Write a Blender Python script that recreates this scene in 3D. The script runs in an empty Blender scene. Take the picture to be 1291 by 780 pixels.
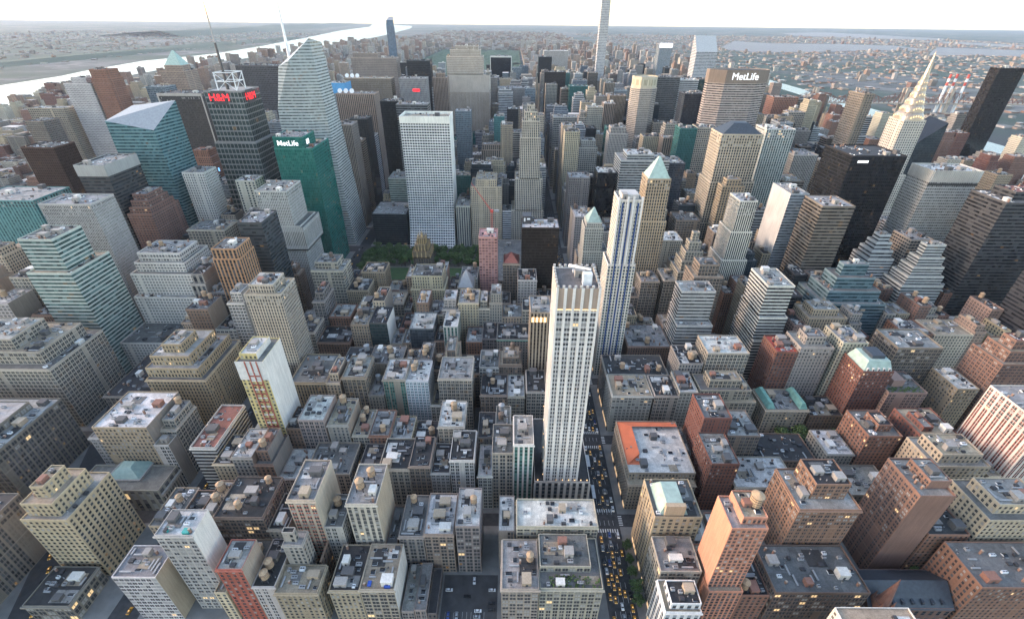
import bpy, bmesh, math, random
from mathutils import Vector, Matrix, noise
S = bpy.context.scene
COL = S.collection
R = math.radians
# ------------------------------------------------------------------ camera
cam = bpy.data.objects.new('camera', bpy.data.cameras.new('camera'))
COL.objects.link(cam)
cam.matrix_world = Matrix(((0.999957, -0.008904, -0.002519, -72.5), (0.002567, 0.528438, -0.848968, -50.0), (0.00889, 0.848925, 0.528438, 317.0), (0, 0, 0, 1)))
cam.data.lens = 16.4245
cam.data.sensor_fit = 'HORIZONTAL'
cam.data.clip_start = 1.0
cam.data.clip_end = 120000
S.camera = cam
# ------------------------------------------------------------------ sky, sun, exposure
SUN_EL, SUN_AZ = R(15), R(-84)
world = bpy.data.worlds.new('World'); S.world = world; world.use_nodes = True
wn = world.node_tree
sky = wn.nodes.new('ShaderNodeTexSky'); sky.sky_type = 'NISHITA'; sky.sun_disc = False
sky.sun_elevation = SUN_EL; sky.sun_rotation = SUN_AZ
sky.altitude = 300; sky.air_density = 1.0; sky.dust_density = 1.0; sky.ozone_density = 1.0
bg = wn.nodes['Background']; bg.inputs['Strength'].default_value = 0.15
wb = wn.nodes.new('ShaderNodeMix'); wb.data_type = 'RGBA'; wb.blend_type = 'MULTIPLY'; wb.inputs[0].default_value = 1
wb.inputs[7].default_value = (1.09, .995, .93, 1)
wn.links.new(sky.outputs[0], wb.inputs[6]); wn.links.new(wb.outputs[2], bg.inputs[0])
sun = bpy.data.objects.new('sun', bpy.data.lights.new('sun', 'SUN')); COL.objects.link(sun)
sun.data.energy = 0.7; sun.data.angle = R(18); sun.data.color = (1, .72, .58)
sd = Vector((math.sin(SUN_AZ)*math.cos(SUN_EL), math.cos(SUN_AZ)*math.cos(SUN_EL), math.sin(SUN_EL)))
sun.rotation_euler = sd.to_track_quat('Z', 'Y').to_euler()
S.view_settings.view_transform = 'Standard'; S.view_settings.look = 'None'
S.view_settings.gamma = 1; S.view_settings.use_curve_mapping = False
S.view_settings.exposure = 2.15
S.render.engine = 'CYCLES'
S.cycles.max_bounces = 5; S.cycles.diffuse_bounces = 1; S.cycles.glossy_bounces = 2
S.cycles.volume_bounces = 0; S.cycles.use_denoising = True
S.cycles.caustics_reflective = False; S.cycles.caustics_refractive = False

# ------------------------------------------------------------------ node helper and materials
class NB:
    def __init__(s, name):
        s.m = bpy.data.materials.new(name); s.m.use_nodes = True
        s.t = s.m.node_tree; s.b = s.t.nodes['Principled BSDF']
    def put(s, sock, v):
        if isinstance(v, (int, float)): sock.default_value = v
        elif isinstance(v, tuple): sock.default_value = v if len(v) == 4 or sock.type == 'VECTOR' else v + (1,)
        else: s.t.links.new(v, sock)
    def math(s, op, a, b=0.0, c=None):
        n = s.t.nodes.new('ShaderNodeMath'); n.operation = op
        s.put(n.inputs[0], a); s.put(n.inputs[1], b)
        if c is not None: s.put(n.inputs[2], c)
        return n.outputs[0]
    def attr(s, name, out='Color'):
        n = s.t.nodes.new('ShaderNodeAttribute'); n.attribute_name = name; return n.outputs[out]
    def mix(s, f, a, b, mode='MIX'):
        n = s.t.nodes.new('ShaderNodeMix'); n.data_type = 'RGBA'; n.blend_type = mode
        s.put(n.inputs[0], f); s.put(n.inputs[6], a); s.put(n.inputs[7], b); return n.outputs[2]
    def noise(s, vec, scale, detail=3):
        n = s.t.nodes.new('ShaderNodeTexNoise'); s.put(n.inputs['Vector'], vec)
        n.inputs['Scale'].default_value = scale; n.inputs['Detail'].default_value = detail; return n.outputs['Fac']
    def remap(s, v, a, b, c, d):
        n = s.t.nodes.new('ShaderNodeMapRange'); s.put(n.inputs[0], v)
        for i, q in enumerate((a, b, c, d)): n.inputs[i+1].default_value = q
        return n.outputs[0]
    def vmul(s, v, t):
        n = s.t.nodes.new('ShaderNodeVectorMath'); n.operation = 'MULTIPLY'
        s.put(n.inputs[0], v); n.inputs[1].default_value = t; return n.outputs[0]
    def pos(s): return s.t.nodes.new('ShaderNodeNewGeometry').outputs['Position']
    def bright(s, c, f):
        n = s.t.nodes.new('ShaderNodeVectorMath'); n.operation = 'SCALE'
        s.put(n.inputs[0], c); s.put(n.inputs['Scale'], f); return n.outputs[0]
    def out(s, color=None, rough=None, **k):
        if color is not None: s.put(s.b.inputs['Base Color'], color)
        if rough is not None: s.put(s.b.inputs['Roughness'], rough)
        for a, v in k.items(): s.put(s.b.inputs[a.replace('_', ' ')], v)
        return s.m
def weather(n):
    p = n.pos()
    a = n.remap(n.noise(p, .05, 4), .3, .7, .9, 1.1)
    b = n.remap(n.noise(n.vmul(p, (.9, .9, .06)), 1.0, 3), .3, .7, .88, 1.1)
    return n.math('MULTIPLY', a, b)
def facade(name, ww, wh, mull=0, spand=True, glassy=.12, vy=.5, belts=False, var=.5, bl=.6):
    n = NB(name)
    uv = n.t.nodes.new('ShaderNodeUVMap'); uv.uv_map = 'uv'
    sx = n.t.nodes.new('ShaderNodeSeparateXYZ'); n.put(sx.inputs[0], uv.outputs[0]); u, v = sx.outputs[0], sx.outputs[1]
    fu, fv = n.math('FRACT', u), n.math('FRACT', v)
    du, dv = n.math('ABSOLUTE', n.math('SUBTRACT', fu, .5)), n.math('ABSOLUTE', n.math('SUBTRACT', fv, vy))
    hsh = n.math('FRACT', n.math('MULTIPLY', n.math('SINE', n.attr('rnd', 'Fac')), 437.5)); hs2 = n.math('FRACT', n.math('MULTIPLY', hsh, 7.31))
    inu = 1.0 if ww >= 1 else n.math('LESS_THAN', du, n.math('MULTIPLY', ww/2, n.remap(hsh, 0, 1, .84, 1.14)))
    inv = n.math('LESS_THAN', dv, n.math('MULTIPLY', wh/2, n.remap(hs2, 0, 1, .84, 1.14)))
    per = n.math('FLOOR', n.remap(hs2, 0, 1, 3, 9)); fl = n.math('FLOOR', v)
    belt = n.math('MULTIPLY', n.math('LESS_THAN', n.math('MODULO', fl, per), .5), n.math('LESS_THAN', fv, .14)) if belts else 0.0
    if belts:
        colh = n.t.nodes.new('ShaderNodeTexWhiteNoise'); colh.noise_dimensions = '2D'; cc = n.t.nodes.new('ShaderNodeCombineXYZ')
        n.put(cc.inputs[0], n.math('FLOOR', u)); n.put(cc.inputs[1], n.attr('rnd', 'Fac')); n.put(colh.inputs['Vector'], cc.outputs[0])
        inu = n.math('MULTIPLY', inu, n.math('GREATER_THAN', colh.outputs['Value'], .05))
    if mull: inu = n.math('MULTIPLY', inu, n.math('GREATER_THAN', du, mull))
    win = n.math('MULTIPLY', inu, inv)
    wnz = n.t.nodes.new('ShaderNodeTexWhiteNoise'); wnz.noise_dimensions = '4D'
    cb = n.t.nodes.new('ShaderNodeCombineXYZ')
    n.put(cb.inputs[0], n.math('FLOOR', n.math('MULTIPLY', u, 2.0 if mull else 1.0))); n.put(cb.inputs[1], n.math('FLOOR', v))
    nz = n.t.nodes.new('ShaderNodeNewGeometry')
    n.put(wnz.inputs['Vector'], cb.outputs[0]); n.put(wnz.inputs['W'], n.attr('rnd', 'Fac'))
    rv = wnz.outputs['Value']; rc = n.t.nodes.new('ShaderNodeSeparateColor'); n.put(rc.inputs[0], wnz.outputs['Color'])
    w = weather(n)
    wall = n.mix(1.0, n.bright(n.attr('wc'), w), (1.05, 1.0, .93), 'MULTIPLY')
    if spand: wall = n.mix(n.math('MULTIPLY', inu, n.math('SUBTRACT', 1.0, inv)), wall, n.bright(n.attr('sc'), w))
    if belts: wall = n.mix(n.math('MULTIPLY', belt, .45), wall, n.mix(.35, n.bright(wall, 1.35), (.5, .48, .44)))
    glass = n.bright(n.attr('gc'), n.remap(rv, 0, 1, 1-var, 1+var))
    blind = n.math('GREATER_THAN', rc.outputs[1], .8)
    glass = n.mix(n.math('MULTIPLY', blind, bl), glass, n.mix(.07, n.bright(n.attr('gc'), 2.6), (.7, .66, .6)))
    lit = n.math('MULTIPLY', n.math('LESS_THAN', rc.outputs[0], n.math('MULTIPLY', n.attr('lit', 'Fac'), .4)), win)
    col = n.mix(win, wall, glass)
    n.out(col, n.mix(win, (.85, .85, .85), (glassy,)*3)); n.put(n.b.inputs['Specular IOR Level'], n.remap(win, 0, 1, .3, .38))
    n.put(n.b.inputs['Emission Color'], n.mix(rc.outputs[2], (1, .5, .16), (1, .74, .42)))
    n.put(n.b.inputs['Emission Strength'], n.math('MULTIPLY', lit, n.remap(rv, 0, 1, LIT*.3, LIT*1.2)))
    return n.m
LIT = .13
FM = {'punch': facade('punched_masonry', .46, .52, belts=True), 'pair': facade('paired_masonry', .62, .5, .05, belts=True),
      'loft': facade('loft_masonry', .74, .6, .035, belts=True), 'pier': facade('pier_masonry', .56, .56),
      'ribbon': facade('ribbon_bands', 1, .52), 'curtain': facade('curtain_glass', .9, .84, glassy=.06, var=.2, bl=.2),
      'grid': facade('deep_grid', .8, .52), 'fine': facade('fine_piers', .5, .62)}
def blank_mat():
    n = NB('plain_masonry'); p = n.pos()
    return n.out(n.bright(n.mix(1.0, n.attr('wc'), (1.05, 1.0, .94), 'MULTIPLY'), n.math('MULTIPLY', weather(n), n.remap(n.noise(p, 1.3, 2), .3, .7, .94, 1.06))), .88)
def roof_mat():
    n = NB('roofing'); p = n.pos()
    vo = n.t.nodes.new('ShaderNodeTexVoronoi'); vo.inputs['Scale'].default_value = .16; vo.distance = 'CHEBYCHEV'
    n.put(vo.inputs['Vector'], p); s = n.t.nodes.new('ShaderNodeSeparateColor'); n.put(s.inputs[0], vo.outputs['Color'])
    f = n.math('MULTIPLY', n.remap(s.outputs[0], 0, 1, .74, 1.14), n.math('MULTIPLY', n.remap(n.noise(p, .35, 6), .32, .7, .8, 1.1), n.remap(n.noise(p, 1.4, 4), .38, .6, .84, 1.04)))
    sp = n.t.nodes.new('ShaderNodeSeparateXYZ'); n.put(sp.inputs[0], p)
    seam = n.math('MULTIPLY', n.math('GREATER_THAN', n.math('FRACT', n.math('MULTIPLY', sp.outputs[0], .31)), .06), n.math('GREATER_THAN', n.math('FRACT', n.math('MULTIPLY', sp.outputs[1], .17)), .03))
    f = n.math('MULTIPLY', f, n.remap(seam, 0, 1, .84, 1))
    return n.out(n.bright(n.mix(1.0, n.attr('wc'), (1.06, 1.0, .93), 'MULTIPLY'), f), .8)
def plain(name, c, rough=.7, vary=.12, scale=.4, metal=0, emit=None, es=1):
    n = NB(name); p = n.pos()
    n.out(n.bright(c + (1,) if False else n.mix(0.0, c, c), n.remap(n.noise(p, scale, 4), .3, .7, 1-vary, 1+vary)), rough, Metallic=metal)
    if emit: n.put(n.b.inputs['Emission Color'], emit); n.b.inputs['Emission Strength'].default_value = es
    return n.m
BLANK, ROOF = blank_mat(), roof_mat()
M = {k: plain(k, *a) for k, a in {
 'steel': ((.33, .33, .33), .5), 'dark_metal': ((.05, .05, .055), .5), 'white_paint': ((.75, .76, .76), .5),
 'wood': ((.42, .29, .18), .8, .25, 2.), 'wood_dark': ((.17, .12, .09), .85, .25, 2.), 'copper': ((.22, .42, .34), .7, .2, .3), 'mint': ((.36, .47, .41), .7, .15, .3),
 'slate': ((.045, .055, .07), .55, .2, .5), 'brownstone': ((.2, .1, .075), .85), 'gold': ((.3, .23, .12), .5, .3, .6),
 'black_glass': ((.02, .022, .026), .08), 'red_paint': ((.5, .07, .05), .5), 'faded_red': ((.38, .12, .09), .7), 'orange': ((.62, .16, .07), .8, .1, .2),
 'chrome': ((.4, .33, .26), .4, .15, .3, .6), 'yellow': ((.6, .28, .02), .35), 'white_car': ((.72, .73, .74), .3), 'black_car': ((.02, .02, .022), .25),
 'silver_car': ((.3, .32, .34), .3), 'blue_car': ((.03, .07, .25), .3), 'leaf_bark': ((.09, .065, .045), .9),
 'crystal_white': ((.4, .42, .42), .4), 'white_stone': ((.66, .64, .6), .8), 'teal_tarp': ((.05, .35, .32), .7), 'blue_tarp': ((.03, .09, .4), .7)}.items()}
def emitter(name, c, s):
    n = NB(name); n.out(c, .6); n.put(n.b.inputs['Emission Color'], c); n.b.inputs['Emission Strength'].default_value = s; return n.m
M['lamp_warm'] = emitter('lamp_warm', (1, .62, .28), .5)
M['shop_light'] = emitter('shop_light', (1, .66, .36), .16)
M['sign_red'] = emitter('sign_red', (1, .02, .03), .4)
M['sign_white'] = emitter('sign_white', (.95, .97, 1), .3)
M['sign_orange'] = emitter('sign_orange', (1, .22, .1), .5)
M['screen_pink'] = emitter('screen_pink', (1, .25, .6), .4)
M['screen_blue'] = emitter('screen_blue', (.2, .5, 1), .4)
M['head_light'] = emitter('head_light', (1, .8, .5), .6)
def leafm(name, a, b):
    n = NB(name); p = n.pos(); oi = n.t.nodes.new('ShaderNodeObjectInfo')
    return n.out(n.bright(n.mix(n.remap(n.noise(p, .45, 3), .35, .65, 0, 1), a, b), n.remap(oi.outputs['Random'], 0, 1, .75, 1.25)), .75)
M['leaf'] = leafm('leaf', (.045, .09, .025), (.11, .17, .05))
M['forest'] = leafm('forest', (.022, .05, .02), (.05, .085, .035))

# ------------------------------------------------------------------ object helpers
def tag(o, label, cat, group=None, kind=None):
    if label: o['label'] = label
    if cat: o['category'] = cat
    if group: o['group'] = group
    if kind: o['kind'] = kind
    return o
def obj(name, me, parent=None, loc=None, scale=None, rz=0):
    o = bpy.data.objects.new(name, me); COL.objects.link(o)
    if parent is not None: o.parent = parent
    if loc: o.location = loc
    if scale: o.scale = scale
    if rz: o.rotation_euler = (0, 0, rz)
    return o
class MB:
    """collects polygons with uv, attributes and a material slot, then makes one mesh"""
    def __init__(s): s.v = []; s.f = []; s.uv = []; s.mi = []; s.at = []; s.mats = []
    def slot(s, m):
        if m not in s.mats: s.mats.append(m)
        return s.mats.index(m)
    def face(s, pts, m, wc=(.5, .5, .5), sc=(.3, .3, .3), gc=(.03, .035, .04), lit=0., rnd=0., uv=None):
        b = len(s.v); s.v += pts; s.f.append(tuple(range(b, b+len(pts)))); s.mi.append(s.slot(m))
        s.uv += uv or [(0, 0)]*len(pts); s.at += [(wc, sc, gc, lit, rnd)]*len(pts)
    def box(s, x0, x1, y0, y1, z0, z1, m, wc=(.5, .5, .5), bottom=False, **k):
        P = lambda *q: [(x0 if a == 0 else x1, y0 if b == 0 else y1, z0 if c == 0 else z1) for a, b, c in q]
        s.face(P((0,0,0),(1,0,0),(1,0,1),(0,0,1)), m, wc, **k); s.face(P((1,0,0),(1,1,0),(1,1,1),(1,0,1)), m, wc, **k)
        s.face(P((1,1,0),(0,1,0),(0,1,1),(1,1,1)), m, wc, **k); s.face(P((0,1,0),(0,0,0),(0,0,1),(0,1,1)), m, wc, **k)
        s.face(P((0,0,1),(1,0,1),(1,1,1),(0,1,1)), m, wc, **k)
        if bottom: s.face(P((0,1,0),(1,1,0),(1,0,0),(0,0,0)), m, wc, **k)
    def tube(s, a, b, r0, r1, m, n=6, wc=(.5, .5, .5), cap=True):
        a, b = Vector(a), Vector(b); d = (b-a).normalized()
        p = d.orthogonal().normalized(); q = d.cross(p)
        A = [tuple(a+(p*math.cos(t)+q*math.sin(t))*r0) for t in [2*math.pi*i/n for i in range(n)]]
        B = [tuple(b+(p*math.cos(t)+q*math.sin(t))*r1) for t in [2*math.pi*i/n for i in range(n)]]
        for i in range(n): j = (i+1) % n; s.face([A[i], A[j], B[j], B[i]], m, wc)
        if cap and r1 > .01: s.face(B, m, wc)
    def cone(s, cx, cy, z0, z1, r0, r1, m, n=12, wc=(.5,.5,.5)):
        s.tube((cx, cy, z0), (cx, cy, z1), r0, max(r1, .001), m, n, wc)
    def loft(s, rings, m, wc=(.5,.5,.5), cap=True, **k):
        for A, B in zip(rings[:-1], rings[1:]):
            n = len(A)
            for i in range(n): j = (i+1) % n; s.face([A[i], A[j], B[j], B[i]], m, wc, **k)
        if cap: s.face(list(rings[-1]), m, wc, **k)
    def mesh(s, name):
        me = bpy.data.meshes.new(name); me.from_pydata(s.v, [], s.f)
        for m in s.mats: me.materials.append(m)
        me.polygons.foreach_set('material_index', s.mi)
        ul = me.uv_layers.new(name='uv'); ul.data.foreach_set('uv', [c for q in s.uv for c in q])
        for i, nm in enumerate(('wc', 'sc', 'gc')):
            a = me.attributes.new(nm, 'FLOAT_COLOR', 'POINT'); a.data.foreach_set('color', [c for q in s.at for c in (*q[i][:3], 1.)])
        for i, nm in ((3, 'lit'), (4, 'rnd')):
            a = me.attributes.new(nm, 'FLOAT', 'POINT'); a.data.foreach_set('value', [float(q[i]) for q in s.at])
        me.update(); return me
    def build(s, name, parent=None, loc=None): return obj(name, s.mesh(name), parent, loc)
def text_mesh(body, size, depth, mat, bold=0):
    c = bpy.data.curves.new('lettering', 'FONT'); c.body = body; c.size = size; c.extrude = depth; c.offset = bold; c.align_x = 'CENTER'; c.align_y = 'CENTER'
    o = bpy.data.objects.new('t', c); COL.objects.link(o)
    me = bpy.data.meshes.new_from_object(o.evaluated_get(bpy.context.evaluated_depsgraph_get()))
    bpy.data.objects.remove(o); me.materials.clear(); me.materials.append(mat); return me

# ------------------------------------------------------------------ facade styles: pattern, wall, spandrel, glass, bay, floor, lit
g0 = (.03, .035, .042); g1 = (.045, .05, .055)
ST = {
 'tan': ('punch', (.33,.27,.2), None, g1, 2.6, 3.5, .03), 'tanl': ('loft', (.34,.3,.25), None, g1, 4.2, 3.7, .04),
 'tanb': ('punch', (.44,.36,.25), None, g0, 2.9, 3.4, .05), 'tanb2': ('pier', (.38,.3,.21), (.27,.22,.16), g0, 3.0, 3.6, .05),
 'tanpale': ('pier', (.46,.4,.32), (.33,.29,.23), g0, 3.0, 3.6, .02), 'tanw': ('punch', (.36,.29,.21), None, g0, 2.8, 3.6, .05), 'tanblank': ('punch', (.43,.35,.25), None, g0, 3.6, 3.4, .03),
 'limel': ('loft', (.37,.34,.29), (.3,.28,.24), g1, 3.8, 3.7, .04), 'limep': ('pier', (.45,.43,.39), (.1,.1,.11), g0, 3.2, 3.8, .02),
 'limepier': ('pier', (.47,.43,.36), (.2,.19,.18), g0, 2.6, 3.6, .02),
 'brownl': ('loft', (.26,.21,.17), (.2,.17,.14), g1, 3.9, 3.7, .05), 'brown': ('punch', (.22,.15,.11), None, g1, 2.8, 3.5, .04),
 'greyd': ('loft', (.22,.2,.19), (.15,.14,.14), g1, 4.2, 3.7, .04), 'greyp': ('pair', (.42,.4,.38), None, g1, 3.6, 3.6, .03),
 'grey': ('punch', (.3,.28,.26), None, g1, 2.8, 3.5, .03), 'brick': ('punch', (.235,.13,.095), None, g1, 2.8, 3.3, .04),
 'redd': ('punch', (.19,.085,.066), None, g1, 2.8, 3.3, .03), 'red': ('punch', (.33,.1,.075), None, g1, 3, 3.4, .02),
 'cream': ('punch', (.46,.4,.3), None, g1, 2.9, 3.4, .04), 'creamw': ('punch', (.5,.46,.38), None, g1, 3.0, 3.4, .03),
 'dloft': ('loft', (.15,.12,.1), (.1,.085,.075), g1, 3.8, 3.7, .05), 'whitel': ('loft', (.52,.51,.48), (.42,.41,.4), g1, 3.2, 3.6, .03),
 'stonecol': ('pier', (.3,.28,.25), (.13,.12,.12), g0, 5, 9, .02), 'darkstone': ('loft', (.2,.185,.165), (.13,.12,.115), g1, 4.4, 4.2, .05),
'dark': ('punch', (.09,.085,.085), None, g0, 3, 3.6, .02), 'greyp2': ('pair', (.42,.4,.38), None, g1, 3.6, 3.6, .03),
 'whiteg': ('loft', (.55,.54,.52), (.5,.49,.47), (.06,.07,.08), 2.6, 3.5, .02), 'redstripe': ('pair', (.5,.42,.33), (.4,.06,.035), g0, 3.6, 3.5, .04),
 'pierc': ('pier', (.5,.46,.39), (.09,.085,.08), g0, 3.1, 3.6, .02), 'whiteg2': ('pier', (.58,.57,.54), (.1,.2,.17), (.04,.09,.08), 3.4, 3.6, .02),
 'ribw': ('ribbon', (.5,.49,.47), None, (.025,.026,.03), 4, 3.5, .01), 'yellowred': ('punch', (.58,.5,.25), None, g0, 3.0, 3.4, .01),
 'pinkg': ('loft', (.33,.27,.25), None, g1, 3.6, 3.6, .02), 'piert': ('pier', (.3,.24,.17), (.16,.13,.1), g1, 2.6, 3.7, .05),
 'greeng': ('loft', (.28,.26,.23), (.1,.2,.17), (.04,.1,.085), 4.4, 3.5, .03), 'tealw': ('pair', (.55,.6,.62), (.4,.5,.52), (.05,.09,.12), 3.2, 3.2, .04),
 'piert2': ('pier', (.47,.42,.35), (.26,.23,.2), g0, 2.4, 3.1, .02), 'bronze': ('pier', (.35,.29,.23), (.06,.045,.035), (.025,.022,.02), 3.4, 3.7, .01),
 'stonebrown': ('punch', (.33,.27,.21), None, g1, 2.6, 3.6, .05), 'whiteblue': ('pier', (.6,.62,.63), (.3,.34,.38), g1, 3.6, 3.6, .02),
 'salmon': ('pier', (.46,.23,.16), (.33,.16,.115), g1, 2.4, 3.1, .04), 'brickbig': ('pair', (.25,.155,.11), None, g1, 3.6, 3.5, .06),
 'dbrown': ('loft', (.13,.095,.08), (.09,.07,.06), g1, 3.8, 3.8, .07), 'brownbrick': ('pair', (.21,.125,.1), None, g1, 3.4, 3.1, .03),
 'slate': ('punch', (.16,.1,.085), None, g0, 4, 8, .0), 'whitewall': ('punch', (.62,.6,.56), None, g1, 3.4, 3.4, .0),
 'redgrid': ('pair', (.55,.53,.5), (.24,.075,.06), (.1,.055,.05), 4.2, 3.3, .02), 'pinkb': ('pair', (.33,.24,.2), None, g1, 3.4, 3.3, .03),
 'grayglass': ('curtain', (.2,.21,.22), None, (.05,.06,.07), 2.6, 3.6, .02), 'darkcurve': ('curtain', (.08,.085,.085), None, (.03,.05,.05), 2.4, 3.6, .02),
 'orangeb': ('pier', (.4,.23,.13), (.11,.085,.07), g0, 4.0, 3.6, .01), 'whitewc': ('pair', (.6,.58,.55), None, g0, 3.2, 3.5, .02),
 'greenrib': ('ribbon', (.42,.47,.42), None, (.05,.09,.085), 4, 3.8, .04), 'pinstripe': ('fine', (.4,.4,.4), (.2,.2,.21), (.09,.1,.1), 1.8, 3.6, .02),
 'tealpier': ('pier', (.12,.27,.28), (.05,.13,.14), (.03,.09,.1), 4, 3.8, .01), 'dbrownglass': ('curtain', (.08,.045,.035), None, (.03,.018,.015), 3, 3.8, .02),
 'darkrib': ('ribbon', (.07,.07,.07), None, (.02,.025,.03), 4, 3.8, .05), 'darkgold': ('pier', (.08,.07,.06), (.04,.035,.03), g0, 3, 3.6, .01),
 'pinknet': ('grid', (.5,.27,.24), (.42,.22,.2), (.2,.12,.11), 4, 3.5, .0), 'darkbox': ('curtain', (.035,.026,.022), None, (.022,.018,.016), 1.6, 3.6, .015),
 'yelblue': ('pier', (.62,.6,.56), (.5,.46,.34), (.05,.07,.1), 3.2, 3.3, .01), 'ribgw': ('ribbon', (.48,.46,.43), None, g1, 4, 3.6, .03),
 'whitepier': ('pier', (.62,.6,.56), (.04,.04,.045), g0, 2.6, 3.6, .0), 'zebra': ('ribbon', (.6,.58,.55), None, (.03,.03,.033), 4, 3.6, .01),
 'blackrib': ('ribbon', (.05,.05,.055), None, (.015,.017,.02), 4, 3.8, .05), 'silverw': ('ribbon', (.38,.4,.42), None, (.1,.11,.12), 3, 3.6, .01),
 'brownrib': ('ribbon', (.22,.18,.15), None, (.03,.027,.025), 3, 3.7, .03), 'blackglass': ('curtain', (.016,.016,.018), None, (.01,.011,.013), 2, 3.8, .025),
 'silvergrid': ('grid', (.42,.42,.4), None, (.12,.12,.12), 2.2, 3.4, .03), 'slateribs': ('ribbon', (.075,.075,.08), None, (.02,.022,.026), 3, 3.8, .02),
 'tealrib': ('ribbon', (.17,.24,.26), None, (.03,.06,.07), 4, 3.8, .03), 'whiterib': ('ribbon', (.48,.49,.49), None, (.05,.055,.06), 4, 3.7, .04),
 'gridtan': ('grid', (.36,.32,.27), None, g0, 3.4, 3.6, .03), 'greyfine': ('fine', (.45,.45,.44), (.28,.28,.28), (.1,.1,.1), 1.8, 3.5, .02),
 'darkline': ('ribbon', (.06,.065,.07), None, (.025,.03,.032), 4, 3.8, .03), 'creamblank': ('punch', (.5,.47,.41), None, g0, 5, 3.5, .0),
 'whiteb': ('punch', (.55,.54,.52), None, g0, 3, 3.5, .02), 'redbrown': ('punch', (.26,.13,.095), None, g0, 3, 3.6, .05),
 'tealglass': ('ribbon', (.16,.27,.29), None, (.025,.07,.085), 3, 3.9, .04), 'darkpier': ('fine', (.075,.068,.065), (.05,.045,.045), (.025,.025,.027), 2, 3.8, .01),
 'brickw': ('punch', (.34,.26,.22), None, g0, 3, 3.8, .01), 'greygrid': ('curtain', (.24,.25,.25), None, (.04,.055,.055), 5, 7.6, .03),
 'darkgridt': ('grid', (.1,.1,.105), None, (.02,.022,.026), 3, 3.8, .01), 'crystal': ('ribbon', (.46,.47,.46), None, (.11,.13,.13), 3, 3.9, .06),
 'greenglass': ('curtain', (.025,.15,.125), None, (.015,.1,.085), 2.2, 3.7, .04), 'darkglass': ('curtain', (.07,.08,.085), None, (.018,.023,.027), 3.6, 3.8, .01),
 'darkglass2': ('curtain', (.04,.042,.047), None, (.02,.022,.026), 2.5, 3.8, .01), 'darkglass3': ('curtain', (.05,.06,.07), None, (.022,.03,.036), 2.5, 3.8, .01),
 'gridwhite': ('grid', (.72,.71,.69), None, (.012,.012,.018), 5.1, 3.9, .01), 'greenrib2': ('ribbon', (.3,.35,.33), None, g0, 3, 3.7, .03),
 'brownpier': ('fine', (.27,.22,.18), (.08,.07,.06), g0, 3.4, 3.8, .0), 'tanpier': ('fine', (.33,.3,.26), (.1,.09,.085), g0, 2.6, 3.8, .0),
 'blackwhite': ('curtain', (.03,.03,.033), None, (.018,.02,.023), 2, 3.8, .0), 'blueband': ('ribbon', (.3,.34,.36), None, (.07,.1,.12), 3, 3.8, .02),
 'greyslab': ('ribbon', (.16,.16,.165), None, (.03,.033,.037), 3, 3.8, .02), 'greyribs': ('fine', (.32,.32,.33), (.14,.14,.15), g0, 2.6, 3.8, .01),
 'brownslab': ('fine', (.28,.24,.2), (.14,.12,.105), g0, 2.0, 3.7, .02), 'brownslab2': ('fine', (.31,.28,.25), (.16,.15,.14), g0, 2.0, 3.7, .01),
 'rock': ('fine', (.56,.52,.46), (.3,.28,.26), (.07,.07,.07), 2.2, 3.7, .01), 'greypier': ('fine', (.33,.32,.31), (.17,.165,.16), g0, 2.4, 3.7, .01),
 'solow': ('curtain', (.025,.027,.03), None, (.015,.017,.022), 3, 4, .0), 'tealglass2': ('curtain', (.1,.22,.22), None, (.04,.12,.125), 2.5, 3.8, .02),
 'tealglass3': ('curtain', (.05,.14,.135), None, (.025,.085,.082), 2.5, 3.8, .02), 'bluetex': ('grid', (.2,.24,.27), None, (.06,.085,.1), 3, 3.6, .02),
 'blueglass': ('curtain', (.16,.22,.28), None, (.08,.12,.17), 3, 4, .0), 'bluegrey': ('ribbon', (.24,.27,.3), None, (.07,.085,.1), 3, 3.6, .02),
 'ribgrey': ('ribbon', (.42,.42,.42), None, (.05,.055,.06), 3, 3.8, .02), 'navy': ('grid', (.05,.06,.08), None, (.02,.026,.036), 2.5, 3.6, .03),
 'navy2': ('curtain', (.05,.06,.075), None, (.022,.028,.038), 2.5, 3.6, .01), 'greylit': ('punch', (.17,.165,.16), None, g0, 3.4, 3.6, .12),
 'whitegp': ('pair', (.55,.54,.5), None, g0, 3, 3.5, .02), 'creamoct': ('grid', (.5,.45,.37), None, (.08,.08,.08), 2.4, 3.5, .01),
 'darkgreyg': ('ribbon', (.15,.155,.16), None, (.03,.033,.036), 2.5, 3.7, .04), 'whiteblk': ('ribbon', (.5,.5,.5), None, (.035,.037,.04), 3, 3.8, .0),
 'greendark': ('curtain', (.05,.075,.07), None, (.02,.04,.037), 2.5, 3.8, .02), 'metl': ('ribbon', (.46,.4,.35), None, (.075,.07,.068), 3, 3.7, .02),
 'citi': ('ribbon', (.6,.6,.6), None, (.1,.12,.13), 3, 3.9, .0), 'bloom': ('curtain', (.35,.38,.4), None, (.12,.15,.17), 3, 4, .02),
 'park432': ('grid', (.56,.56,.55), None, (.1,.12,.14), 4.7, 4.7, .0), 'whitepier2': ('fine', (.52,.5,.48), (.2,.2,.2), g0, 2.8, 3.8, .0),
 'blackbrown': ('curtain', (.05,.043,.04), None, (.025,.022,.021), 2.6, 3.8, .03), 'gridgrey': ('grid', (.44,.41,.38), None, g0, 3, 3.8, .02),
 'litgrid': ('pier', (.52,.52,.5), (.2,.25,.23), (.06,.09,.085), 3, 3.7, .1), 'chrys': ('punch', (.5,.46,.41), None, g0, 3.0, 3.6, .04),
 'trump': ('curtain', (.02,.018,.018), None, (.016,.014,.014), 2.2, 3.4, .02), 'brickg': ('grid', (.26,.18,.14), None, g0, 3, 3.2, .03),
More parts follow.
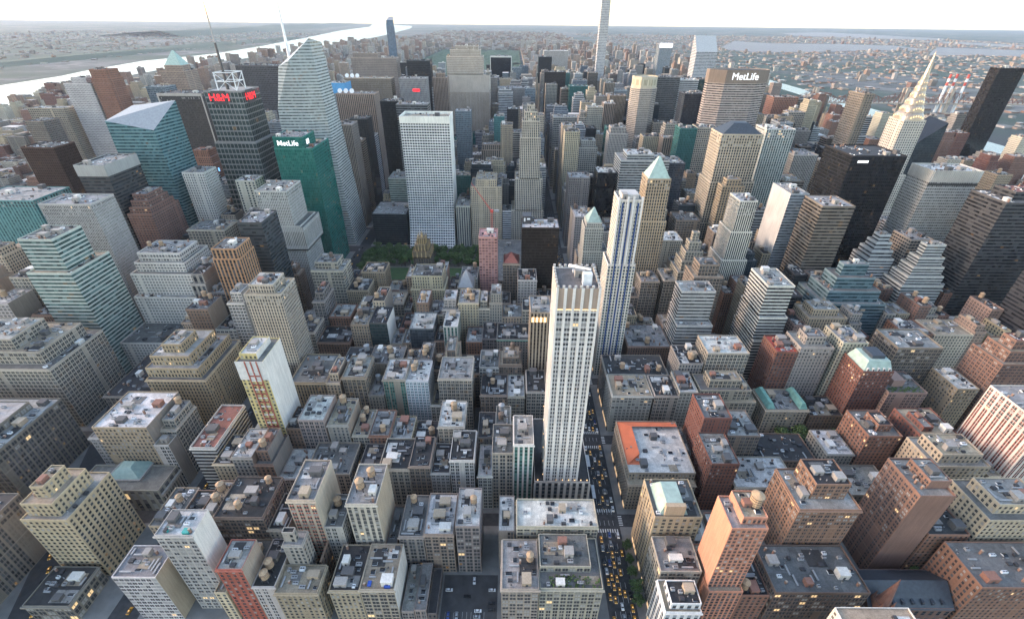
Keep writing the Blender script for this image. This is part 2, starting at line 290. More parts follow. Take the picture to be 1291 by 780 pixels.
 'fluted': ('pair', (.66,.65,.63), (.44,.43,.42), (.09,.09,.095), 4.68, 3.45, .012), 'flutedbase': ('pier', (.5,.49,.46), (.16,.155,.15), g0, 4.2, 4.2, .05)}
PC = {'silverwall': (.48,.48,.47), 'tanwall': (.4,.34,.26), 'whitewall': (.68,.67,.64), 'creamwall': (.52,.46,.37), 'pinkwall': (.34,.27,.24), 'salmonwall': (.47,.24,.165), 'brownwall': (.2,.12,.095)}
RC = {'white': (.62,.62,.61), 'lgrey': (.33,.33,.325), 'grey': (.17,.17,.17), 'dark': (.045,.046,.05), 'tan': (.37,.32,.25), 'mottled': (.15,.16,.165), 'mech': (.27,.28,.29),
      'redroof': (.3,.13,.1), 'redmetal': (.55,.1,.07), 'pinkroof': (.5,.3,.28), 'green': (.25,.42,.34), 'slate': (.05,.06,.075), 'teal': (.1,.22,.2), 'orange': (.6,.22,.08)}
HUT = [(.36,.3,.23), (.3,.29,.28), (.6,.6,.58), (.25,.13,.1), (.1,.1,.105)]

# ------------------------------------------------------------------ shared roof equipment meshes
_shared = {}
def shared(key, fn):
    if key not in _shared: _shared[key] = fn()
    return _shared[key]
def hut_mesh(i):
    b = MB(); c = HUT[i]; b.box(-.5, .5, -.5, .5, 0, .93, BLANK, c)
    b.box(-.53, .53, -.53, .53, .93, 1, BLANK, tuple(q*1.1 for q in c)); b.box(-.1, .14, -.512, -.5, 0, .55, M['dark_metal']); return b.mesh('bulkhead')
def unit_mesh(i):
    b = MB(); m = [M['steel'], M['white_paint'], M['dark_metal']][i]
    b.box(-.5, .5, -.5, .5, .12, .9, m); b.box(-.45, .45, -.45, .45, 0, .12, M['dark_metal'])
    b.cone(-.2, 0, .9, 1, .2, .2, M['dark_metal'], 10); b.cone(.25, 0, .9, 1, .2, .2, M['dark_metal'], 10); return b.mesh('air_conditioner')
def tank_mesh(w):
    b = MB(); b.cone(0, 0, 0, 1, .5, .47, w, 14)
    for z in (.15, .4, .65, .88): b.cone(0, 0, z, z+.025, .51, .505, M['dark_metal'], 14)
    return b.mesh('water_tank')
def tanktop_mesh(w):
    b = MB(); b.cone(0, 0, 0, .32, .54, .02, w, 14); return b.mesh('tank_roof')
def stand_mesh():
    b = MB()
    for x in (-.33, .33):
        for y in (-.33, .33): b.box(x-.04, x+.04, y-.04, y+.04, 0, 1, M['dark_metal'])
    for z in (.5, .95):
        for s in (-.33, .33):
            b.box(-.36, .36, s-.03, s+.03, z, z+.05, M['dark_metal']); b.box(s-.03, s+.03, -.36, .36, z, z+.05, M['dark_metal'])
    return b.mesh('tank_stand')
def duct_mesh():
    b = MB(); b.box(-.5, .5, -.5, .5, .3, 1, M['steel'])
    for x in (-.4, 0, .4): b.box(x-.02, x+.02, -.4, .4, 0, .3, M['dark_metal'])
    return b.mesh('duct')
def sky_mesh():
    b = MB(); b.box(-.5, .5, -.5, .5, 0, .5, M['white_paint'])
    b.face([(-.5,-.5,.5),(.5,-.5,.5),(.5,0,1),(-.5,0,1)], M['black_glass']); b.face([(.5,.5,.5),(-.5,.5,.5),(-.5,0,1),(.5,0,1)], M['black_glass'])
    b.face([(.5,-.5,.5),(.5,.5,.5),(.5,0,1)], M['white_paint']); b.face([(-.5,.5,.5),(-.5,-.5,.5),(-.5,0,1)], M['white_paint']); return b.mesh('skylight')
def chim_mesh():
    b = MB(); b.box(-.5, .5, -.5, .5, 0, .92, BLANK, (.27,.17,.13)); b.box(-.56, .56, -.56, .56, .92, 1, BLANK, (.35,.3,.26)); return b.mesh('chimney')
def add_tank(root, x, y, z, s, rng, big=False):
    w = M['wood'] if rng.random() < .65 else M['wood_dark'] if rng.random() < .5 else M['steel']
    hs = 1.2 if big else rng.uniform(2.2, 3.8)
    t = obj('water_tank', shared(('tank', w.name), lambda: tank_mesh(w)), root, (x, y, z+hs), (s, s, s*1.05))
    obj('tank_roof', shared(('top', w.name), lambda: tanktop_mesh(w)), t, (0, 0, 1.0))
    obj('tank_stand', shared('stand', stand_mesh), t, (0, 0, -hs/(s*1.05)), (1.2, 1.2, hs/(s*1.05)))
def pipe_mesh():
    b = MB(); b.cone(0, 0, 0, .8, .5, .5, M['steel'], 8); b.cone(0, 0, .8, 1, .8, .3, M['dark_metal'], 8); return b.mesh('vent_pipe')
def deck_mesh(k):
    b = MB(); b.box(-.5, .5, -.5, .5, 0, .9, ROOF, RC[k]); return b.mesh('roof_deck')
def equip(root, rect, z, rng, tank=0, n=1.0, hut=True, tower=False):
    """bulkheads, tanks, coolers and ducts on a flat roof; rect is local"""
    x0, x1, y0, y1 = rect; w, d = x1-x0, y1-y0
    if w < 5 or d < 5: return
    taken = []; decks = []
    def spot(sx, sy):
        for _ in range(14):
            if w-sx < 1.6 or d-sy < 1.6: return None
            x = rng.uniform(x0+.8+sx/2, x1-.8-sx/2); y = rng.uniform(y0+.8+sy/2, y1-.8-sy/2)
            if all(abs(x-a) > (sx+c)/2+.3 or abs(y-b) > (sy+e)/2+.3 for a, b, c, e in taken):
                taken.append((x, y, sx, sy)); return x, y
    area = w*d
    if area > 220 and not tower:
        for _ in range(1 if area < 500 else rng.choice([1, 2, 3])):
            sx, sy = rng.uniform(5, min(14, w*.5)), rng.uniform(5, min(12, d*.5)); p = spot(sx, sy)
            if p:
                taken.pop(); k = rng.choice(['white', 'lgrey', 'dark', 'grey', 'dark', 'tan'])
                if all(abs(p[0]-a) > (sx+c)/2 or abs(p[1]-b) > (sy+e)/2 for a, b, c, e in decks):
                    decks.append((*p, sx, sy)); obj('roof_deck', shared(('deck', k), lambda: deck_mesh(k)), root, (*p, z), (sx, sy, rng.uniform(.25, .5)))
    if hut:
        for _ in range(1 if area < 350 else rng.choice([1, 2, 2, 3])):
            sx, sy = min(w*.45, rng.uniform(3.5, 7.5)), min(d*.4, rng.uniform(3.5, 6.5)); p = spot(sx, sy)
            if p: i = rng.choice([1, 1, 2, 4]) if tower else rng.choice([0, 0, 1, 1, 1, 2, 4, 4, 3]); obj('bulkhead', shared(('hut', i), lambda: hut_mesh(i)), root, (*p, z), (sx, sy, rng.uniform(2.8, 5)))
    for _ in range(tank):
        s = rng.uniform(3.9, 5.2); p = spot(s*1.2, s*1.2)
        if p: add_tank(root, *p, z, s, rng)
    for _ in range(int(min(16 if area < 1200 else 28, area/42*n)+rng.random()*3)):
        q = rng.random()
        if q < .18:
            p = spot(.9, .9)
            if p: obj('vent_pipe', shared('pipe', pipe_mesh), root, (*p, z), (.7, .7, rng.uniform(1, 2.4)))
        elif q < .55:
            sx, sy = rng.uniform(1.6, 3.6), rng.uniform(1.4, 2.4); p = spot(sx, sy)
            if p: i = rng.choice([0, 0, 0, 2, 2, 1]); obj('air_conditioner', shared(('ac', i), lambda: unit_mesh(i)), root, (*p, z), (sx, sy, rng.uniform(1.2, 2.2)))
        elif q < .74:
            sx, sy = rng.choice([(rng.uniform(4, 8), .9), (.9, rng.uniform(4, 8))]); p = spot(sx, sy)
            if p: obj('duct', shared('duct', duct_mesh), root, (*p, z), (sx, sy, 1.1))
        elif q < .9:
            sx, sy = rng.uniform(1.5, 3.5), rng.uniform(1.5, 3); p = spot(sx, sy)
            if p: obj('skylight', shared('sky', sky_mesh), root, (*p, z), (sx, sy, rng.uniform(.8, 1.5)))
        else:
            p = spot(1.4, 1.4)
            if p: obj('chimney', shared('chim', chim_mesh), root, (*p, z), (1.1, 1.1, rng.uniform(2, 4)))

# ------------------------------------------------------------------ walls and roofs
def inset(poly, d):
    n = len(poly); out = []
    for i in range(n):
        a, b, c = Vector(poly[i-1]), Vector(poly[i]), Vector(poly[(i+1) % n])
        e1, e2 = (b-a).normalized(), (c-b).normalized(); n1, n2 = Vector((-e1.y, e1.x)), Vector((-e2.y, e2.x))
        k = (n1+n2); k = k/max(.2, k.length_squared)*2; out.append(tuple(b+k*d))
    return out
BAYF = lambda r: 1 if r == 0 else .88+.3*((r*.7531) % 1)
def walls(mb, poly, z0, z1, sty, wc, rnd, lit, blank=(), pc=None, par=1.0, top=None, coping=1.12, skip=()):
    pat, _, sc, gc, bay, fl, _ = ST[sty]; m = FM[pat]; sc = sc or tuple(q*.86 for q in wc); bay *= BAYF(rnd)
    n = len(poly); nf = max(1, round((z1-z0-.4)/fl)); T = top or poly
    for i in range(n):
        a, b = poly[i], poly[(i+1) % n]; ta, tb = T[i], T[(i+1) % n]
        L = math.hypot(b[0]-a[0], b[1]-a[1]); nb = max(1, round(L/bay))
        P = [(*a, z0), (*b, z0), (*tb, z1-.4), (*ta, z1-.4)]
        if i in blank: mb.face(P, BLANK, pc or tuple(q*.92 for q in wc))
        else: mb.face(P, m, wc, sc, gc, lit, rnd+i*.37, [(0, 0), (nb, 0), (nb, nf), (0, nf)])
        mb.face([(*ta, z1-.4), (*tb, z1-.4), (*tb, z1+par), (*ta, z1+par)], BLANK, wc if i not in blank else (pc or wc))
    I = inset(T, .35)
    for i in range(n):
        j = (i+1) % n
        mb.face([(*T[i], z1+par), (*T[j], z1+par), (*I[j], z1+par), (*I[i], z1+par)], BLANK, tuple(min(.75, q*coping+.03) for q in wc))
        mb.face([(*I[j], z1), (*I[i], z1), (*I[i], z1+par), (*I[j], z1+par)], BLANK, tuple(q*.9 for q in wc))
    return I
def roof(root, poly, z, c, name='roof'):
    b = MB(); b.face([(*p, z) for p in poly], ROOF, c); return b.build(name, root)
def jit(c, rng, a=.1): k = 1+rng.uniform(-a, a); return tuple(min(.8, q*k*(1+rng.uniform(-.03, .03))) for q in c)
def hip(mb, x0, x1, y0, y1, z0, z1, m, f=.0):
    cx, cy = (x0+x1)/2, (y0+y1)/2; fx, fy = (x1-x0)/2*f, (y1-y0)/2*f
    A = [(x0, y0, z0), (x1, y0, z0), (x1, y1, z0), (x0, y1, z0)]
    B = [(cx-fx, cy-fy, z1), (cx+fx, cy-fy, z1), (cx+fx, cy+fy, z1), (cx-fx, cy+fy, z1)]
    mb.loft([A, B], m, (.5, .5, .5), f > 0)

# ------------------------------------------------------------------ windows as parts
GL = [plain('window_glass', (.035, .04, .047), .06, .3, .3), plain('window_blind', (.3, .29, .27), .3, .2, .3), emitter('window_lit', (1, .66, .32), .16)]
def window_mesh(w, h, k, wc, mull):
    b = MB(); f = .1; fr = tuple(min(.7, q*.55+.06) for q in wc)
    b.face([(-w/2, -.05, -h/2), (w/2, -.05, -h/2), (w/2, -.05, h/2), (-w/2, -.05, h/2)], GL[k])
    for x0, x1, z0, z1 in ((-w/2-f, -w/2, -h/2, h/2), (w/2, w/2+f, -h/2, h/2), (-w/2-f, w/2+f, h/2, h/2+f), (-w/2, w/2, -.04, .04)):
        b.box(x0, x1, -.1, 0, z0, z1, BLANK, fr)
    b.box(-w/2-.2, w/2+.2, -.22, 0, -h/2-.18, -h/2, BLANK, tuple(min(.75, q*1.15) for q in wc), bottom=True)
    if mull: b.box(-mull, mull, -.1, 0, -h/2, h/2, BLANK, fr)
    return b.mesh('window')
WP = {'punch': (.46, .52, 0), 'pair': (.62, .5, .05), 'loft': (.74, .6, .035), 'pier': (.56, .56, 0), 'grid': (.8, .52, 0), 'fine': (.5, .62, 0)}
def add_windows(root, tiers, sty, wc, rng, limit, east, party, lit, rnd):
    pat, _, _, _, bay, fl, _ = ST[sty]; bay *= BAYF(rnd)
    if pat not in WP: return
    ww, wh, mu = WP[pat]; cells = []; z0 = 0
    for (x0, x1, y0, y1, z1) in tiers:
        nf = max(1, round((z1-z0-.4)/fl)); fh = (z1-.4-z0)/nf
        for side in ('S', 'E' if east else 'W'):
            if side in party: continue
            L = x1-x0 if side == 'S' else y1-y0; nb = max(1, round(L/bay)); bw = L/nb
            for i in range(nb):
                for j in range(nf):
                    t = (i+.5)*bw; z = z0+(j+.5)*fh
                    p = (x0+t, y0, z, 0) if side == 'S' else (x1, y0+t, z, R(90)) if side == 'E' else (x0, y1-t, z, R(-90))
                    cells.append((-(z+(4 if side == 'S' else 0)), p, bw*ww, fh*wh))
        z0 = z1
    cells.sort(key=lambda c: c[0])
    for _, (x, y, z, a), w, h in cells[:limit]:
        r = rng.random(); k = 2 if r < lit else 1 if r < .25 else 0
        w, h = round(w*5)/5 or .2, round(h*5)/5 or .2
        obj('window', shared(('win', sty, w, h, k), lambda: window_mesh(w, h, k, wc, w*mu*1.2)), root, (x, y, z), rz=a)
# ------------------------------------------------------------------ special shapes
def hull(name, root, pts, sty, wc, rnd, lit, topmat=None, topc=(.5, .5, .5)):
    pat, _, sc, gc, bay, fl, _ = ST[sty]; m = FM[pat]; sc = sc or tuple(q*.86 for q in wc)
    bm = bmesh.new(); vs = [bm.verts.new(p) for p in pts]
    bmesh.ops.convex_hull(bm, input=vs); bmesh.ops.dissolve_limit(bm, angle_limit=.02, verts=bm.verts, edges=bm.edges); bm.normal_update()
    b, t = MB(), MB()
    for f in bm.faces:
        P = [tuple(v.co) for v in f.verts]; nn = f.normal
        if nn.z < -.5: continue
        if nn.z > .35: t.face(P, topmat or ROOF, topc); continue
        d = Vector((-nn.y, nn.x, 0)).normalized()
        b.face(P, m, wc, sc, gc, lit, rnd, [(Vector(p).dot(d)/bay, p[2]/fl) for p in P])
    bm.free(); b.build('wall', root); t.build('roof', root)
def sign(root, body, size, mat, loc, rz=0, name='lettering', bold=.02):
    o = obj(name, text_mesh(body, size, .12, mat, bold), root, loc); o.rotation_euler = (R(90), 0, rz); return o
def octa(x0, x1, y0, y1, c, d=None):
    d = d or c
    return [(x0+c, y0), (x1-c, y0), (x1, y0+d), (x1, y1-d), (x1-c, y1), (x0+c, y1), (x0, y1-d), (x0, y0+d)]
def part(name, root, fn, loc=None):
    b = MB(); fn(b); return b.build(name, root, loc)
def building(name, px, label, style, rf, T, o, idx):
    rng = random.Random(idx*7+3)
    m = len(T)//2 if False else 0
    cx, cy = (T[-1][0]+T[-1][1])/2, (T[0][2]+T[0][3])/2
    root = bpy.data.objects.new(name, None); COL.objects.link(root); root.location = (cx, cy, .15); root.empty_display_size = 5
    tag(root, label, {'office_tower': 'office tower', 'office_block': 'office building', 'loft_building': 'loft building', 'apartment_building': 'apartment building', 'row_house': 'house', 'bank_hall': 'bank', 'church': 'church', 'library': 'library'}[name])
    T = [[t[0]-cx, t[1]-cx, t[2]-cy, t[3]-cy, t[4]] for t in T]
    wc = jit(ST[style][1], rng, .07); lit = o.get('lit', ST[style][6]); rnd = idx*1.31
    rc = jit(RC[rf], rng, .12); x0, x1, y0, y1, h = T[-1]; east = cx < -72
    party = o.get('party', ''); blank = ['SENW'.index(c) for c in party]; pc = PC.get(o.get('pc'))
    if party and not pc: pc = rng.choice([(.3, .24, .19), (.26, .19, .15), (.36, .31, .26), (.24, .22, .2)])
    special = None
    if o.get('crystal'):
        B = T[0]; a, b_, c, d, H = B[0], B[1], B[2], B[3], 292
        hull(name, root, [(a, c, 0), (b_, c, 0), (b_, d, 0), (a, d, 0), (a, c, 60), (b_-2, c, 40), (a+20, c+8, 258), (b_-48, c+5, 266), (b_-19, c+16, 292), (b_-17, d-12, 286), (a+24, d-8, 262), (b_-14, c+13, 214), (a+9, c+1, 205)], style, wc, rnd, lit, M['crystal_white'])
        part('spire', root, lambda q: q.tube((-18, 6, 258), (-18, 6, 372), 2.6, .25, M['white_paint'], 8))
        return root
    if o.get('slope') == 1:
        hull(name, root, [(x, y, 0) for x in (x0, x1) for y in (y0, y1)]+[(x0+2, y0, 204), (x1-6, y0+2, 193), (x1, y1, 221), (x0+3, y1, 214)], style, wc, rnd, lit, M['steel']); return root
    if o.get('slope') == 2:
        hull(name, root, [(x, y, 0) for x in (x0, x1) for y in (y0, y1)]+[(x0, y0, 138), (x1-4, y0, 182), (x1-4, y1, 186), (x0, y1, 142)], style, wc, rnd, lit, M['black_glass']); return root
    if o.get('citi'):
        hull(name, root, [(x, y, 0) for x in (x0, x1) for y in (y0, y1)]+[(x0, y0, 238), (x1, y0, 238), (x0, y1-8, 278), (x1, y1-8, 278), (x0, y1, 278), (x1, y1, 278)], style, wc, rnd, lit, M['crystal_white']); return root
    if o.get('curvetop'):
        hull(name, root, [(x, y, 0) for x in (x0, x1) for y in (y0, y1)]+[(x0, y0, 290), (x1, y0, 290), (x0+2, y0+2, 308), (x1-2, y0+2, 308), (x0+6, y1, 318), (x1-6, y1, 318)], style, wc, rnd, lit, M['steel']); return root
    if o.get('grace'):
        pat, _, sc, gc, bay, fl, _ = ST[style]; b = MB(); nb = 19
        off = lambda z: 24*max(0, 1-z/95)**2.3
        zs = [0, 8, 16, 25, 35, 46, 58, 72, 95, h]
        for za, zb in zip(zs[:-1], zs[1:]):
            A, B = off(za), off(zb)
            for ys, s in ((y0, -1), (y1, 1)):
                P = [(x0, ys+s*A, za), (x1, ys+s*A, za), (x1, ys+s*B, zb), (x0, ys+s*B, zb)]; uv = [(0, za/fl), (nb, za/fl), (nb, zb/fl), (0, zb/fl)]
                if s > 0: P, uv = P[::-1], uv[::-1]
                b.face(P, FM[pat], wc, (.62, .61, .6), gc, lit, rnd, uv)
            for xs, s in ((x0, -1), (x1, 1)):
                P = [(xs, y0-A, za), (xs, y1+A, za), (xs, y1+B, zb), (xs, y0-B, zb)]
                b.face(P if s > 0 else P[::-1], BLANK, wc)
        b.build('wall', root)
        part('parapet', root, lambda q: (q.box(x0-.3, x1+.3, y0-.4, y0+.6, h-6, h+4, BLANK, wc), q.box(x0-.3, x1+.3, y1-.6, y1+.4, h-6, h+4, BLANK, wc), q.box(x0-.35, x0+.6, y0+.6, y1-.6, h-6, h+4, BLANK, wc), q.box(x1-.6, x1+.35, y0+.6, y1-.6, h-6, h+4, BLANK, wc)))
        roof(root, [(x0+.6, y0+.6), (x1-.6, y0+.6), (x1-.6, y1-.6), (x0+.6, y1-.6)], h, RC['tan'])
        equip(root, (x0+2, x1-2, y0+2, y1-2), h, rng, 0, 1.5); return root
    if o.get('metlife') or o.get('oct'):
        ml = o.get('metlife'); P = octa(x0, x1, y0, y1, 24 if ml else 13, 13)
        b = MB(); I = walls(b, P, 0, h, style, wc, rnd, lit); b.build('wall', root); roof(root, I, h, rc)
        if ml:
            O = inset(P, -.5)
            for z0, z1, nm in ((138, 145, 'louver_band'), (h-19, h+1.2, 'top_band')):
                q = MB(); q.loft([[(*p, z0) for p in O], [(*p, z1) for p in O]], BLANK, (.1, .09, .085) if z0 < 200 else (.2, .165, .14), False); q.build(nm, root)
            sign(root, 'MetLife', 15, M['sign_white'], ((x0+x1)/2+6, y0-.75, h-9))
            part('podium', root, lambda q: q.box(x0-8, x1+8, y0-18, y0-1, 0, 34, BLANK, (.13, .13, .13)))
        else:
            O = inset(P, 1.5); q = MB(); q.loft([[(*p, h) for p in O], [(*p, h+21) for p in O]], FM['pier'], (.55, .5, .38), False)
            q2 = MB(); n = len(O)
            for i in range(n):
                a, c = O[i], O[(i+1) % n]; L = math.hypot(c[0]-a[0], c[1]-a[1])
                q2.face([(*a, h), (*c, h), (*c, h+21), (*a, h+21)], FM['pier'], (.56, .5, .37), (.5, .46, .36), (.3, .28, .2), .0, rnd, [(0, 0), (round(L/2.4), 0), (round(L/2.4), 1), (0, 1)])
            q2.face([(*p, h+19) for p in O], ROOF, (.4, .38, .32)); q2.build('glass_crown', root)
            part('podium', root, lambda q: q.box(x0-6, x1+6, y0-10, y1+6, 0, 45, BLANK, (.36, .32, .27)))
        return root
    if o.get('chrysler'):
        L = [(x0, x1, y0, y1, 62), (x0+6, x1-6, y0+6, y1-6, 118), (x0+9, x1-9, y0+10, y1-10, 196)]
        b = MB(); z = 0
        for t in L:
            P = [(t[0], t[2]), (t[1], t[2]), (t[1], t[3]), (t[0], t[3])]; I = walls(b, P, z, t[4], style, wc, rnd, lit); roof(root, I, t[4], rc); z = t[4]
        b.build('wall', root)
        cxx, cyy, w0 = (x0+x1)/2, (y0+y1)/2, (x1-x0)/2-9
        ringsq = lambda r, z, k: [(cxx+math.copysign(abs(math.cos(t))**k, math.cos(t))*r, cyy+math.copysign(abs(math.sin(t))**k, math.sin(t))*r, z) for t in [2*math.pi*(i+.5)/24 for i in range(24)]]
        q = MB(); z = 196; r = w0+.4; rings = []
        for k in range(7):
            dz = 10.5-k*.7; r2 = r*.79
            rings += [ringsq(r, z, .5), ringsq(r*.97, z+dz*.5, .6), ringsq(r*.89, z+dz*.85, .75), ringsq(r2*1.02, z+dz, .8)]; r, z = r2, z+dz
        q.loft(rings, M['chrome']); q.build('chrome_crown', root)
        z = 196; r = w0+.4
        for k in range(6):
            dz = 10.5-k*.7; nn = 6-k if k < 4 else 2; s = 1.9-k*.18
            for ax in (0, 1):
                for sg in (-1, 1):
                    for i in range(nn):
                        t = ((i+.5)/nn*2-1)*r*.62; zz = z+dz*(.62-.32*(t/r)**2/.4); d = sg*r*.995
                        tri = [(t-s*.55, zz-s*.7), (t+s*.55, zz-s*.7), (t, zz+s*.8)]
                        part('crown_window', root, lambda q: q.face([(cxx+a, cyy+d, c) if ax == 0 else (cxx+d, cyy+a, c) for a, c in tri], M['lamp_warm']))
            r, z = r*.79, z+dz
        part('spire', root, lambda q: q.cone(cxx, cyy, z-1, 284, r*1.05, .15, M['chrome'], 8)); return root
    # ---------------- ordinary tiers
    z = 0; wall = MB(); last = None; bhl = T[:]
    for i, t in enumerate(T):
        P = [(t[0], t[2]), (t[1], t[2]), (t[1], t[3]), (t[0], t[3])]
        top = None
        I = walls(wall, P, z, t[4], style, wc, rnd, lit, blank, pc, 1.0 if z else rng.uniform(.8, 1.5))
        roof(root, I, t[4], rc if i == len(T)-1 else jit(RC[rng.choice(['grey', 'lgrey', 'tan'])], rng)); z = t[4]
        if i < len(T)-1 and px > 60:
            u = T[i+1]; gaps = [(u[0]-t[0], (t[0]+.5, u[0]-.3, t[2]+.5, t[3]-.5)), (t[1]-u[1], (u[1]+.3, t[1]-.5, t[2]+.5, t[3]-.5)), (u[2]-t[2], (t[0]+.5, t[1]-.5, t[2]+.5, u[2]-.3))]
            gw, gr = max(gaps)
            if gw > 5: equip(root, gr, t[4], rng, 0, .8, gw > 8)
    wall.build('wall', root)
    if not any(k in o for k in ('pyr', 'mansg', 'gothic', 'church', 'fifth', 'conde', 'garden', 'sky')):
        equip(root, (x0+.5, x1-.5, y0+.5, y1-.5), h, rng, o.get('tank', 0), 1.0 if px > 25 else .5, True, name.startswith('office'))
    if 'tarp' in o:
        mt = M['teal_tarp'] if o['tarp'] == 1 else M['blue_tarp']
        part('covered_unit', root, lambda q: q.box(x1-6, x1-2.5, y0+1, y0+4, h+.02, h+2, mt)); part('covered_unit', root, lambda q: q.box(x0+4, x0+6, y0+2, y0+5, h+.03, h+1.2, mt))
    if o.get('cornice') or (name in ('loft_building', 'row_house') and px > 20 and rng.random() < .55):
        t = T[0] if len(T) == 1 else T[-2] if o.get('terrace') else T[0]; cc = (.2, .36, .3) if o.get('cornice') == 2 else tuple(min(.7, q*1.15+.02) for q in wc)
        q = MB(); d = rng.uniform(.5, .9); zz = t[4]
        q.box(t[0]-d, t[1]+d, t[2]-d, t[2]-.02, zz-1.1, zz+.1, BLANK, cc, bottom=True)
        if 'E' not in party and 'W' not in party:
            if east: q.box(t[1]+.02, t[1]+d, t[2]-.02, t[3], zz-1.1, zz+.1, BLANK, cc, bottom=True)
            else: q.box(t[0]-d, t[0]-.02, t[2]-.02, t[3], zz-1.1, zz+.1, BLANK, cc, bottom=True)
        q.build('cornice', root)
    if px >= WIN_PX and not o.get('conde'): add_windows(root, T, style, wc, rng, 100 if px > 700 else 60, east, party, min(.1, lit*.6), rnd)
    if 12 < T[0][0]+cx < 19 and T[0][2]+cy < 420:
        yy = T[0][2]+1
        while yy < T[0][3]-5:
            sw = rng.uniform(3, 5)
            part('shop_front', root, lambda q: q.box(T[0][0]-.25, T[0][0]-.03, yy, yy+sw, .6, 3.4, M['shop_light'] if rng.random() < .55 else M['black_glass'], bottom=True)); yy += sw+1.2
    cxx, cyy = (x0+x1)/2, (y0+y1)/2; w, d = x1-x0, y1-y0
    if 'pyr' in o:
        mt = {'green': M['mint'], 'grey': M['steel'], 'red': plain('red_tile', (.36, .12, .09), .8), 'darkhip': M['slate']}[o['pyr']]
        hh = min(w, d)*(.32 if o['pyr'] == 'darkhip' else .85 if o['pyr'] != 'red' else .5)
        part('hip_roof', root, lambda q: hip(q, x0+.8, x1-.8, y0+.8, y1-.8, h, h+hh, mt, .35 if o['pyr'] == 'darkhip' else .08))
    if 'yr' in o:
        hh = T[0][4]
        part('white_panel', root, lambda q: q.box(T[0][0]-.25, T[0][1]+.02, T[0][2]-.3, T[0][2]-.03, hh*.87, hh+1.1, M['white_stone'], bottom=True))
        for k in range(3): part('red_frame', root, lambda q: q.box(T[0][0]+6.5+k*4, T[0][0]+7.2+k*4, T[0][2]-.9, T[0][2]-.32, hh*.4, hh+1.4, M['faded_red'], bottom=True))
        for k in range(16): part('red_frame', root, lambda q: q.box(T[0][0]+7.4, T[0][0]+14.5, T[0][2]-.75, T[0][2]-.33, hh*(.4+k*.0355), hh*(.4+k*.0355)+.9, M['white_stone'] if k % 2 else plain('brick_red_panel', (.32, .07, .05)), bottom=True))
    if 'orange' in o:
        def f(q):
            a = M['orange']
            q.face([(x0+.5, y0+8, h+.3), (x0+11, y0+16, h+3), (x0+11, y1-8, h+3), (x0+.5, y1-.5, h+.3)][::1], a)
            q.face([(x0+.5, y1-.5, h+.3), (x0+11, y1-8, h+3), (x1-1, y1-8, h+3), (x1-1, y1-.5, h+.3)][::1], a)
            q.face([(x0+.5, y0+8, h+.3), (x0+11, y0+16, h+3), (x0+11, y0+16, h), (x0+11, y0+8, h)], a)
            q.face([(x0+11, y0+16, h), (x0+11, y0+16, h+3), (x0+11, y1-8, h+3), (x0+11, y1-8, h)], M['steel'])
        part('orange_roof_edge', root, f)
    if 'sky' in o:
        part('skylight', root, lambda q: (q.box(-14, 12, -3, 16, h, h+1.6, BLANK, (.3, .3, .3)), hip(q, -13, 11, -2, 15, h+1.6, h+8, plain('skylight_glass', (.3, .42, .38), .25), .35)))
        def cols(q):
            for k in range(9): q.tube((x1+1, y0+2+k*2.35, 2), (x1+1, y0+2+k*2.35, 16), .55, .5, BLANK, 8, (.36, .34, .31))
            q.box(x1-.1, x1+1.8, y0, y1, 16, 18.5, BLANK, (.36, .34, .31), bottom=True)
        part('colonnade', root, cols)
    if 'mans' in o:
        def f(q):
            A = [(x0+3, y0+2, h), (x1-8, y0+2, h), (x1-8, y1-3, h), (x0+3, y1-3, h)]; B = [(x0+7, y0+4, h+9), (x1-12, y0+4, h+9), (x1-12, y1-8, h+9), (x0+7, y1-8, h+9)]
            q.loft([A, B], M['mint'])
        part('mansard', root, f)
        part('gable', root, lambda q: q.box(x0+6, x1-11, y0+1.2, y0+3.9, h, h+9.6, BLANK, (.43, .35, .25)))
    if 'mansg' in o:
        part('mansard', root, lambda q: q.loft([[(x0+1, y0+1, h), (x1-1, y0+1, h), (x1-1, y1-1, h), (x0+1, y1-1, h)], [(x0+4, y0+4, h+9), (x1-4, y0+4, h+9), (x1-4, y1-4, h+9), (x0+4, y1-4, h+9)]], M['mint']))
        for k in range(5):
            xx = x0+4+k*(w-8)/4
            part('dormer', root, lambda q: (q.box(xx-.8, xx+.8, y0+.6, y0+3.4, h, h+3.4, M['white_stone']), q.box(xx-.45, xx+.45, y0+.5, y0+.62, h+.8, h+2.8, M['black_glass'])))
        part('roof_hut', root, lambda q: q.box(x0+8, x1-7, y0+7, y1-6, h+9, h+12, M['slate']))
    if 'mansc' in o:
        for a in (x0+1, x1-8):
            part('mansard', root, lambda q: q.loft([[(a, y0+1, h+1), (a+7, y0+1, h+1), (a+7, y1-1, h+1), (a, y1-1, h+1)], [(a+2, y0+3, h+6), (a+5, y0+3, h+6), (a+5, y1-3, h+6), (a+2, y1-3, h+6)]], M['copper']))
    if 'garden' in o or 'terrace' in o:
        rect = (x0+1, x1-1, y0+1, y0+8) if 'garden' in o else (T[0][0]+6, T[0][1]-1, T[0][2]+.8, T[0][2]+8)
        zz = h if 'garden' in o else T[0][4]
        q = MB()
        for _ in range(60):
            a, c = rng.uniform(rect[0], rect[1]), rng.uniform(rect[2], rect[3])
            leafs(q, (a, c, zz+rng.uniform(.3, 1.2)), rng.uniform(.5, 1.1), 10, rng, .5)
        q.build('roof_garden', root)
        if 'garden' in o: part('bulkhead', root, lambda q: q.box(x0+8, x0+18, y0+9, y1-6, h, h+7, BLANK, wc)); equip(root, (x0+20, x1-1, y0+9, y1-1), h, rng)
    if 'tankbig' in o:
        add_tank(root, cxx+w*.22, cyy, h, 6.4, rng, True)
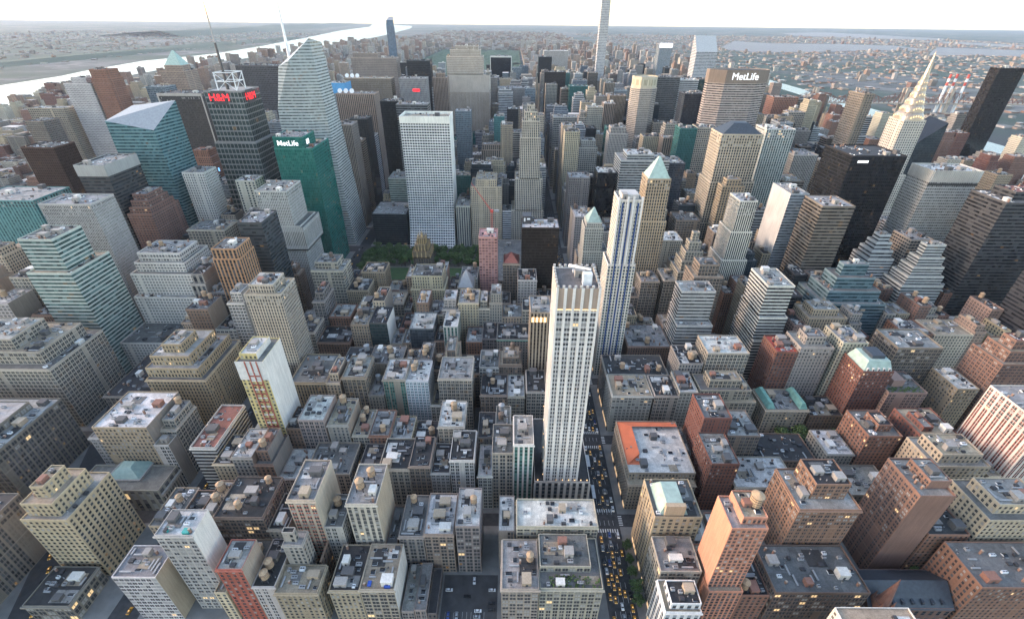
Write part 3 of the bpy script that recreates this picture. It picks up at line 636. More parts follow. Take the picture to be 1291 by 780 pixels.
    if 'church' in o:
        part('gable_roof', root, lambda q: (q.face([(x0-.5, y0-.5, h), (x1+.5, y0-.5, h), (x1+.5, cyy, h+10), (x0-.5, cyy, h+10)], M['slate']), q.face([(x1+.5, y1+.5, h), (x0-.5, y1+.5, h), (x0-.5, cyy, h+10), (x1+.5, cyy, h+10)], M['slate']), q.face([(x1, y0, h), (x1, y1, h), (x1, cyy, h+9.8)], M['brownstone']), q.face([(x0, y1, h), (x0, y0, h), (x0, cyy, h+9.8)], M['brownstone'])))
        sx = x0+6
        tw = part('tower', root, lambda q: (q.box(sx-4, sx+4, y0-3, y0+5, 0, 24, BLANK, (.2, .11, .085)), [q.cone(sx+a, y0+1+c, 24, 30, .9, .05, M['brownstone'], 6) for a in (-3.3, 3.3) for c in (-3.3, 3.3)]))
        part('spire', tw, lambda q: q.cone(sx, y0+1, 24, 48, 3.6, .1, M['brownstone'], 8))
        for k in range(7): part('dormer', root, lambda q: q.box(x0+8+k*6, x0+9.5+k*6, y0+1.5, y0+6, h+1.5, h+4, M['slate']))
    if 'crown' in o:
        cc = (.33, .34, .34) if o['crown'] == 1 else (.46, .46, .44)
        def f(q):
            for a, b_, c, e in ((x0-.4, x1+.4, y0-.4, y0-.03), (x0-.4, x1+.4, y1+.03, y1+.4), (x0-.4, x0-.03, y0-.03, y1+.03), (x1+.03, x1+.4, y0-.03, y1+.03)): q.box(a, b_, c, e, h-11, h+2, BLANK, cc, bottom=True)
            if o['crown'] == 2:
                for k in range(int(w/2.2)): q.box(x0+1+k*2.2, x0+1.9+k*2.2, y0-1.0, y0-.4, h-10, h+2.4, BLANK, cc)
                for k in range(int(d/2.2)): q.box(x0-1.0, x0-.4, y0+1+k*2.2, y0+1.9+k*2.2, h-10, h+2.4, BLANK, cc)
                q.box(x0-.5, x1+.5, y0-.5, y0-.41, h-15, h-12.4, BLANK, (.04, .04, .04))
        part('crown_band', root, f)
    if 'edge' in o:
        cc = (.42, .4, .38) if style != 'solow' else (.6, .6, .58)
        for a in (x0-.5, x1-1.7):
            part('pale_edge', root, lambda q: q.box(a, a+2.2, y0-.5, y0-.03, 0, h+1.2, BLANK, cc))
        part('top_rim', root, lambda q: q.box(x0+1.7, x1-1.7, y0-.45, y0-.05, h-3, h+1.3, BLANK, cc, bottom=True))
    if 'gothic' in o:
        def f(q):
            rr = random.Random(3)
            for lev, (k, hh) in enumerate(((1, 8), (.72, 15), (.45, 22))):
                q.box(cxx-w/2*k, cxx+w/2*k, cyy-d/2*k, cyy+d/2*k, h+(0 if lev == 0 else 8 if lev == 1 else 15), h+hh, BLANK, (.1, .085, .06))
                for a in (-1, -.5, 0, .5, 1):
                    for c in (-1, 1):
                        q.cone(cxx+a*w/2*k, cyy+c*d/2*k, h+hh-7, h+hh+3.5, .9, .05, M['gold'], 5); q.cone(cxx+c*w/2*k, cyy+a*d/2*k, h+hh-7, h+hh+3.5, .9, .05, M['gold'], 5)
            q.cone(cxx, cyy, h+22, h+30, 1.6, .1, M['gold'], 6)
        part('gothic_crown', root, f)
    if 'dish' in o:
        for k in range(3):
            part('satellite_dish', root, lambda q: (q.tube((x0+8+k*11, y0+4, h), (x0+8+k*11, y0+4, h+4), .5, .4, M['steel']), q.tube((x0+8+k*11, y0+3.4, h+5), (x0+8+k*11, y0+2.0, h+5.6), 1.6, 4.2, M['white_paint'], 14)))
    if 'blueband' in o: part('glass_band', root, lambda q: (q.box(x0-.5, x1+.5, y0-.6, y0-.05, h-18, h+1.2, plain('bright_blue_glass', (.12, .35, .62), .2), bottom=True), q.box(x1+.05, x1+.6, y0-.05, y1, h-18, h+1.2, plain('bright_blue_glass', (.12, .35, .62), .2), bottom=True)))
    if 'redsign' in o: part('red_sign', root, lambda q: q.box(cxx-1, cxx+14, y0-.8, y0-.05, h-25, h-20, M['sign_red'], bottom=True))
    if 'whitetop' in o: part('lit_top', root, lambda q: q.box(x0-.4, x1+.4, y0-.5, y0-.05, h-11, h+4, M['sign_white'], bottom=True))
    if 'billb' in o:
        for k, (a, zz, s) in enumerate(((2, 40, 9), (14, 56, 8), (26, 70, 9), (8, 82, 7), (30, 92, 7))):
            part('billboard', root, lambda q: q.box(x0+a, x0+a+s, y0-1, y0-.05, zz, zz+s*.8, M[('sign_orange', 'lamp_warm', 'screen_pink', 'sign_orange', 'screen_blue')[k]], bottom=True))
    if 'sign1' in o: sign(root, 'MetLife', 9, M['sign_white'], (x0+18, T[0][2]-.2 if len(T) < 2 else T[-1][2]-.2, h-7)); part('emblem', root, lambda q: [q.box(T[-1][1]+.05, T[-1][1]+.3, c, c+3.2, h-10, h-4, M['sign_white'], bottom=True) for c in (y0+10, y0+15)])
    if 'sign2' in o: part('roof_hut', root, lambda q: (q.box(x0+1, x0+11, y0+13, y1-2, h, h+9, M['dark_metal']), q.box(x0+2.5, x0+4.2, y0+12.8, y0+13, h+3, h+7, M['white_paint']), q.box(x0+6, x0+9.5, y0+12.8, y0+13, h+5, h+7, M['white_paint'])))
    if 'sign3' in o: part('lit_panel', root, lambda q: q.box(x0+8, x0+20, y0-.4, y0-.05, h-7, h-4.5, M['sign_white'], bottom=True))
    if 'glow' in o:
        part('lit_loggia', root, lambda q: [q.box(x0+1.2+k*3.4, x0+3.4+k*3.4, y0-.15, y0-.03, h-9, h-4, M['lamp_warm'], bottom=True) for k in range(int((w-2)/3.4))])
    if 'blue' in o:
        bl = plain('blue_glass', (.04, .08, .2), .12)
        for k in (-.24, 0, .24):
            part('blue_strip', root, lambda q: q.box(cxx+k*w*1.35-.65, cxx+k*w*1.35+.65, y0-.5, y0-.04, T[0][4]+1.2, h-2, bl))
            part('blue_strip', root, lambda q: q.box(cxx+k*w*1.35-.65, cxx+k*w*1.35+.65, T[0][2]-.5, T[0][2]-.04, 0, T[0][4]+1.1, bl))
        for k in (-.48, -.12, .12, .48): part('white_pier', root, lambda q: q.box(cxx+k*w-.8, cxx+k*w+.8, y0-.9, y0-.03, T[0][4]+1.2, h+3.5, BLANK, (.68, .67, .66)))
        part('roof_hut', root, lambda q: q.box(x0+3, x1-3, y0+4, y1-5, h, h+4, BLANK, (.5, .49, .48)))
    if 'dome' in o: part('dome', root, lambda q: [q.cone(cxx, cyy, h+a, h+b_, r0, r1, M['white_stone'], 16) for a, b_, r0, r1 in ((0, 7, 8, 8), (7, 11, 8.2, 6.5), (11, 14, 6.5, 3.5), (14, 15, 3.5, .2))])
    if 'conde' in o:
        part('roof_frame', root, lambda q: [q.box(cxx+a-.6, cxx+a+.6, cyy+c-.6, cyy+c+.6, 227, 250, M['white_paint']) for a in (-13, 13) for c in (-13, 13)]+[q.box(cxx-14, cxx+14, cyy+c-.5, cyy+c+.5, zz, zz+1, M['white_paint'], bottom=True) for c in (-13, 13) for zz in (238, 249)]+[q.box(cxx+c-.5, cxx+c+.5, cyy-14, cyy+14, zz, zz+1, M['white_paint'], bottom=True) for c in (-13, 13) for zz in (238, 249)]+[q.tube((cxx+s*13, cyy-13, 227), (cxx-s*13, cyy-13, 249), .4, .4, M['white_paint'], 5) for s in (-1, 1)]+[q.tube((cxx+13, cyy+s*13, 227), (cxx+13, cyy-s*13, 249), .4, .4, M['white_paint'], 5) for s in (-1, 1)])
        b = MB(); I = walls(b, [(x0+2, y0+8), (x1-6, y0+8), (x1-6, y1-2), (x0+2, y1-2)], h+.02, 227, style, wc, rnd, lit); b.build('upper_wall', root); roof(root, I, 227, rc)
        part('mast', root, lambda q: (q.tube((cxx-6, cyy, 227), (cxx-6, cyy, 285), 2.2, 1.4, M['dark_metal']), q.tube((cxx-6, cyy, 285), (cxx-6, cyy, 318), 1.2, .9, M['steel']), q.tube((cxx-6, cyy, 318), (cxx-6, cyy, 345), .6, .3, M['red_paint'])))
        part('sign_board', root, lambda q: (q.box(x0+12, x0+32, y0+7.2, y0+7.9, 210, 228, M['dark_metal'], bottom=True), q.box(x1-5.9, x1-5.2, y0+20, y0+40, 210, 228, M['dark_metal'], bottom=True)))
        sign(root, 'H&M', 13.5, M['sign_red'], (x0+22, y0+7.0, 219), 0, 'red_lettering', 0); sign(root, 'H&M', 13.5, M['sign_red'], (x1-5.0, y0+30, 219), R(90), 'red_lettering', 0)
    if 'crane' in o:
        tower_crane((cx+4, cy+4, h+.2))
    if 'fifth' in o:
        wp = (.7, .69, .67)
        n = 5
        for k in range(n+1):
            xx = x0+k*w/n
            part('pier', root, lambda q: q.box(max(x0-.5, xx-.8), min(x1+.5, xx+.8), y0-.6, y0-.02, 35, h+1.3, BLANK, wp))
            part('pier', root, lambda q: q.box(max(x0-.5, xx-.8), min(x1+.5, xx+.8), y1+.02, y1+.6, 35, h+1.3, BLANK, wp))
        for k in range(n+1):
            yy = y0+k*d/n
            for s in (0, 1):
                a = (x0-.6, x0-.02) if s == 0 else (x1+.02, x1+.6)
                part('pier', root, lambda q: q.box(*a, max(y0-.02, yy-.8), min(y1+.02, yy+.8), 35, h+1.3, BLANK, wp))
        cr = (.34, .27, .22)
        part('crown_wall', root, lambda q: (q.box(x0-.2, x1+.2, y0-.3, y0-.03, h-12, h+1.2, BLANK, cr, bottom=True), q.box(x1+.03, x1+.3, y0-.03, y1, h-12, h+1.2, BLANK, cr, bottom=True), q.box(x0-.3, x0-.03, y0-.03, y1, h-12, h+1.2, BLANK, cr, bottom=True)))
        part('crown_lights', root, lambda q: [q.box(x0+(k+.5)*w/n-1.6, x0+(k+.5)*w/n+1.6, y0-.5, y0-.31, h-12.6, h-12.05, M['lamp_warm'], bottom=True) for k in range(n)])
        for k in range(8):
            for yy in (y0-.5, y1-.7): part('crenel', root, lambda q: q.box(x0-.3+k*(w-.9)/7, x0+1.0+k*(w-.9)/7, yy, yy+1.1, h+1.35, h+2.7, BLANK, (.5, .49, .47)))
            if 0 < k < 7:
                for a in (x0-.5, x1-.7): part('crenel', root, lambda q: q.box(a, a+1.1, y0+k*(d-.9)/7, y0+1.3+k*(d-.9)/7, h+1.35, h+2.7, BLANK, (.5, .49, .47)))
        equip(root, (x0+9, x1-2, y0+11, y1-2), h, rng, 0, 1.4)
        part('davit_arm', root, lambda q: (q.tube((x0+8, y1-8, h+6), (x1-5, y0+7, h+9), .9, .6, M['white_paint'], 6), q.box(x1-9, x1-4, y0+5, y0+9, h, h+7, M['white_paint'])))
        P = [(-54.3-cx, 171.3-cy), (-15.1-cx, 171.3-cy), (-15.1-cx, 232-cy), (-54.3-cx, 232-cy)]
        P = [(P[0][0], y0-1.4), (P[1][0]+.6, y0-1.4), (P[1][0]+.6, P[2][1]), (P[3][0], P[3][1])]
        b = MB(); I = walls(b, P, 0, 34, 'flutedbase', jit(ST['flutedbase'][1], rng, .02), rnd, .03); pod = b.build('podium', root)
        roof(pod, I, 34, RC['dark']); n2 = 9
        for k in range(n2+1):
            xx = P[0][0]+k*(P[1][0]-P[0][0])/n2
            part('podium_pier', pod, lambda q: q.box(xx-.5, xx+.5, P[0][1]-.45, P[0][1]-.02, 0, 33, BLANK, (.55, .53, .5)))
            if k < n2: part('podium_lamp', pod, lambda q: q.box(xx+2, xx+2.6, P[0][1]+.9, P[0][1]+1.4, 35.1, 35.8, M['lamp_warm']))
        for k in range(6): part('wall_lamp', root, lambda q: q.box(x0-1.2, x0-.76, y0+3+k*4.5, y0+3.5+k*4.5, 37+k*9, 37.6+k*9, M['lamp_warm'], bottom=True))
    return root
def leafs(q, c, r, n, rng, sz, mat=None):
    for _ in range(n):
        d = Vector((rng.gauss(0, 1), rng.gauss(0, 1), rng.gauss(0, .8))).normalized()*r*rng.uniform(.35, 1)
        p = Vector(c)+d; a = Vector((rng.uniform(-1, 1), rng.uniform(-1, 1), rng.uniform(-.6, .6))).normalized()*sz*rng.uniform(.7, 1.3); b = a.cross(d if d.length > .01 else Vector((0, 0, 1))).normalized()*sz*rng.uniform(.5, 1)
        q.face([tuple(p-a), tuple(p+b), tuple(p+a), tuple(p-b)], mat or M['leaf'])
def tower_crane(at):
    root = bpy.data.objects.new('tower_crane', None); COL.objects.link(root); root.location = at
    tag(root, 'red tower crane standing on the pink netted tower', 'crane')
    def mast(q):
        for a in (-.9, .9):
            for c in (-.9, .9): q.box(a-.15, a+.15, c-.15, c+.15, 0, 24, M['red_paint'])
        for k in range(8): q.tube((-.9, -.9, k*3), (.9, -.9, k*3+3), .12, .12, M['red_paint'], 4); q.tube((.9, .9, k*3), (.9, -.9, k*3+3), .12, .12, M['red_paint'], 4)
    part('mast', root, mast)
    part('cab', root, lambda q: q.box(-1.6, 1.6, -1.8, 1.2, 24, 27, M['red_paint'], bottom=True))
    part('counterweight', root, lambda q: q.box(3, 8, -1, 1, 24.5, 26.5, M['steel'], bottom=True))
    tip = Vector((-22, -2, 58)); base = Vector((-1, 0, 26))
    def jib(q):
        for s in (-.8, .8): q.tube(tuple(base+Vector((0, s, 0))), tuple(tip), .22, .18, M['red_paint'], 4)
        q.tube(tuple(base+Vector((0, 0, 1.8))), tuple(tip), .22, .18, M['red_paint'], 4)
        for k in range(10):
            a = base.lerp(tip, k/10); s = .8*(1-k/10); q.tube((a.x, a.y-s, a.z), (a.x, a.y, a.z+1.8*(1-k/10)), .1, .1, M['red_paint'], 4); q.tube((a.x, a.y+s, a.z), (a.x, a.y, a.z+1.8*(1-k/10)), .1, .1, M['red_paint'], 4)
    part('jib', root, jib)
WIN_PX = 520


BUILDINGS=[
('loft_building',749,'dark department block with lit windows at the far bottom left corner','darkstone','dark',[[-500,-393,80.0,145,50]],{}),
('apartment_building',2343,'tan brick tower with stepped top west of the domed bank hall','tanb','tan',[[-365,-337,120.0,155,59],[-362,-343,123.0,149,70],[-356,-348,128.0,144,79]],{}),
('loft_building',806,'low dark roofed block below the tan stepped tower','darkstone','dark',[[-364,-336,93.1,117,15]],{}),
('loft_building',1034,'white brick block with blank grey east wall and roof machinery','whiteg','mech',[[-297.2,-272.3,93.8,112.7,46.1]],{'party': 'E','pc': 'tanwall'}),
('loft_building',1113,'pale gridded block with blank white east wall','greyp','white',[[-265.2,-244.6,100.1,116,76.3]],{'party': 'E','pc': 'whitewall','tarp': 1}),
('loft_building',652,'red brick block with white roof hut','red','lgrey',[[-235.7,-221.0,93.9,111.7,54.5]],{'party': 'E'}),
('loft_building',869,'dark loft block with rows of yellowish lit windows and two roof tanks','dloft','dark',[[-252.7,-222.6,124.0,153.8,57.1]],{'tank': 2,'lit': 0.1}),
('bank_hall',639,'low columned bank hall with glass skylight hip on its roof','stonecol','grey',[[-390,-328,168.3,191,22]],{'sky': 1}),
('loft_building',156,'slim grey block with green box on its dark roof','grey','dark',[[-222.5,-210.3,124.1,149.8,45.4]],{'party': 'E'}),
('loft_building',791,'red and cream striped slab with cream east wall','redstripe','mech',[[-204.0,-187.2,124.1,153.8,73.7]],{'party': 'E','pc': 'creamwall'}),
('loft_building',307,'small grey block tucked beside the red striped slab','greyp','grey',[[-187.0,-175.7,124.2,147.8,48.0]],{'tank': 1}),
('loft_building',803,'cream block with dark vertical window strips and tan side wall','pierc','mech',[[-169.8,-151.4,124.2,153.8,70.3]],{'tank': 2,'party': 'E','pc': 'tanwall'}),
('loft_building',690,'tan corniced block with pale sandy roof at the bottom edge','tan','tan',[[-207.1,-182.3,91.4,108,34.7]],{'cornice': 1}),
('loft_building',71,'block with wide white roof behind the tan corniced block','brown','white',[[-187.0,-187.2,110.5,124,34]],{}),
('loft_building',553,'tan loft with black roof and two roof huts at the bottom edge','tan','dark',[[-176.9,-159.2,93.7,121.7,33.6]],{'cornice': 1}),
('loft_building',775,'grey tan loft with blue tarpaulins on its terrace and white side wall','tanl','tan',[[-158.8,-138.7,93.8,121.7,34.9]],{'party': 'E','pc': 'whitewall','cornice': 1,'tarp': 2}),
('loft_building',407,'grey loft with long grey roof and a wooden tank','greyd','grey',[[-141.9,-126.5,123.9,153.8,39.0]],{'tank': 2}),
('loft_building',578,'brown loft under a bright white roof with a small tank in its middle','brownl','white',[[-125.9,-107.4,123.9,153.8,41.4]],{'tank': 1}),
('loft_building',531,'brown grey loft under a white roof with tan tank by the car park','greyd','white',[[-105.7,-90.6,124.0,151.8,49.7]],{'tank': 1}),
('row_house',164,'narrow low grey roofed house left of the car park','greyd','lgrey',[[-137,-129.5,93.2,122,11]],{}),
('row_house',181,'narrow low house with pale roof against the car park wall','greyd','lgrey',[[-129,-122,93.2,122,13]],{}),
('row_house',132,'narrow low house with black roof beside the car park','dark','dark',[[-121.5,-116,93.3,121,9]],{}),
('loft_building',726,'tan loft with cluttered grey and white roofs left of the roof terrace','tanl','lgrey',[[-76.3,-55.1,90.3,120,43.3]],{'tank': 1}),
('loft_building',1298,'pale stone block with planted roof terrace on the avenue corner','limel','grey',[[-54.6,-18.6,91.4,122,41.8],[-54.2,-24.6,101.4,121.6,46.8]],{'cornice': 1,'terrace': 1}),
('loft_building',746,'cream corner block with broad white roof beside the avenue','limel','white',[[-67.6,-17.2,124.2,143.8,49.7]],{'cornice': 1}),
('loft_building',198,'grey loft with small white roofs left of the broad white roof','greyd','white',[[-79,-69,126.4,152,42]],{}),
('loft_building',415,'slim white block with green glass strips beside the fluted tower podium','whiteg2','lgrey',[[-69.7,-55.8,172.6,200.1,68.9]],{}),
('loft_building',411,'tall tan loft with lit windows left of the slim white block','tanl','grey',[[-84.8,-69.8,172.6,200.1,59.6]],{'tank': 1}),
('loft_building',403,'white loft with neat window rows and pediment','whitel','dark',[[-114.6,-97.5,172.1,200.1,52.9]],{'cornice': 1}),
('loft_building',228,'low grey loft with curved pediment beside the white loft','greyp','dark',[[-128.9,-115.5,172.2,200.1,39.1]],{}),
('loft_building',324,'brown grey loft with black roof in the second street row','brownl','dark',[[-143.9,-129.1,172.2,200.1,46.2]],{}),
('loft_building',376,'pale stone loft with two white roof huts','limel','dark',[[-166.0,-144.3,172.2,201.1,42.7]],{'cornice': 1}),
('loft_building',97,'dark grey loft with black roof and ducts','greyd','dark',[[-182.5,-167.1,172.3,201.1,37.0]],{}),
('loft_building',368,'broad low loft with flat grey roof','tanl','grey',[[-219.9,-187.6,172.3,202.1,36.6]],{}),
('loft_building',171,'low block with white roof right of the striped tower','greyp','white',[[-239.8,-221.2,172.4,200.1,31.8]],{}),
('loft_building',1085,'block with white curved roof edge and tan brick wing behind the bank hall','tanw','white',[[-378,-338,193.3,232,60]],{'party': 'E'}),
('loft_building',1607,'big stone block with pale blue grey roof and curved corner','darkstone','lgrey',[[-540,-436,172.3,232,52],[-530,-450,180.3,222,58]],{}),
('loft_building',567,'white and black striped block with red brown roof','ribw','redroof',[[-301,-283,180.4,224,53.9]],{'bh': 1}),
('apartment_building',1031,'tower with yellow panels red frames and pale blank east wall','yellowred','white',[[-261.6,-242.7,202.6,231.2,114.5],[-259.6,-247.7,206.6,227.2,118.5]],{'party': 'E','pc': 'whitewall','yr': 1}),
('loft_building',363,'pinkish grey loft with white roof and blank side','pinkg','white',[[-231.4,-212.0,202.6,230.2,59.7]],{'party': 'E','pc': 'pinkwall'}),
('loft_building',148,'cream loft with tan roof tanks','limel','tan',[[-193.3,-180.5,202.7,230.2,43.9]],{'tank': 2}),
('loft_building',174,'red brick loft with tanks and pale roof','brick','lgrey',[[-180.4,-165.1,202.2,230.2,44.1]],{'tank': 3}),
('loft_building',130,'cream block with boxy parapet','cream','lgrey',[[-164.9,-148.1,202.3,226.2,41.0]],{}),
('loft_building',95,'black roofed loft below the teal and white hotel slab','greyd','dark',[[-148.0,-129.9,202.3,228.2,34.4]],{'tank': 1}),
('loft_building',250,'loft with horseshoe white roof','limel','white',[[-126.8,-107.3,202.3,230.2,54.6]],{'tank': 1}),
('loft_building',129,'dark grey loft with black flat roof','greyd','dark',[[-97.2,-83.9,202.4,230.2,42.8]],{}),
('loft_building',63,'narrow loft with two grey tanks','limel','grey',[[-83.4,-72.2,202.4,230.2,49.6]],{'tank': 2}),
('loft_building',2391,'massive stepped stone block with flat pale top storeys on left side','limel','lgrey',[[-560,-456,252.2,311,65],[-552,-465,260.2,305,77],[-540,-487,264.2,297,87]],{}),
('loft_building',246,'low block with wide black roof below the stepped blocks','darkstone','dark',[[-424,-384,252.3,311,36]],{}),
('loft_building',1586,'tan stepped block with cluttered roofs and red hut','tanw','lgrey',[[-380,-330,252.3,311,55],[-379.6,-335,256.3,307,64],[-375.6,-343,261.3,301,73],[-366.6,-350,267.3,289,81]],{}),
('loft_building',368,'tan pier fronted loft with blue and white roof trim','piert','grey',[[-258.5,-228.2,251.0,290.7,54.2]],{'cornice': 1}),
('loft_building',329,'brown grey loft with tall roof hut','brownl','lgrey',[[-213.4,-194.2,251.1,280.7,60.2]],{}),
('loft_building',119,'small grey loft with two tan tanks','grey','lgrey',[[-194.0,-180.8,251.1,278.7,40.0]],{'tank': 2}),
('loft_building',312,'narrow grey loft with green glass front and white roof','greeng','white',[[-179.7,-160.9,251.2,279.7,58.4]],{}),
('apartment_building',371,'white and teal hotel slab with yellow green specks','tealw','white',[[-160.8,-141.6,251.2,278.7,56.8]],{'tank': 1}),
('loft_building',461,'beige loft with dark square roof hut','limel','lgrey',[[-133.0,-104.9,250.7,280.7,60.1]],{}),
('loft_building',243,'brown loft with flat dark grey roof and white ducts','brownl','dark',[[-98,-75,250.8,278.7,42.3]],{'tank': 2}),
('loft_building',167,'grey stone loft with white roof left of the bronze fronted tower','limel','white',[[-74.5,-60,250.8,279.7,40.8]],{}),
('loft_building',44,'brown loft behind the beige loft','brownl','dark',[[-142.9,-132.7,280.9,306.8,45.0]],{'tank': 1}),
('loft_building',66,'grey loft with long dark roofs and a tank','greyd','dark',[[-225.3,-201.3,281.0,308.8,48.9]],{'tank': 1}),
('loft_building',167,'wide brown loft roof with tan tank behind the teal slab','brownl','grey',[[-201.0,-170.7,281.0,308.8,51.5]],{'tank': 1}),
('apartment_building',1013,'tall slender tan apartment tower with fluted balconies','piert2','white',[[-292,-262,281.3,311,122],[-288,-268,285.3,307,129]],{}),
('office_tower',387,'slim tan tower with dark bronze window bay and glowing top','bronze','mech',[[-56.0,-38.3,281.1,308.8,107.2]],{'glow': 1}),
('loft_building',1227,'stone block with bright orange roof edge and white roof machinery','stonebrown','white',[[15,64,172.3,229,28],[15,64,177.3,229,35]],{'cornice': 1,'orange': 1}),
('loft_building',570,'grey white corner block with sandy roof on the avenue','greyp','tan',[[15.5,50,251.1,279.7,42.5]],{'cornice': 1}),
('loft_building',303,'stone loft with black roof and glass skylight strip','limel','dark',[[51.9,72.2,251.1,278.7,42.8]],{}),
('loft_building',217,'pale loft with white and black roof steps','greyp','white',[[72.4,88.0,251.1,278.7,47.2]],{}),
('loft_building',372,'block with L shaped black roof on the avenue corner','darkstone','dark',[[15.5,72,281.3,310.8,41.0]],{'tank': 2}),
('loft_building',228,'grey loft with crowded dark roof and blue tent','grey','dark',[[79.6,100.9,280.8,308.8,54.5]],{'tank': 1}),
('loft_building',342,'loft with grey and black roofs and blank brown west wall','brown','lgrey',[[46,88.5,329.2,369.1,37.9]],{'tank': 2}),
('apartment_building',431,'tan stepped apartment house with small terraces','tanl','tan',[[88.2,140.4,250.8,279.7,36.4],[91.2,135.4,254.8,276.7,46.4],[99.2,126.4,258.8,271.7,54.4]],{}),
('loft_building',429,'cream block with white roof and red hut','limel','white',[[102.5,139.4,280.9,308.8,66.3]],{}),
('apartment_building',696,'dark red brick tower house with grey roof','redd','lgrey',[[70,90,172.3,202.1,50.9]],{}),
('loft_building',282,'brown stone block with pale grey roof terraces','brownl','lgrey',[[94,119,202.4,230.2,47.3]],{}),
('loft_building',423,'dark red brick house with narrow roof','redd','grey',[[72,93,202.4,229.2,65.1]],{}),
('loft_building',371,'low pale block between the red tower house and the side avenue','limel','white',[[94,140,172.3,201,26]],{}),
('apartment_building',968,'tan stepped house with green and white mansard peak','tanblank','grey',[[16,45,124.3,152,60]],{'mans': 1}),
('loft_building',621,'pale corner block with double grey roof on the avenue','limel','lgrey',[[16,40,100.3,122,44]],{}),
('loft_building',461,'white fronted block with black framed roof at bottom edge','whiteblue','dark',[[14,34,80.4,98,40],[17,33.6,82.4,95,45]],{}),
('loft_building',35,'low block with white roof behind the salmon tower','greyd','white',[[45.1,58.9,124.2,151.8,28.1]],{}),
('apartment_building',1594,'slender salmon brick tower with striped front and round roof tank','salmon','tan',[[42,61.5,91.5,120,40],[42,61,94.5,114,95],[48,60.6,97.5,113.6,100]],{'party': 'W','pc': 'salmonwall','tankbig': 1}),
('loft_building',304,'small brown brick block right of the salmon tower','brick','dark',[[62,81,94.5,122,30]],{'tank': 1}),
('apartment_building',1708,'big orange brown brick block with tall arched roof house','brickbig','dark',[[101,138,124.0,154,69],[111,132,132.0,151,82]],{'lit': 0.07,'cornice': 1}),
('loft_building',1712,'long dark brown block with mottled roof in front of the big brick block','dbrown','mottled',[[82,137,93.1,122,36]],{'lit': 0.07}),
('apartment_building',2035,'tall brown brick slab with blank front and rounded balconies','brownbrick','lgrey',[[167,188,124.1,152,82],[175,187.5,130.1,147,88]],{'party': 'S','pc': 'brownwall'}),
('apartment_building',379,'brick block with planted roof and round hut','brick','dark',[[190,216,124.1,150,45]],{}),
('apartment_building',1102,'cream stepped apartment block at the right edge','cream','lgrey',[[220,262,124.2,154,60],[226,256,129.2,149,68]],{}),
('apartment_building',1693,'red brick block with big round roof tank at the bottom right corner','brick','grey',[[198,255,93.2,121,43]],{'tankbig': 1}),
('church',846,'church with dark slate roof and brown stone spire','slate','slate',[[145,196,94.3,118,17]],{'church': 1}),
('apartment_building',223,'white topped building with grey roofs at the very bottom edge','whitewall','grey',[[96,134,38.3,74,60],[96.5,116,44.3,66,64]],{}),
('row_house',212,'low grey stone house with boxy white roofs','grey','lgrey',[[181,216,172.3,200,18]],{}),
('apartment_building',687,'tan stepped apartment house with many balconies','cream','tan',[[228,268,172.4,200,50],[233,262,176.4,196,58]],{}),
('apartment_building',1106,'tower clad in red and white grid','redgrid','lgrey',[[283,330,172.4,215,89]],{}),
('apartment_building',27,'slim cream block beside the red and white grid tower','cream','tan',[[272,281,172.4,200,40]],{}),
('apartment_building',676,'red brown brick apartment block with roof house and chimneys','brick','dark',[[202.3,228.2,202.7,231.2,47.5],[211.3,222.2,208.7,223.2,53.5]],{}),
('apartment_building',372,'red brick apartment block with twin roof houses','redd','lgrey',[[240.0,269.4,202.2,231.2,50.2],[244.0,251.4,206.2,223.2,54.2]],{}),
('row_house',304,'low block with boxy white roof among low brick houses','grey','white',[[177.5,198.6,202.3,228.2,27.9]],{}),
('row_house',349,'long low house with dark blue grey roof','brown','dark',[[120,172,202.1,231,20]],{}),
('apartment_building',341,'pink brown apartment block with roof garden','pinkb','grey',[[250,283,250.8,279.7,48.5]],{'garden': 1}),
('apartment_building',733,'red brick tower with green copper mansard roof','redd','white',[[222,248,254.2,280,68.9]],{'mansg': 1}),
('apartment_building',678,'broad brown block with dense white roof gardens','brownl','lgrey',[[268,308,281.0,310.8,73.7]],{}),
('apartment_building',557,'tan block with bulky white roof tanks','tan','white',[[306.2,325.0,250.9,279.7,53.7]],{}),
('apartment_building',373,'cream apartment block with pale front and cluttered roof','creamw','lgrey',[[217.9,240.0,281.1,308.8,79.0]],{}),
('apartment_building',568,'grey brown apartment block with square roof house','grey','grey',[[182.8,212.2,281.1,306.8,72.8],[188.8,206.2,287.1,300.8,80.8]],{}),
('apartment_building',284,'tan stepped block behind the grey brown apartment block','tan','lgrey',[[215.8,253.1,329.4,357.1,73.0],[220.8,245.1,334.4,352.1,80.0]],{}),
('apartment_building',483,'red brick block with bright red metal roof','redd','redmetal',[[163,182,281.2,306.8,68.0]],{}),
('row_house',536,'stone house with green copper mansard corners','cream','lgrey',[[152.0,189.3,251.1,278.7,27.4]],{'mansc': 1}),
('row_house',287,'row of low houses with dark roofs and white patches','brown','dark',[[192.5,221.8,251.2,276.7,21.1]],{}),
('apartment_building',98,'reddish apartment block right of the broad brown block','brick','grey',[[318,345,329.6,357.1,54.6]],{}),
('apartment_building',383,'cream apartment block with sandy roof right of the reddish block','creamw','tan',[[347,385,329.1,357.1,54.9]],{}),
('apartment_building',822,'brown stepped tower with red brick top','brownbrick','redroof',[[330,362,251.1,281,80],[334,358,255.1,277,90],[338,352,259.1,271,98]],{}),
('loft_building',214,'grey glass loft with cluttered white roof','grayglass','white',[[-172.0,-148.6,329.2,359.1,56.9]],{}),
('loft_building',172,'tan loft with lit attic storey','tan','tan',[[-229.2,-211.3,329.2,359.1,60.6]],{'tank': 2}),
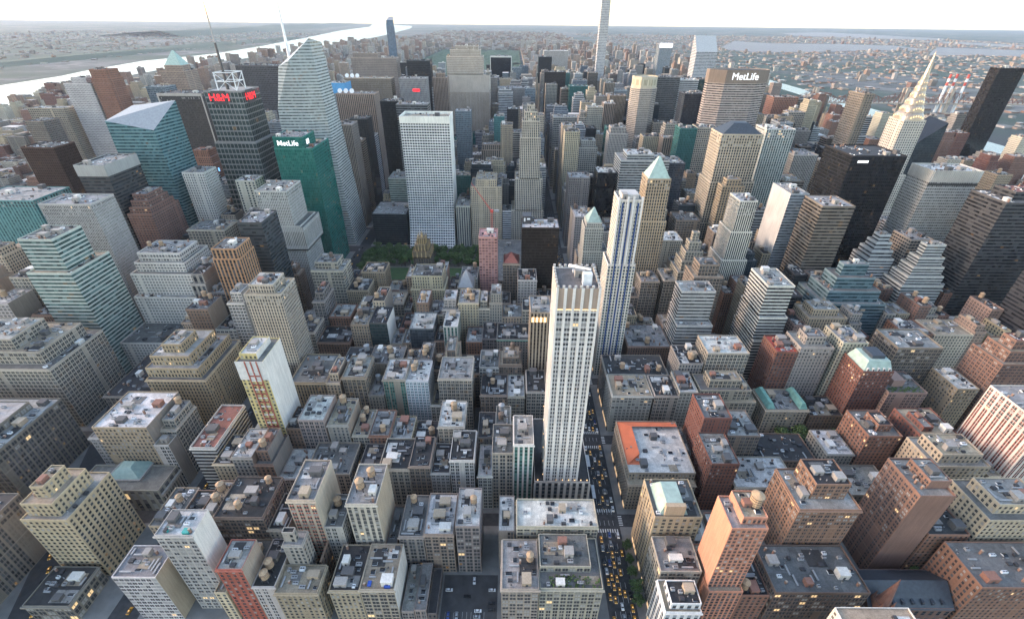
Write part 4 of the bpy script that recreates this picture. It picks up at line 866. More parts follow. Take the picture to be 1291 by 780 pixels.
('loft_building',217,'dark glass fronted loft with white side wall','darkcurve','dark',[[-210.8,-193.2,329.3,359.1,62.7]],{'party': 'E','pc': 'whitewall'}),
('loft_building',46,'small pale loft behind the wide brown roof','limel','lgrey',[[-193.0,-181.5,329.3,355.1,38.3]],{}),
('loft_building',126,'narrow cream loft with green bay windows','whiteg2','white',[[-138.8,-124.5,329.4,357.1,59.6]],{}),
('loft_building',109,'small red brick house with stepped gable','brick','lgrey',[[-117.3,-101.0,329.4,357.1,40.9]],{}),
('loft_building',233,'grey loft with green copper cornice','grey','dark',[[-86,-40.5,329.4,359.1,44.6]],{'cornice': 2}),
('loft_building',224,'brown loft with white and black roof boxes','brown','dark',[[-266.7,-234.0,329.5,359.1,38.7]],{}),
('loft_building',127,'brick loft with white painted gable wall','brick','lgrey',[[-262,-240,359.6,385.2,50.3]],{}),
('office_tower',494,'orange brown tower with dark window bays and flared crown','orangeb','grey',[[-362,-336,359.4,389,116],[-361,-337,360.4,388,126]],{}),
('office_tower',1560,'big white stepped tower with a low front wing on the left','whitewc','lgrey',[[-468,-394,332.5,434,34],[-466,-396,369.5,433,66],[-464,-400,375.5,432,90],[-460,-409,381.5,426,100],[-456,-413,385.5,418,109]],{'tank': 2}),
('office_tower',2261,'pale green ribbon windowed tower with white top','greenrib','grey',[[-509,-469,323.0,370,118],[-506,-476,329.0,362,148]],{}),
('office_tower',1096,'grey pinstriped slab with pale corner edge','pinstripe','mech',[[-553,-500,407.1,440,152]],{}),
('office_tower',643,'teal tower with white vertical stripes at the left edge','tealpier','lgrey',[[-720,-640,486.1,540,128]],{}),
('office_tower',568,'dark brown tower with orange lit corner on the left','dbrownglass','dark',[[-790,-742,651.1,690,150]],{}),
('office_tower',697,'dark ribbed tower with grey metal crown','darkrib','lgrey',[[-575,-541,490.2,545,168]],{'crown': 1}),
('loft_building',348,'cream grey stepped tower with pointed roof huts','limel','grey',[[-293,-258,407.9,437.7,78.7],[-289,-264,412.9,433.7,86.7]],{'tank': 1}),
('loft_building',146,'tan loft with row of wooden tanks','tan','dark',[[-257.9,-234.0,407.9,435.7,54.5]],{'tank': 3}),
('loft_building',144,'tan loft with chimney stacks near the park','tan','dark',[[-248.0,-221.3,438.1,463.8,62.3]],{}),
('loft_building',25,'reddish loft with pale roof beside the park lawn','brick','lgrey',[[-221.1,-207.5,438.1,463.8,37.7]],{}),
('loft_building',86,'low cream loft with pedimented roof','limel','tan',[[-229.3,-195.9,408.0,435.7,37.5]],{}),
('loft_building',287,'ornate cream block with white cornice','cream','grey',[[-184.3,-147.5,406.6,438.1,58],[-182.8,-149.0,408.1,437.7,73.5]],{'cornice': 1}),
('office_tower',72,'black brick tower with gilded gothic crown','darkgold','dark',[[-186,-166,440.4,465,80]],{'gothic': 1}),
('loft_building',59,'slim stone block with grey pyramid roof','tanl','lgrey',[[-133.0,-114.2,408.2,435.7,58.5]],{'pyr': 'grey'}),
('loft_building',31,'loft with dark green cluttered roof','limel','dark',[[-108.4,-73.4,408.2,435.7,38.8]],{}),
('office_tower',283,'tower wrapped in pink construction netting','pinknet','pinkroof',[[-109.5,-88.4,437.8,463.8,107.3]],{'crane': 1}),
('loft_building',161,'brown stone block with red hip roof','brownl','redroof',[[-82,-63,437.9,463.8,74.5]],{'pyr': 'red'}),
('office_tower',562,'dark brown glass box tower with pale flat roof','darkbox','white',[[-61,-19,441.1,470,118]],{'sign2': 1}),
('library',126,'long low pale stone library with grey roofs','limel','grey',[[-108,-24,490.1,625,24]],{}),
('office_tower',1285,'slim white tower with bright blue vertical stripes and yellow corners','yelblue','lgrey',[[15,40,330.2,356,128],[17.5,37.5,330.7,354,188]],{'blue': 1}),
('office_tower',666,'tan brick tower with green copper pyramid roof','tanb2','green',[[64,104,432.2,468,40],[68,98,438.2,468,128],[70.5,95.5,440.7,465.5,174]],{'pyr': 'green'}),
('loft_building',185,'cream grey loft right of the green pyramid tower','limel','lgrey',[[98,111.5,408.0,437.7,71.1]],{}),
('office_tower',128,'cream tower with mansarded white roof','creamw','white',[[111.1,139.8,486.4,516.1,84.7]],{}),
('office_tower',654,'white grey ribbon windowed block with blank parapets','ribgw','lgrey',[[90,125,329.3,359,63],[90.4,123,337.3,358.6,97]],{}),
('office_tower',251,'brown brick tower with stepped crown','brownl','grey',[[113,143,369.4,398,95],[118,138,374.4,393,107]],{}),
('office_tower',202,'grey brown stepped tower like a layered cake','limel','lgrey',[[112,143,410.4,440,80],[115,140,413.4,437,92],[118,137,416.4,434,102],[121,134,419.4,431,112],[124,131,422.4,428,122]],{}),
('office_tower',654,'slim white tower with black window stripes','whitepier','white',[[167,196,431.4,469,85],[170,194,434.4,467.5,118],[173,192,437.4,466,152]],{}),
('office_tower',937,'white tower with black striped front and pinkish side','zebra','lgrey',[[166,195,323.5,371,50],[166,193,326.5,369,75],[166,191,329.5,366,108]],{}),
('office_tower',39,'low black glass block beside the zebra striped tower','blackrib','dark',[[195,228,366.0,398,76]],{}),
('office_tower',631,'silver grey tower with white serrated west edge','silverw','lgrey',[[254,276,486.1,530,145]],{'party': 'W','pc': 'silverwall'}),
('office_tower',945,'brown tower with horizontal window bands','brownrib','lgrey',[[258,293,430.1,466,150]],{}),
('office_tower',1503,'huge black glass tower with roof equipment','blackglass','dark',[[312,374,490.1,545,188]],{'sign3': 1}),
('office_tower',1235,'pale grey gridded slab with louvred crown','silvergrid','white',[[408,465,486.2,520,172]],{'crown': 2}),
('office_tower',2076,'dark grey banded slab with brown roof house at the right edge','slateribs','redroof',[[426,495,407.2,450,163],[440,487,417.2,442,171]],{}),
('office_tower',272,'black tower cut by the right edge','blackrib','dark',[[436,520,329.2,366,120]],{}),
('office_tower',823,'teal glass ziggurat with stepped tiers','tealrib','lgrey',[[250,316,364.3,412,68],[256,310,370.3,406,80],[264,304,377.3,400,92],[271,297,384.3,393,104]],{}),
('office_tower',317,'white stepped tower behind the teal ziggurat','whiterib','lgrey',[[338,368,437.3,466,85],[341,365,440.3,463,94],[344,362,443.3,460,103],[347,359,446.3,457,111]],{}),
('office_tower',217,'tan gridded slab between two white stepped towers','gridtan','lgrey',[[384,410,445.3,475,106]],{}),
('office_tower',648,'white layered tower with windowed crown','whiterib','white',[[362,408,405.4,436,68],[366,406,408.4,434,78],[370,404,411.4,432,88],[374,402,414.4,430,98],[378,399,417.4,427,112]],{}),
('office_tower',889,'pale grey finely ribbed slab with stepped shoulder','greyfine','lgrey',[[-374,-329,483.4,534,100],[-374,-325,481.4,536,70],[-374,-337,486.4,530,142]],{}),
('office_tower',574,'dark glass block with thin white floor lines','darkline','mech',[[-357,-332,407.5,445,134]],{}),
('office_tower',171,'slim cream tower with blank west wall','creamblank','white',[[-440,-414,565.5,590,130]],{}),
('loft_building',272,'stone block with arched top storey','limel','grey',[[-470,-425,486.0,520,93]],{}),
('office_tower',665,'brown stepped tower with many setbacks','brownbrick','lgrey',[[-535,-506,486.1,540,112],[-533,-508,490.1,536,119],[-531,-510,494.1,532,126],[-529,-512,498.1,528,133]],{}),
('office_tower',447,'slim white tower with window rows before the lit square','whiteb','lgrey',[[-507,-478,565.1,595,140]],{}),
('office_tower',128,'red brown stepped tower among lit billboards','redbrown','redroof',[[-614,-571,740.1,780,105],[-610,-575,744.1,776,115],[-606,-579,748.1,772,125]],{'billb': 1}),
('office_tower',1176,'teal glass tower with slanted triangular roof panel','tealglass','white',[[-582,-519,566.2,620,196]],{'slope': 1}),
('office_tower',705,'dark ribbed slab with pale concrete edges','darkpier','dark',[[-675,-600,812.2,860,203]],{'edge': 1}),
('office_tower',216,'brick tower with green copper pyramid top far left','brickw','green',[[-930,-870,1215.3,1270,200],[-921,-879,1224.3,1261,212]],{'pyr': 'green'}),
('office_tower',685,'glass tower with red rooftop sign and tall antenna mast','greygrid','lgrey',[[-504,-444,651.3,715,160]],{'conde': 1}),
('office_tower',288,'dark grid tower left of the crystal tower','darkgridt','dark',[[-662,-568,1062.3,1110,226]],{}),
('office_tower',2499,'faceted pale glass crystal tower with white spire','crystal','lgrey',[[-412,-327,655.4,722,292]],{'crystal': 1}),
('office_tower',1223,'green glass tower with white lettering at its top','greenglass','mech',[[-378,-329,566.4,628,172],[-377,-339,566.9,608,186]],{'sign1': 1}),
('office_tower',386,'dark glass cube by the park corner','darkglass','mech',[[-294,-240,656.4,715,52]],{}),
('office_tower',130,'greenish banded block behind the dark glass cube','greenrib','lgrey',[[-282,-244,736.5,780,85]],{}),
('office_tower',1594,'white gridded slab tower with flaring foot above the park','gridwhite','white',[[-236,-164,668.0,712,192]],{'grace': 1}),
('loft_building',178,'narrow white block with dark vertical windows facing the park','limep','lgrey',[[-160,-138,656.0,700,66]],{}),
('office_tower',472,'cream stepped tower facing the park','cream','tan',[[-136,-88,656.1,705,97],[-128,-96,659.1,701,107]],{}),
('office_tower',700,'slender stepped limestone tower with dark stripes','limepier','lgrey',[[-73,-23,656.1,700,60],[-68,-26,656.1,696,110],[-61,-31,656.1,690,170],[-58.5,-33.5,658.6,687.5,192],[-55.0,-37.0,662.1,684.0,204],[-51.0,-41.0,666.1,680.0,212]],{}),
('office_tower',339,'brown grey tower with satellite dishes on its roof','brownpier','grey',[[-400,-329,893.2,930,195]],{'dish': 1}),
('office_tower',205,'brown grey ribbed slab with pale top band','tanpier','mech',[[-355,-329,735.2,770,170]],{}),
('office_tower',227,'dark slab behind the brown ribbed slab','darkglass','dark',[[-357,-327,816.2,850,165]],{}),
('office_tower',289,'black glass slab with white vertical edges','blackwhite','dark',[[-300,-266,816.3,850,194]],{}),
('office_tower',20,'grey tower with bright blue glass top band','blueband','lgrey',[[-450,-409,982.3,1020,203]],{'blueband': 1}),
('office_tower',133,'dark slab with boxy grey roof behind the white gridded slab','greyslab','mech',[[-266,-214,784.3,814,194]],{}),
('office_tower',191,'grey banded tower with small red sign','greyribs','lgrey',[[-316,-258,1054.4,1090,206]],{'redsign': 1}),
('office_tower',139,'plain dark slab left of the park opening','darkglass2','dark',[[-328,-272,1213.4,1250,228]],{}),
('office_tower',165,'brown ribbed tower with stepped crown','brownpier','tan',[[-256,-222,1133.5,1165,200],[-249,-229,1140.5,1158,208]],{}),
('office_tower',200,'broad brown slab with white dishes on the roof','brownslab','tan',[[-434,-333,1054.5,1090,205]],{'dish': 1}),
('office_tower',292,'broad tan slab behind the brown slab','brownslab2','tan',[[-460,-352,1213.0,1250,233],[-456,-397,1218.0,1245,243]],{}),
('office_tower',669,'tall limestone slab with fine vertical lines and stepped shoulders','rock','lgrey',[[-232,-140,1213.1,1262,200],[-232,-129,1211.1,1262,30],[-232,-145,1213.1,1262,238],[-223,-151,1215.1,1257,252],[-211,-156,1217.1,1251,260]],{}),
('office_tower',77,'grey slab right of the tall limestone slab','greypier','lgrey',[[-138,-114,1300.1,1335,185]],{}),
('office_tower',101,'black sloping slab framed in white','solow','white',[[-155,-78,1857.1,1900,200]],{'edge': 1}),
('office_tower',62,'wide grey ribbed slab near the church spire','greypier','lgrey',[[-112,-34,1291.2,1330,162]],{}),
('office_tower',50,'narrow teal glass tower','tealglass2','lgrey',[[-108,-88,895.2,925,158]],{}),
('office_tower',218,'blue grey checkered tower right of the white gridded slab','bluetex','lgrey',[[-181,-152,895.3,925,167]],{}),
('office_tower',83,'tall blue glass tower with curved top standing above the horizon','blueglass','lgrey',[[-517,-490,1857.3,1890,300]],{'curvetop': 1}),
('office_tower',518,'white tower with mast on the far left','whiteb','lgrey',[[-990,-935,1000.3,1040,195],[-978,-947,1008.3,1032,205]],{}),
('office_tower',431,'tower with orange construction top on the far left','redbrown','orange',[[-930,-893,1000.4,1040,205],[-928,-895,1002.4,1038,221]],{}),
('apartment_building',109,'blue grey apartment tower near the river','bluegrey','lgrey',[[-860,-820,1050.4,1090,185]],{}),
('apartment_building',4,'grey slab left of the green pyramid far left','greyp','lgrey',[[-815,-770,1010.4,1050,160]],{}),
('apartment_building',325,'broad tan apartment slab on the far left','tanl','lgrey',[[-1075,-1000,985.5,1020,150]],{}),
('apartment_building',220,'brown slab beside the broad tan slab','brownl','dark',[[-1010,-975,900.0,940,140]],{}),
('office_tower',416,'broad grey banded office slab with white roof','ribgrey','white',[[88,160,650.0,700,140],[98,138,658.0,692,147]],{}),
('office_tower',175,'narrow dark blue slab behind the green pyramid tower','navy','lgrey',[[162,186,656.1,700,135]],{}),
('office_tower',265,'black slab with white roof rim','blackglass','white',[[57,85,657.1,690,120]],{}),
('office_tower',254,'dark stone slab with lit windows along the avenue','greylit','lgrey',[[14,46,656.2,690,112]],{}),
('office_tower',301,'white tower with green hipped roof','whitegp','green',[[17,48,484.2,517,70],[17,40,486.2,515,100],[19,38,488.2,513,106]],{'pyr': 'green'}),
('office_tower',376,'cream octagonal tower with lighted glass crown','creamoct','lgrey',[[169,219,975.2,1020,200]],{'oct': 1}),
('office_tower',259,'dark steel banded slab right of the cream octagonal tower','darkgreyg','dark',[[222,284,1054.3,1100,213]],{}),
('office_tower',68,'slab with black and white bands and louvred top','whiteblk','white',[[284.1,325,1056.3,1100,208]],{}),
('office_tower',172,'dark blue slab left of the lettered octagonal slab','navy2','dark',[[249,297,902.3,940,200]],{}),
('office_tower',11,'dark green slab with small temple top','greendark','dark',[[337,379,1133.4,1170,201]],{}),
('office_tower',990,'huge lettered octagonal slab with horizontal bands','metl','dark',[[261,362,822.4,862,246]],{'metlife': 1}),
('office_tower',169,'white banded tower with slanted roof','citi','white',[[470,532,1526.5,1572,240]],{'citi': 1}),
('office_tower',115,'glass tower with white lit top','bloom','white',[[472,519,1940.5,1985,240]],{'whitetop': 1}),
('office_tower',192,'very tall slender white gridded tower','park432','lgrey',[[216,245,1775.0,1804,426]],{}),
('office_tower',59,'dark slab right of the great park','darkglass2','dark',[[15,61,1769.1,1800,205]],{}),
('office_tower',85,'broad white ribbed slab beyond the dark towers','whitepier2','white',[[43,134,1941.1,1985,215]],{}),
('office_tower',99,'black brown slab along the avenue','blackbrown','dark',[[14,72,1372.1,1410,193]],{}),
('office_tower',61,'teal glass slab right of the black brown slab','tealglass3','teal',[[67,114,1212.2,1250,176]],{}),
('office_tower',88,'brown tower with slanted window piers','brownpier','lgrey',[[138,174,1054.2,1085,176]],{}),
('office_tower',33,'slim cream tower with pointed top','cream','lgrey',[[100,122,1133.3,1160,175],[104,118,1137.3,1156,183]],{}),
('office_tower',139,'grey gridded office slab with white frame','gridgrey','lgrey',[[12,70,975.3,1010,144]],{}),
('office_tower',0,'tan stepped tower along the avenue','tan','grey',[[22,57,895.3,930,105],[26,53,899.3,926,115],[30,49,903.3,922,123]],{}),
('office_tower',149,'white ornate tower with arched crown','whitel','lgrey',[[47,81,816.4,850,120],[51,77,820.4,846,132]],{}),
('office_tower',0,'white banded block behind the broad grey slab','whiterib','lgrey',[[112,146,895.4,930,128]],{}),
('office_tower',941,'massive tan brick tower before the lettered slab','tanpale','dark',[[198,263,585.4,633,70],[200,260,587.4,632,128],[202,257,590.4,630,190]],{'pyr': 'darkhip'}),
('office_tower',210,'tan stepped wing with pinnacled crown','tanb2','tan',[[207,236,562.5,579,130],[212,231,565.5,578,138]],{}),
('office_tower',547,'white stone tower with lit green windows','litgrid','white',[[292,334,655.0,690,185]],{}),
('office_tower',139,'red brown slab far right of the lettered slab','redbrown','tan',[[495,548,1054.0,1090,176]],{}),
('office_tower',340,'slim brown tower behind the chrome spire','brownl','tan',[[513,530,800.1,840,215]],{}),
('office_tower',176,'white brick tower with arched chrome crown and needle spire','chrys','lgrey',[[486,536,660.1,712,150]],{'chrysler': 1}),
('office_tower',417,'dark glass wedge with sloping roof','darkglass3','dark',[[568,624,737.2,780,175]],{'slope': 2}),
('office_tower',701,'tall black glass slab leaning at the right edge','trump','dark',[[958,1012,1060.2,1085,236]],{}),
('office_tower',52,'brown banded block with rounded bands','brownrib','tan',[[340,372,656.2,700,110]],{}),
('office_tower',218,'grey ribbed slab left of the chrome spire','greypier','lgrey',[[390,430,735.3,780,130]],{}),
('office_tower',8,'dark slab in the middle right','darkglass2','dark',[[440,470,900.3,950,150]],{}),
('apartment_building',0,'white ribbed apartment tower far right','whitepier2','lgrey',[[560,600,1130.3,1170,160]],{}),
('office_tower',5,'stone tower with white domed top','limel','lgrey',[[120,141,566.4,595,95]],{'dome': 1}),
('office_tower',176,'brown stone block right of the domed tower','brownl','grey',[[157,190,566.4,600,80]],{}),
('office_tower',2442,'tall white fluted stone tower in the centre with notched crown','fluted','grey',[[-47.4,-24,171.0,197,192]],{'fifth': 1}),
('loft_building',406,'pale grey loft with black roof and two tanks right of the low red brick block','greyp','dark',[[-220.5,-207.4,93.9,123.2,37.1]],{'tank': 2,'party': 'EW'}),
('loft_building',370,'pale stone loft with pale roof and a tank right of the curved white roof','limel','lgrey',[[-337.8,-326.6,202.3,228.5,48.7],[-336.4,-327.1,205.7,226.9,55.8]],{'tank': 1}),
('loft_building',346,'brown loft with grey roof and a tank right of the white and black striped block','brown','grey',[[-253.1,-240.1,172.4,199.9,46.6],[-251.0,-242.8,175.9,197.8,56.5]],{'tank': 1,'party': 'EW'}),
('loft_building',288,'grey loft with sandy roof and a tank behind the broad flat grey roof','grey','tan',[[-210.5,-194.8,202.6,232.2,54.7]],{'tank': 1,'party': 'EW'}),
('loft_building',288,'brown loft with grey roof and two tanks right of the white stepped tower','brown','grey',[[-384.1,-363.4,329.3,354.9,77.1]],{'tank': 2,'party': 'EW'}),
('loft_building',269,'grey loft with white roof and a tank right of the white and black striped block','grey','white',[[-267.7,-253.3,172.5,199.9,53.5]],{'tank': 1,'party': 'EW'}),
('loft_building',267,'pale stone loft with black roof left of the tall white fluted tower','limel','dark',[[-58.3,-41.8,251.1,280.2,46.3]],{}),
('loft_building',265,'grey loft with black roof in front of the red striped slab','grey','dark',[[-204.7,-193.1,108.3,117.5,54.5],[-203.8,-197.0,110.5,114.0,63.3]],{}),
('loft_building',265,'pale grey loft with pale roof and a tank left of the pale green ribbon tower','greyp','lgrey',[[-571.4,-552.0,329.3,356.9,81.2]],{'tank': 1,'party': 'EW'}),
('loft_building',254,'white loft with pale roof left of the slender tan apartment tower','whitel','lgrey',[[-342.4,-326.6,329.6,352.9,84.2],[-338.7,-328.3,333.2,350.5,93.7]],{'party': 'EW'}),
('loft_building',253,'white loft with sandy roof behind the columned bank hall','whitel','tan',[[-337.8,-326.6,191.3,201.6,44.0]],{'party': 'EW'}),
('loft_building',234,'grey tan loft with pale roof and two tanks right of the blue striped tower','tanl','lgrey',[[72.4,92.9,407.8,431.9,69.3]],{'tank': 2}),
('loft_building',216,'cream loft with pale roof and two tanks right of the grey glass loft','cream','lgrey',[[-126.5,-106.0,359.7,389.2,68.2]],{'tank': 2}),
('office_tower',216,'cream tower with black roof right of the slender limestone tower','cream','dark',[[15.3,40.2,765.2,793.9,157.2]],{}),
('loft_building',207,'tan brick loft with grey roof and a tank right of the columned bank hall','tan','grey',[[-295.4,-279.5,123.9,151.9,48.1]],{'tank': 1,'party': 'EW'}),
('office_tower',207,'teal glass tower with black roof left of the massive tan tower','tealglass3','dark',[[205.6,234.5,765.2,793.9,164.1]],{}),
('loft_building',201,'cream loft with black roof in front of the white and black striped block','cream','dark',[[-282.7,-267.9,172.3,199.9,46.9]],{}),
('loft_building',199,'white loft with white roof left of the slim white and green block','whitel','white',[[-95.2,-85.1,172.3,201.6,36.6]],{}),
('office_tower',188,'cream tower with grey roof and a tank left of the pale green ribbon tower','cream','grey',[[-644.4,-622.6,408.1,431.5,92.6],[-643.6,-626.0,410.5,429.8,100.2]],{'tank': 1}),
('loft_building',180,'stone grey loft with black roof and a tank left of the orange brown tower','stonecol','dark',[[-393.3,-378.8,359.4,389.2,87.9],[-391.1,-379.5,361.8,387.9,97.5]],{'tank': 1,'party': 'EW'}),
('office_tower',180,'grey ribbed tower with pale roof behind the broad grey banded slab','greypier','lgrey',[[88.5,120.4,765.2,791.9,154.8],[91.7,116.8,769.0,790.4,164.4]],{}),
('apartment_building',177,'pinkish apartment block with grey roof and a tank behind the red topped brown tower','pinkb','grey',[[423.5,435.8,359.6,387.5,65.7]],{'tank': 1}),
('loft_building',172,'dark grey loft with black roof right of the slender tan apartment tower','greyd','dark',[[-275.8,-264.1,359.6,389.2,68.5],[-272.8,-264.8,363.2,385.5,76.9]],{}),
('office_tower',167,'tan gridded tower with black roof left of the massive tan tower','gridtan','dark',[[234.7,268.0,765.1,795.6,165.4]],{}),
('apartment_building',159,'red brick apartment block with black roof and a tank right of the white ribbon block','brick','dark',[[167.8,180.7,407.9,431.1,54.6]],{'tank': 1}),
('loft_building',154,'cream loft with grey roof and a tank right of the yellow panelled tower','cream','grey',[[-227.9,-216.2,250.9,280.2,54.0],[-224.8,-217.4,254.2,276.7,61.8]],{'tank': 1,'party': 'EW'}),
('apartment_building',153,'brown brick apartment block with grey roof and two tanks behind the broad brown block','brownbrick','grey',[[347.0,359.4,359.4,387.5,69.3]],{'tank': 2}),
('loft_building',149,'dark brown loft with sandy roof and a tank in front of the green corniced loft','dloft','tan',[[-82.6,-62.1,280.8,304.9,50.6],[-79.3,-64.5,284.3,302.4,56.8]],{'tank': 1}),
('office_tower',147,'red brick tower with pale roof in front of the tall black slab','brick','lgrey',[[868.8,903.5,844.6,871.6,94.7],[870.7,900.7,847.0,870.1,104.3]],{}),
('apartment_building',145,'pinkish apartment block with sandy roof behind the red topped brown tower','pinkb','tan',[[385.2,396.7,329.6,354.9,57.7],[385.7,394.3,332.3,353.2,64.3]],{}),
('loft_building',139,'brown loft with pale roof behind the slender tan apartment tower','brown','lgrey',[[-338.7,-326.6,445.3,463.9,53.9],[-335.9,-329.9,448.2,461.2,61.2]],{}),
('loft_building',136,'pale grey loft with black roof in front of the dark box tower','greyp','dark',[[-65.0,-43.8,408.1,435.5,69.5]],{'party': 'EW'}),
('office_tower',132,'tan brick tower with black roof and a tank right of the pale gridded slab','tan','dark',[[658.3,681.8,655.3,679.0,122.7]],{'tank': 1}),
('loft_building',128,'pale grey loft with white roof and a tank right of the dark box tower','greyp','white',[[15.3,41.7,565.0,592.5,85.4]],{'tank': 1}),
('loft_building',125,'white loft with grey roof in front of the green corniced loft','whitel','grey',[[-100.5,-82.8,281.1,306.9,47.8]],{'party': 'EW'}),
('office_tower',119,'tan brick tower with black roof behind the slender limestone tower','tan','dark',[[-93.2,-71.7,814.2,841.9,157.7]],{}),
('loft_building',117,'cream loft with sandy roof in front of the low red brick block','cream','tan',[[-244.4,-237.5,93.9,123.2,30]],{}),
('loft_building',115,'brown loft with black roof left of the broad flat grey roof','brown','dark',[[-242.4,-231.6,202.5,226.5,50.5]],{'party': 'EW'}),
('loft_building',114,'brown loft with sandy roof and two tanks behind the blank white wall','brown','tan',[[-264.4,-252.9,123.9,153.6,53.3]],{'tank': 2,'party': 'EW'}),
('office_block',114,'tan brick office block with black roof and two tanks left of the zebra striped tower','tan','dark',[[167.8,189.4,371.3,387.5,84.0]],{'tank': 2}),
('office_tower',113,'grey tower with black roof behind the antenna tower','grey','dark',[[-571.4,-541.5,844.7,875.3,171.6]],{}),
('loft_building',111,'grey loft with pale roof behind the green corniced loft','grey','lgrey',[[-94.4,-81.6,359.4,385.5,68.1],[-93.0,-82.6,363.2,383.4,77.6]],{'party': 'EW'}),
('office_tower',107,'cream white tower with sandy roof left of the dark wedge','creamw','tan',[[824.1,853.2,1162.5,1193.3,120.6],[825.0,850.2,1164.9,1191.5,128.4]],{}),
('loft_building',106,'grey tan loft with grey roof and a tank right of the slender tan apartment tower','tanl','grey',[[-281.6,-266.9,329.2,356.9,50.9]],{'tank': 1}),
('office_tower',106,'dark red tower with sandy roof in front of the tall black slab','redd','tan',[[824.1,845.6,844.5,873.6,96.1],[826.1,843.2,848.2,872.3,105.5]],{}),
('office_tower',105,'brown banded tower with black roof behind the dark glass cube','brownrib','dark',[[-342.5,-326.6,770.3,795.6,137.7]],{}),
('loft_building',103,'brown loft with grey roof right of the cream block with dark strips','brown','grey',[[-151.2,-144.0,124.1,151.9,30]],{}),
('loft_building',103,'dark grey loft with black roof and a tank left of the green corniced loft','greyd','dark',[[-100.8,-86.2,329.3,358.6,45.3]],{'tank': 1,'party': 'EW'}),
('office_tower',102,'pale stone tower with sandy roof left of the cream octagonal tower','limel','tan',[[72.1,103.0,924.3,950.9,171.8]],{}),
('office_tower',100,'pale stone tower with grey roof left of the pale green ribbon tower','limel','grey',[[-571.4,-549.7,359.2,389.2,93.5]],{}),
('office_tower',95,'cream tower with white roof behind the lit white stone tower','cream','white',[[526.1,546.2,973.5,1002.6,172.7],[527.7,542.7,976.0,999.6,181.6]],{}),
('apartment_building',94,'grey apartment block with pale roof and a tank in front of the teal ziggurat','grey','lgrey',[[258.1,269.2,329.2,352.9,67.0],[258.9,268.7,333.0,350.7,76.2]],{'tank': 1}),
('office_tower',94,'cream white tower with grey roof in front of the tall black slab','creamw','grey',[[944.9,983.6,924.3,948.9,123.6]],{}),
('loft_building',93,'pale stone loft with white roof behind the green corniced loft','limel','white',[[-105.8,-94.6,359.6,387.5,62.0],[-104.0,-96.9,362.4,383.5,69.4]],{'party': 'EW'}),
('office_tower',93,'cream tower with black roof behind the antenna tower','cream','dark',[[-541.3,-510.7,844.6,869.6,162.0],[-539.5,-512.6,848.6,867.7,169.1]],{}),
('loft_building',90,'tan brick loft with pale roof behind the green corniced loft','tan','lgrey',[[-81.4,-60.7,359.6,385.5,51.7]],{'party': 'EW'}),
('loft_building',89,'white loft with black roof behind the tan stepped block','whitel','dark',[[-363.2,-342.6,329.2,356.9,53.9]],{'party': 'EW'}),
('loft_building',88,'cream loft with black roof and a tank left of the ornate cream block','cream','dark',[[-214.0,-201.7,359.6,389.2,69.7]],{'tank': 1,'party': 'EW'}),
('office_tower',88,'dark red tower with pale roof right of the dark wedge','redd','lgrey',[[855.9,882.1,973.3,1000.9,121.6]],{}),
('apartment_building',87,'sandy apartment block with sandy roof behind the red topped brown tower','tanb','tan',[[413.5,427.3,329.3,358.6,48.2],[417.3,423.8,332.9,356.3,58.0]],{}),
('office_block',87,'dark glass office block with black roof in front of the brown banded tower','darkglass2','dark',[[243.7,257.8,412.3,435.5,77.0]],{}),
('loft_building',86,'pale grey loft with white roof in front of the ornate cream block','greyp','white',[[-143.0,-126.7,359.6,385.5,60.5],[-141.8,-129.1,363.5,383.6,70.2]],{'party': 'EW'}),
('office_block',84,'white banded office block with grey roof behind the pink netted tower','whiterib','grey',[[-87.1,-73.2,655.6,684.7,58.9]],{}),
('office_tower',84,'white banded tower with grey roof right of the tall limestone slab','whiterib','grey',[[-106.6,-72.3,1162.5,1191.6,166.1],[-105.5,-75.6,1164.8,1188.9,172.9]],{}),
('loft_building',83,'brown loft with white roof and two tanks in front of the ornate cream block','brown','white',[[-169.6,-157.5,359.5,387.5,67.6]],{'tank': 2}),
('office_tower',82,'teal glass tower with sandy roof right of the white gridded slab','tealglass3','tan',[[-174.3,-142.1,735.3,764.3,90.8]],{}),
('office_tower',81,'cream tower with black roof behind the broad grey banded slab','cream','dark',[[167.8,203.8,844.5,871.6,134.3]],{}),
('loft_building',80,'brown grey loft with grey roof left of the pale green ribbon tower','brownl','grey',[[-623.3,-599.6,359.5,389.2,83.5],[-622.6,-603.1,363.0,387.6,92.9]],{'party': 'EW'}),
('office_tower',78,'black glass tower with white roof left of the slender limestone tower','darkglass3','white',[[-141.9,-104.7,734.9,762.6,103.2],[-140.4,-107.5,737.0,759.1,109.6]],{}),
('office_tower',78,'brown ribbed tower with white roof left of the cream octagonal tower','brownpier','white',[[118.3,143.2,1003.6,1034.3,166.9]],{}),
('office_tower',77,'grey tower with black roof left of the tall black slab','grey','dark',[[979.7,1015.9,1132.3,1157.9,124.0],[981.5,1015.3,1135.5,1155.1,132.9]],{}),
('loft_building',76,'brown loft with black roof and a tank behind the blank white wall','brown','dark',[[-279.3,-264.6,123.8,149.9,47.9]],{'tank': 1,'party': 'EW'}),
('office_tower',76,'cream tower with pale roof right of the slender limestone tower','cream','lgrey',[[15.3,33.8,814.2,843.6,157.8]],{}),
('office_tower',75,'tan gridded tower with black roof in front of the very tall slender tower','gridtan','dark',[[15.3,46.1,1321.7,1348.6,168.2]],{}),
('loft_building',74,'dark brown loft with pale roof and two tanks right of the grey glass loft','dloft','lgrey',[[-132.5,-119.3,281.0,308.9,57.4],[-129.2,-121.7,283.8,306.0,64.6]],{'tank': 2,'party': 'EW'}),
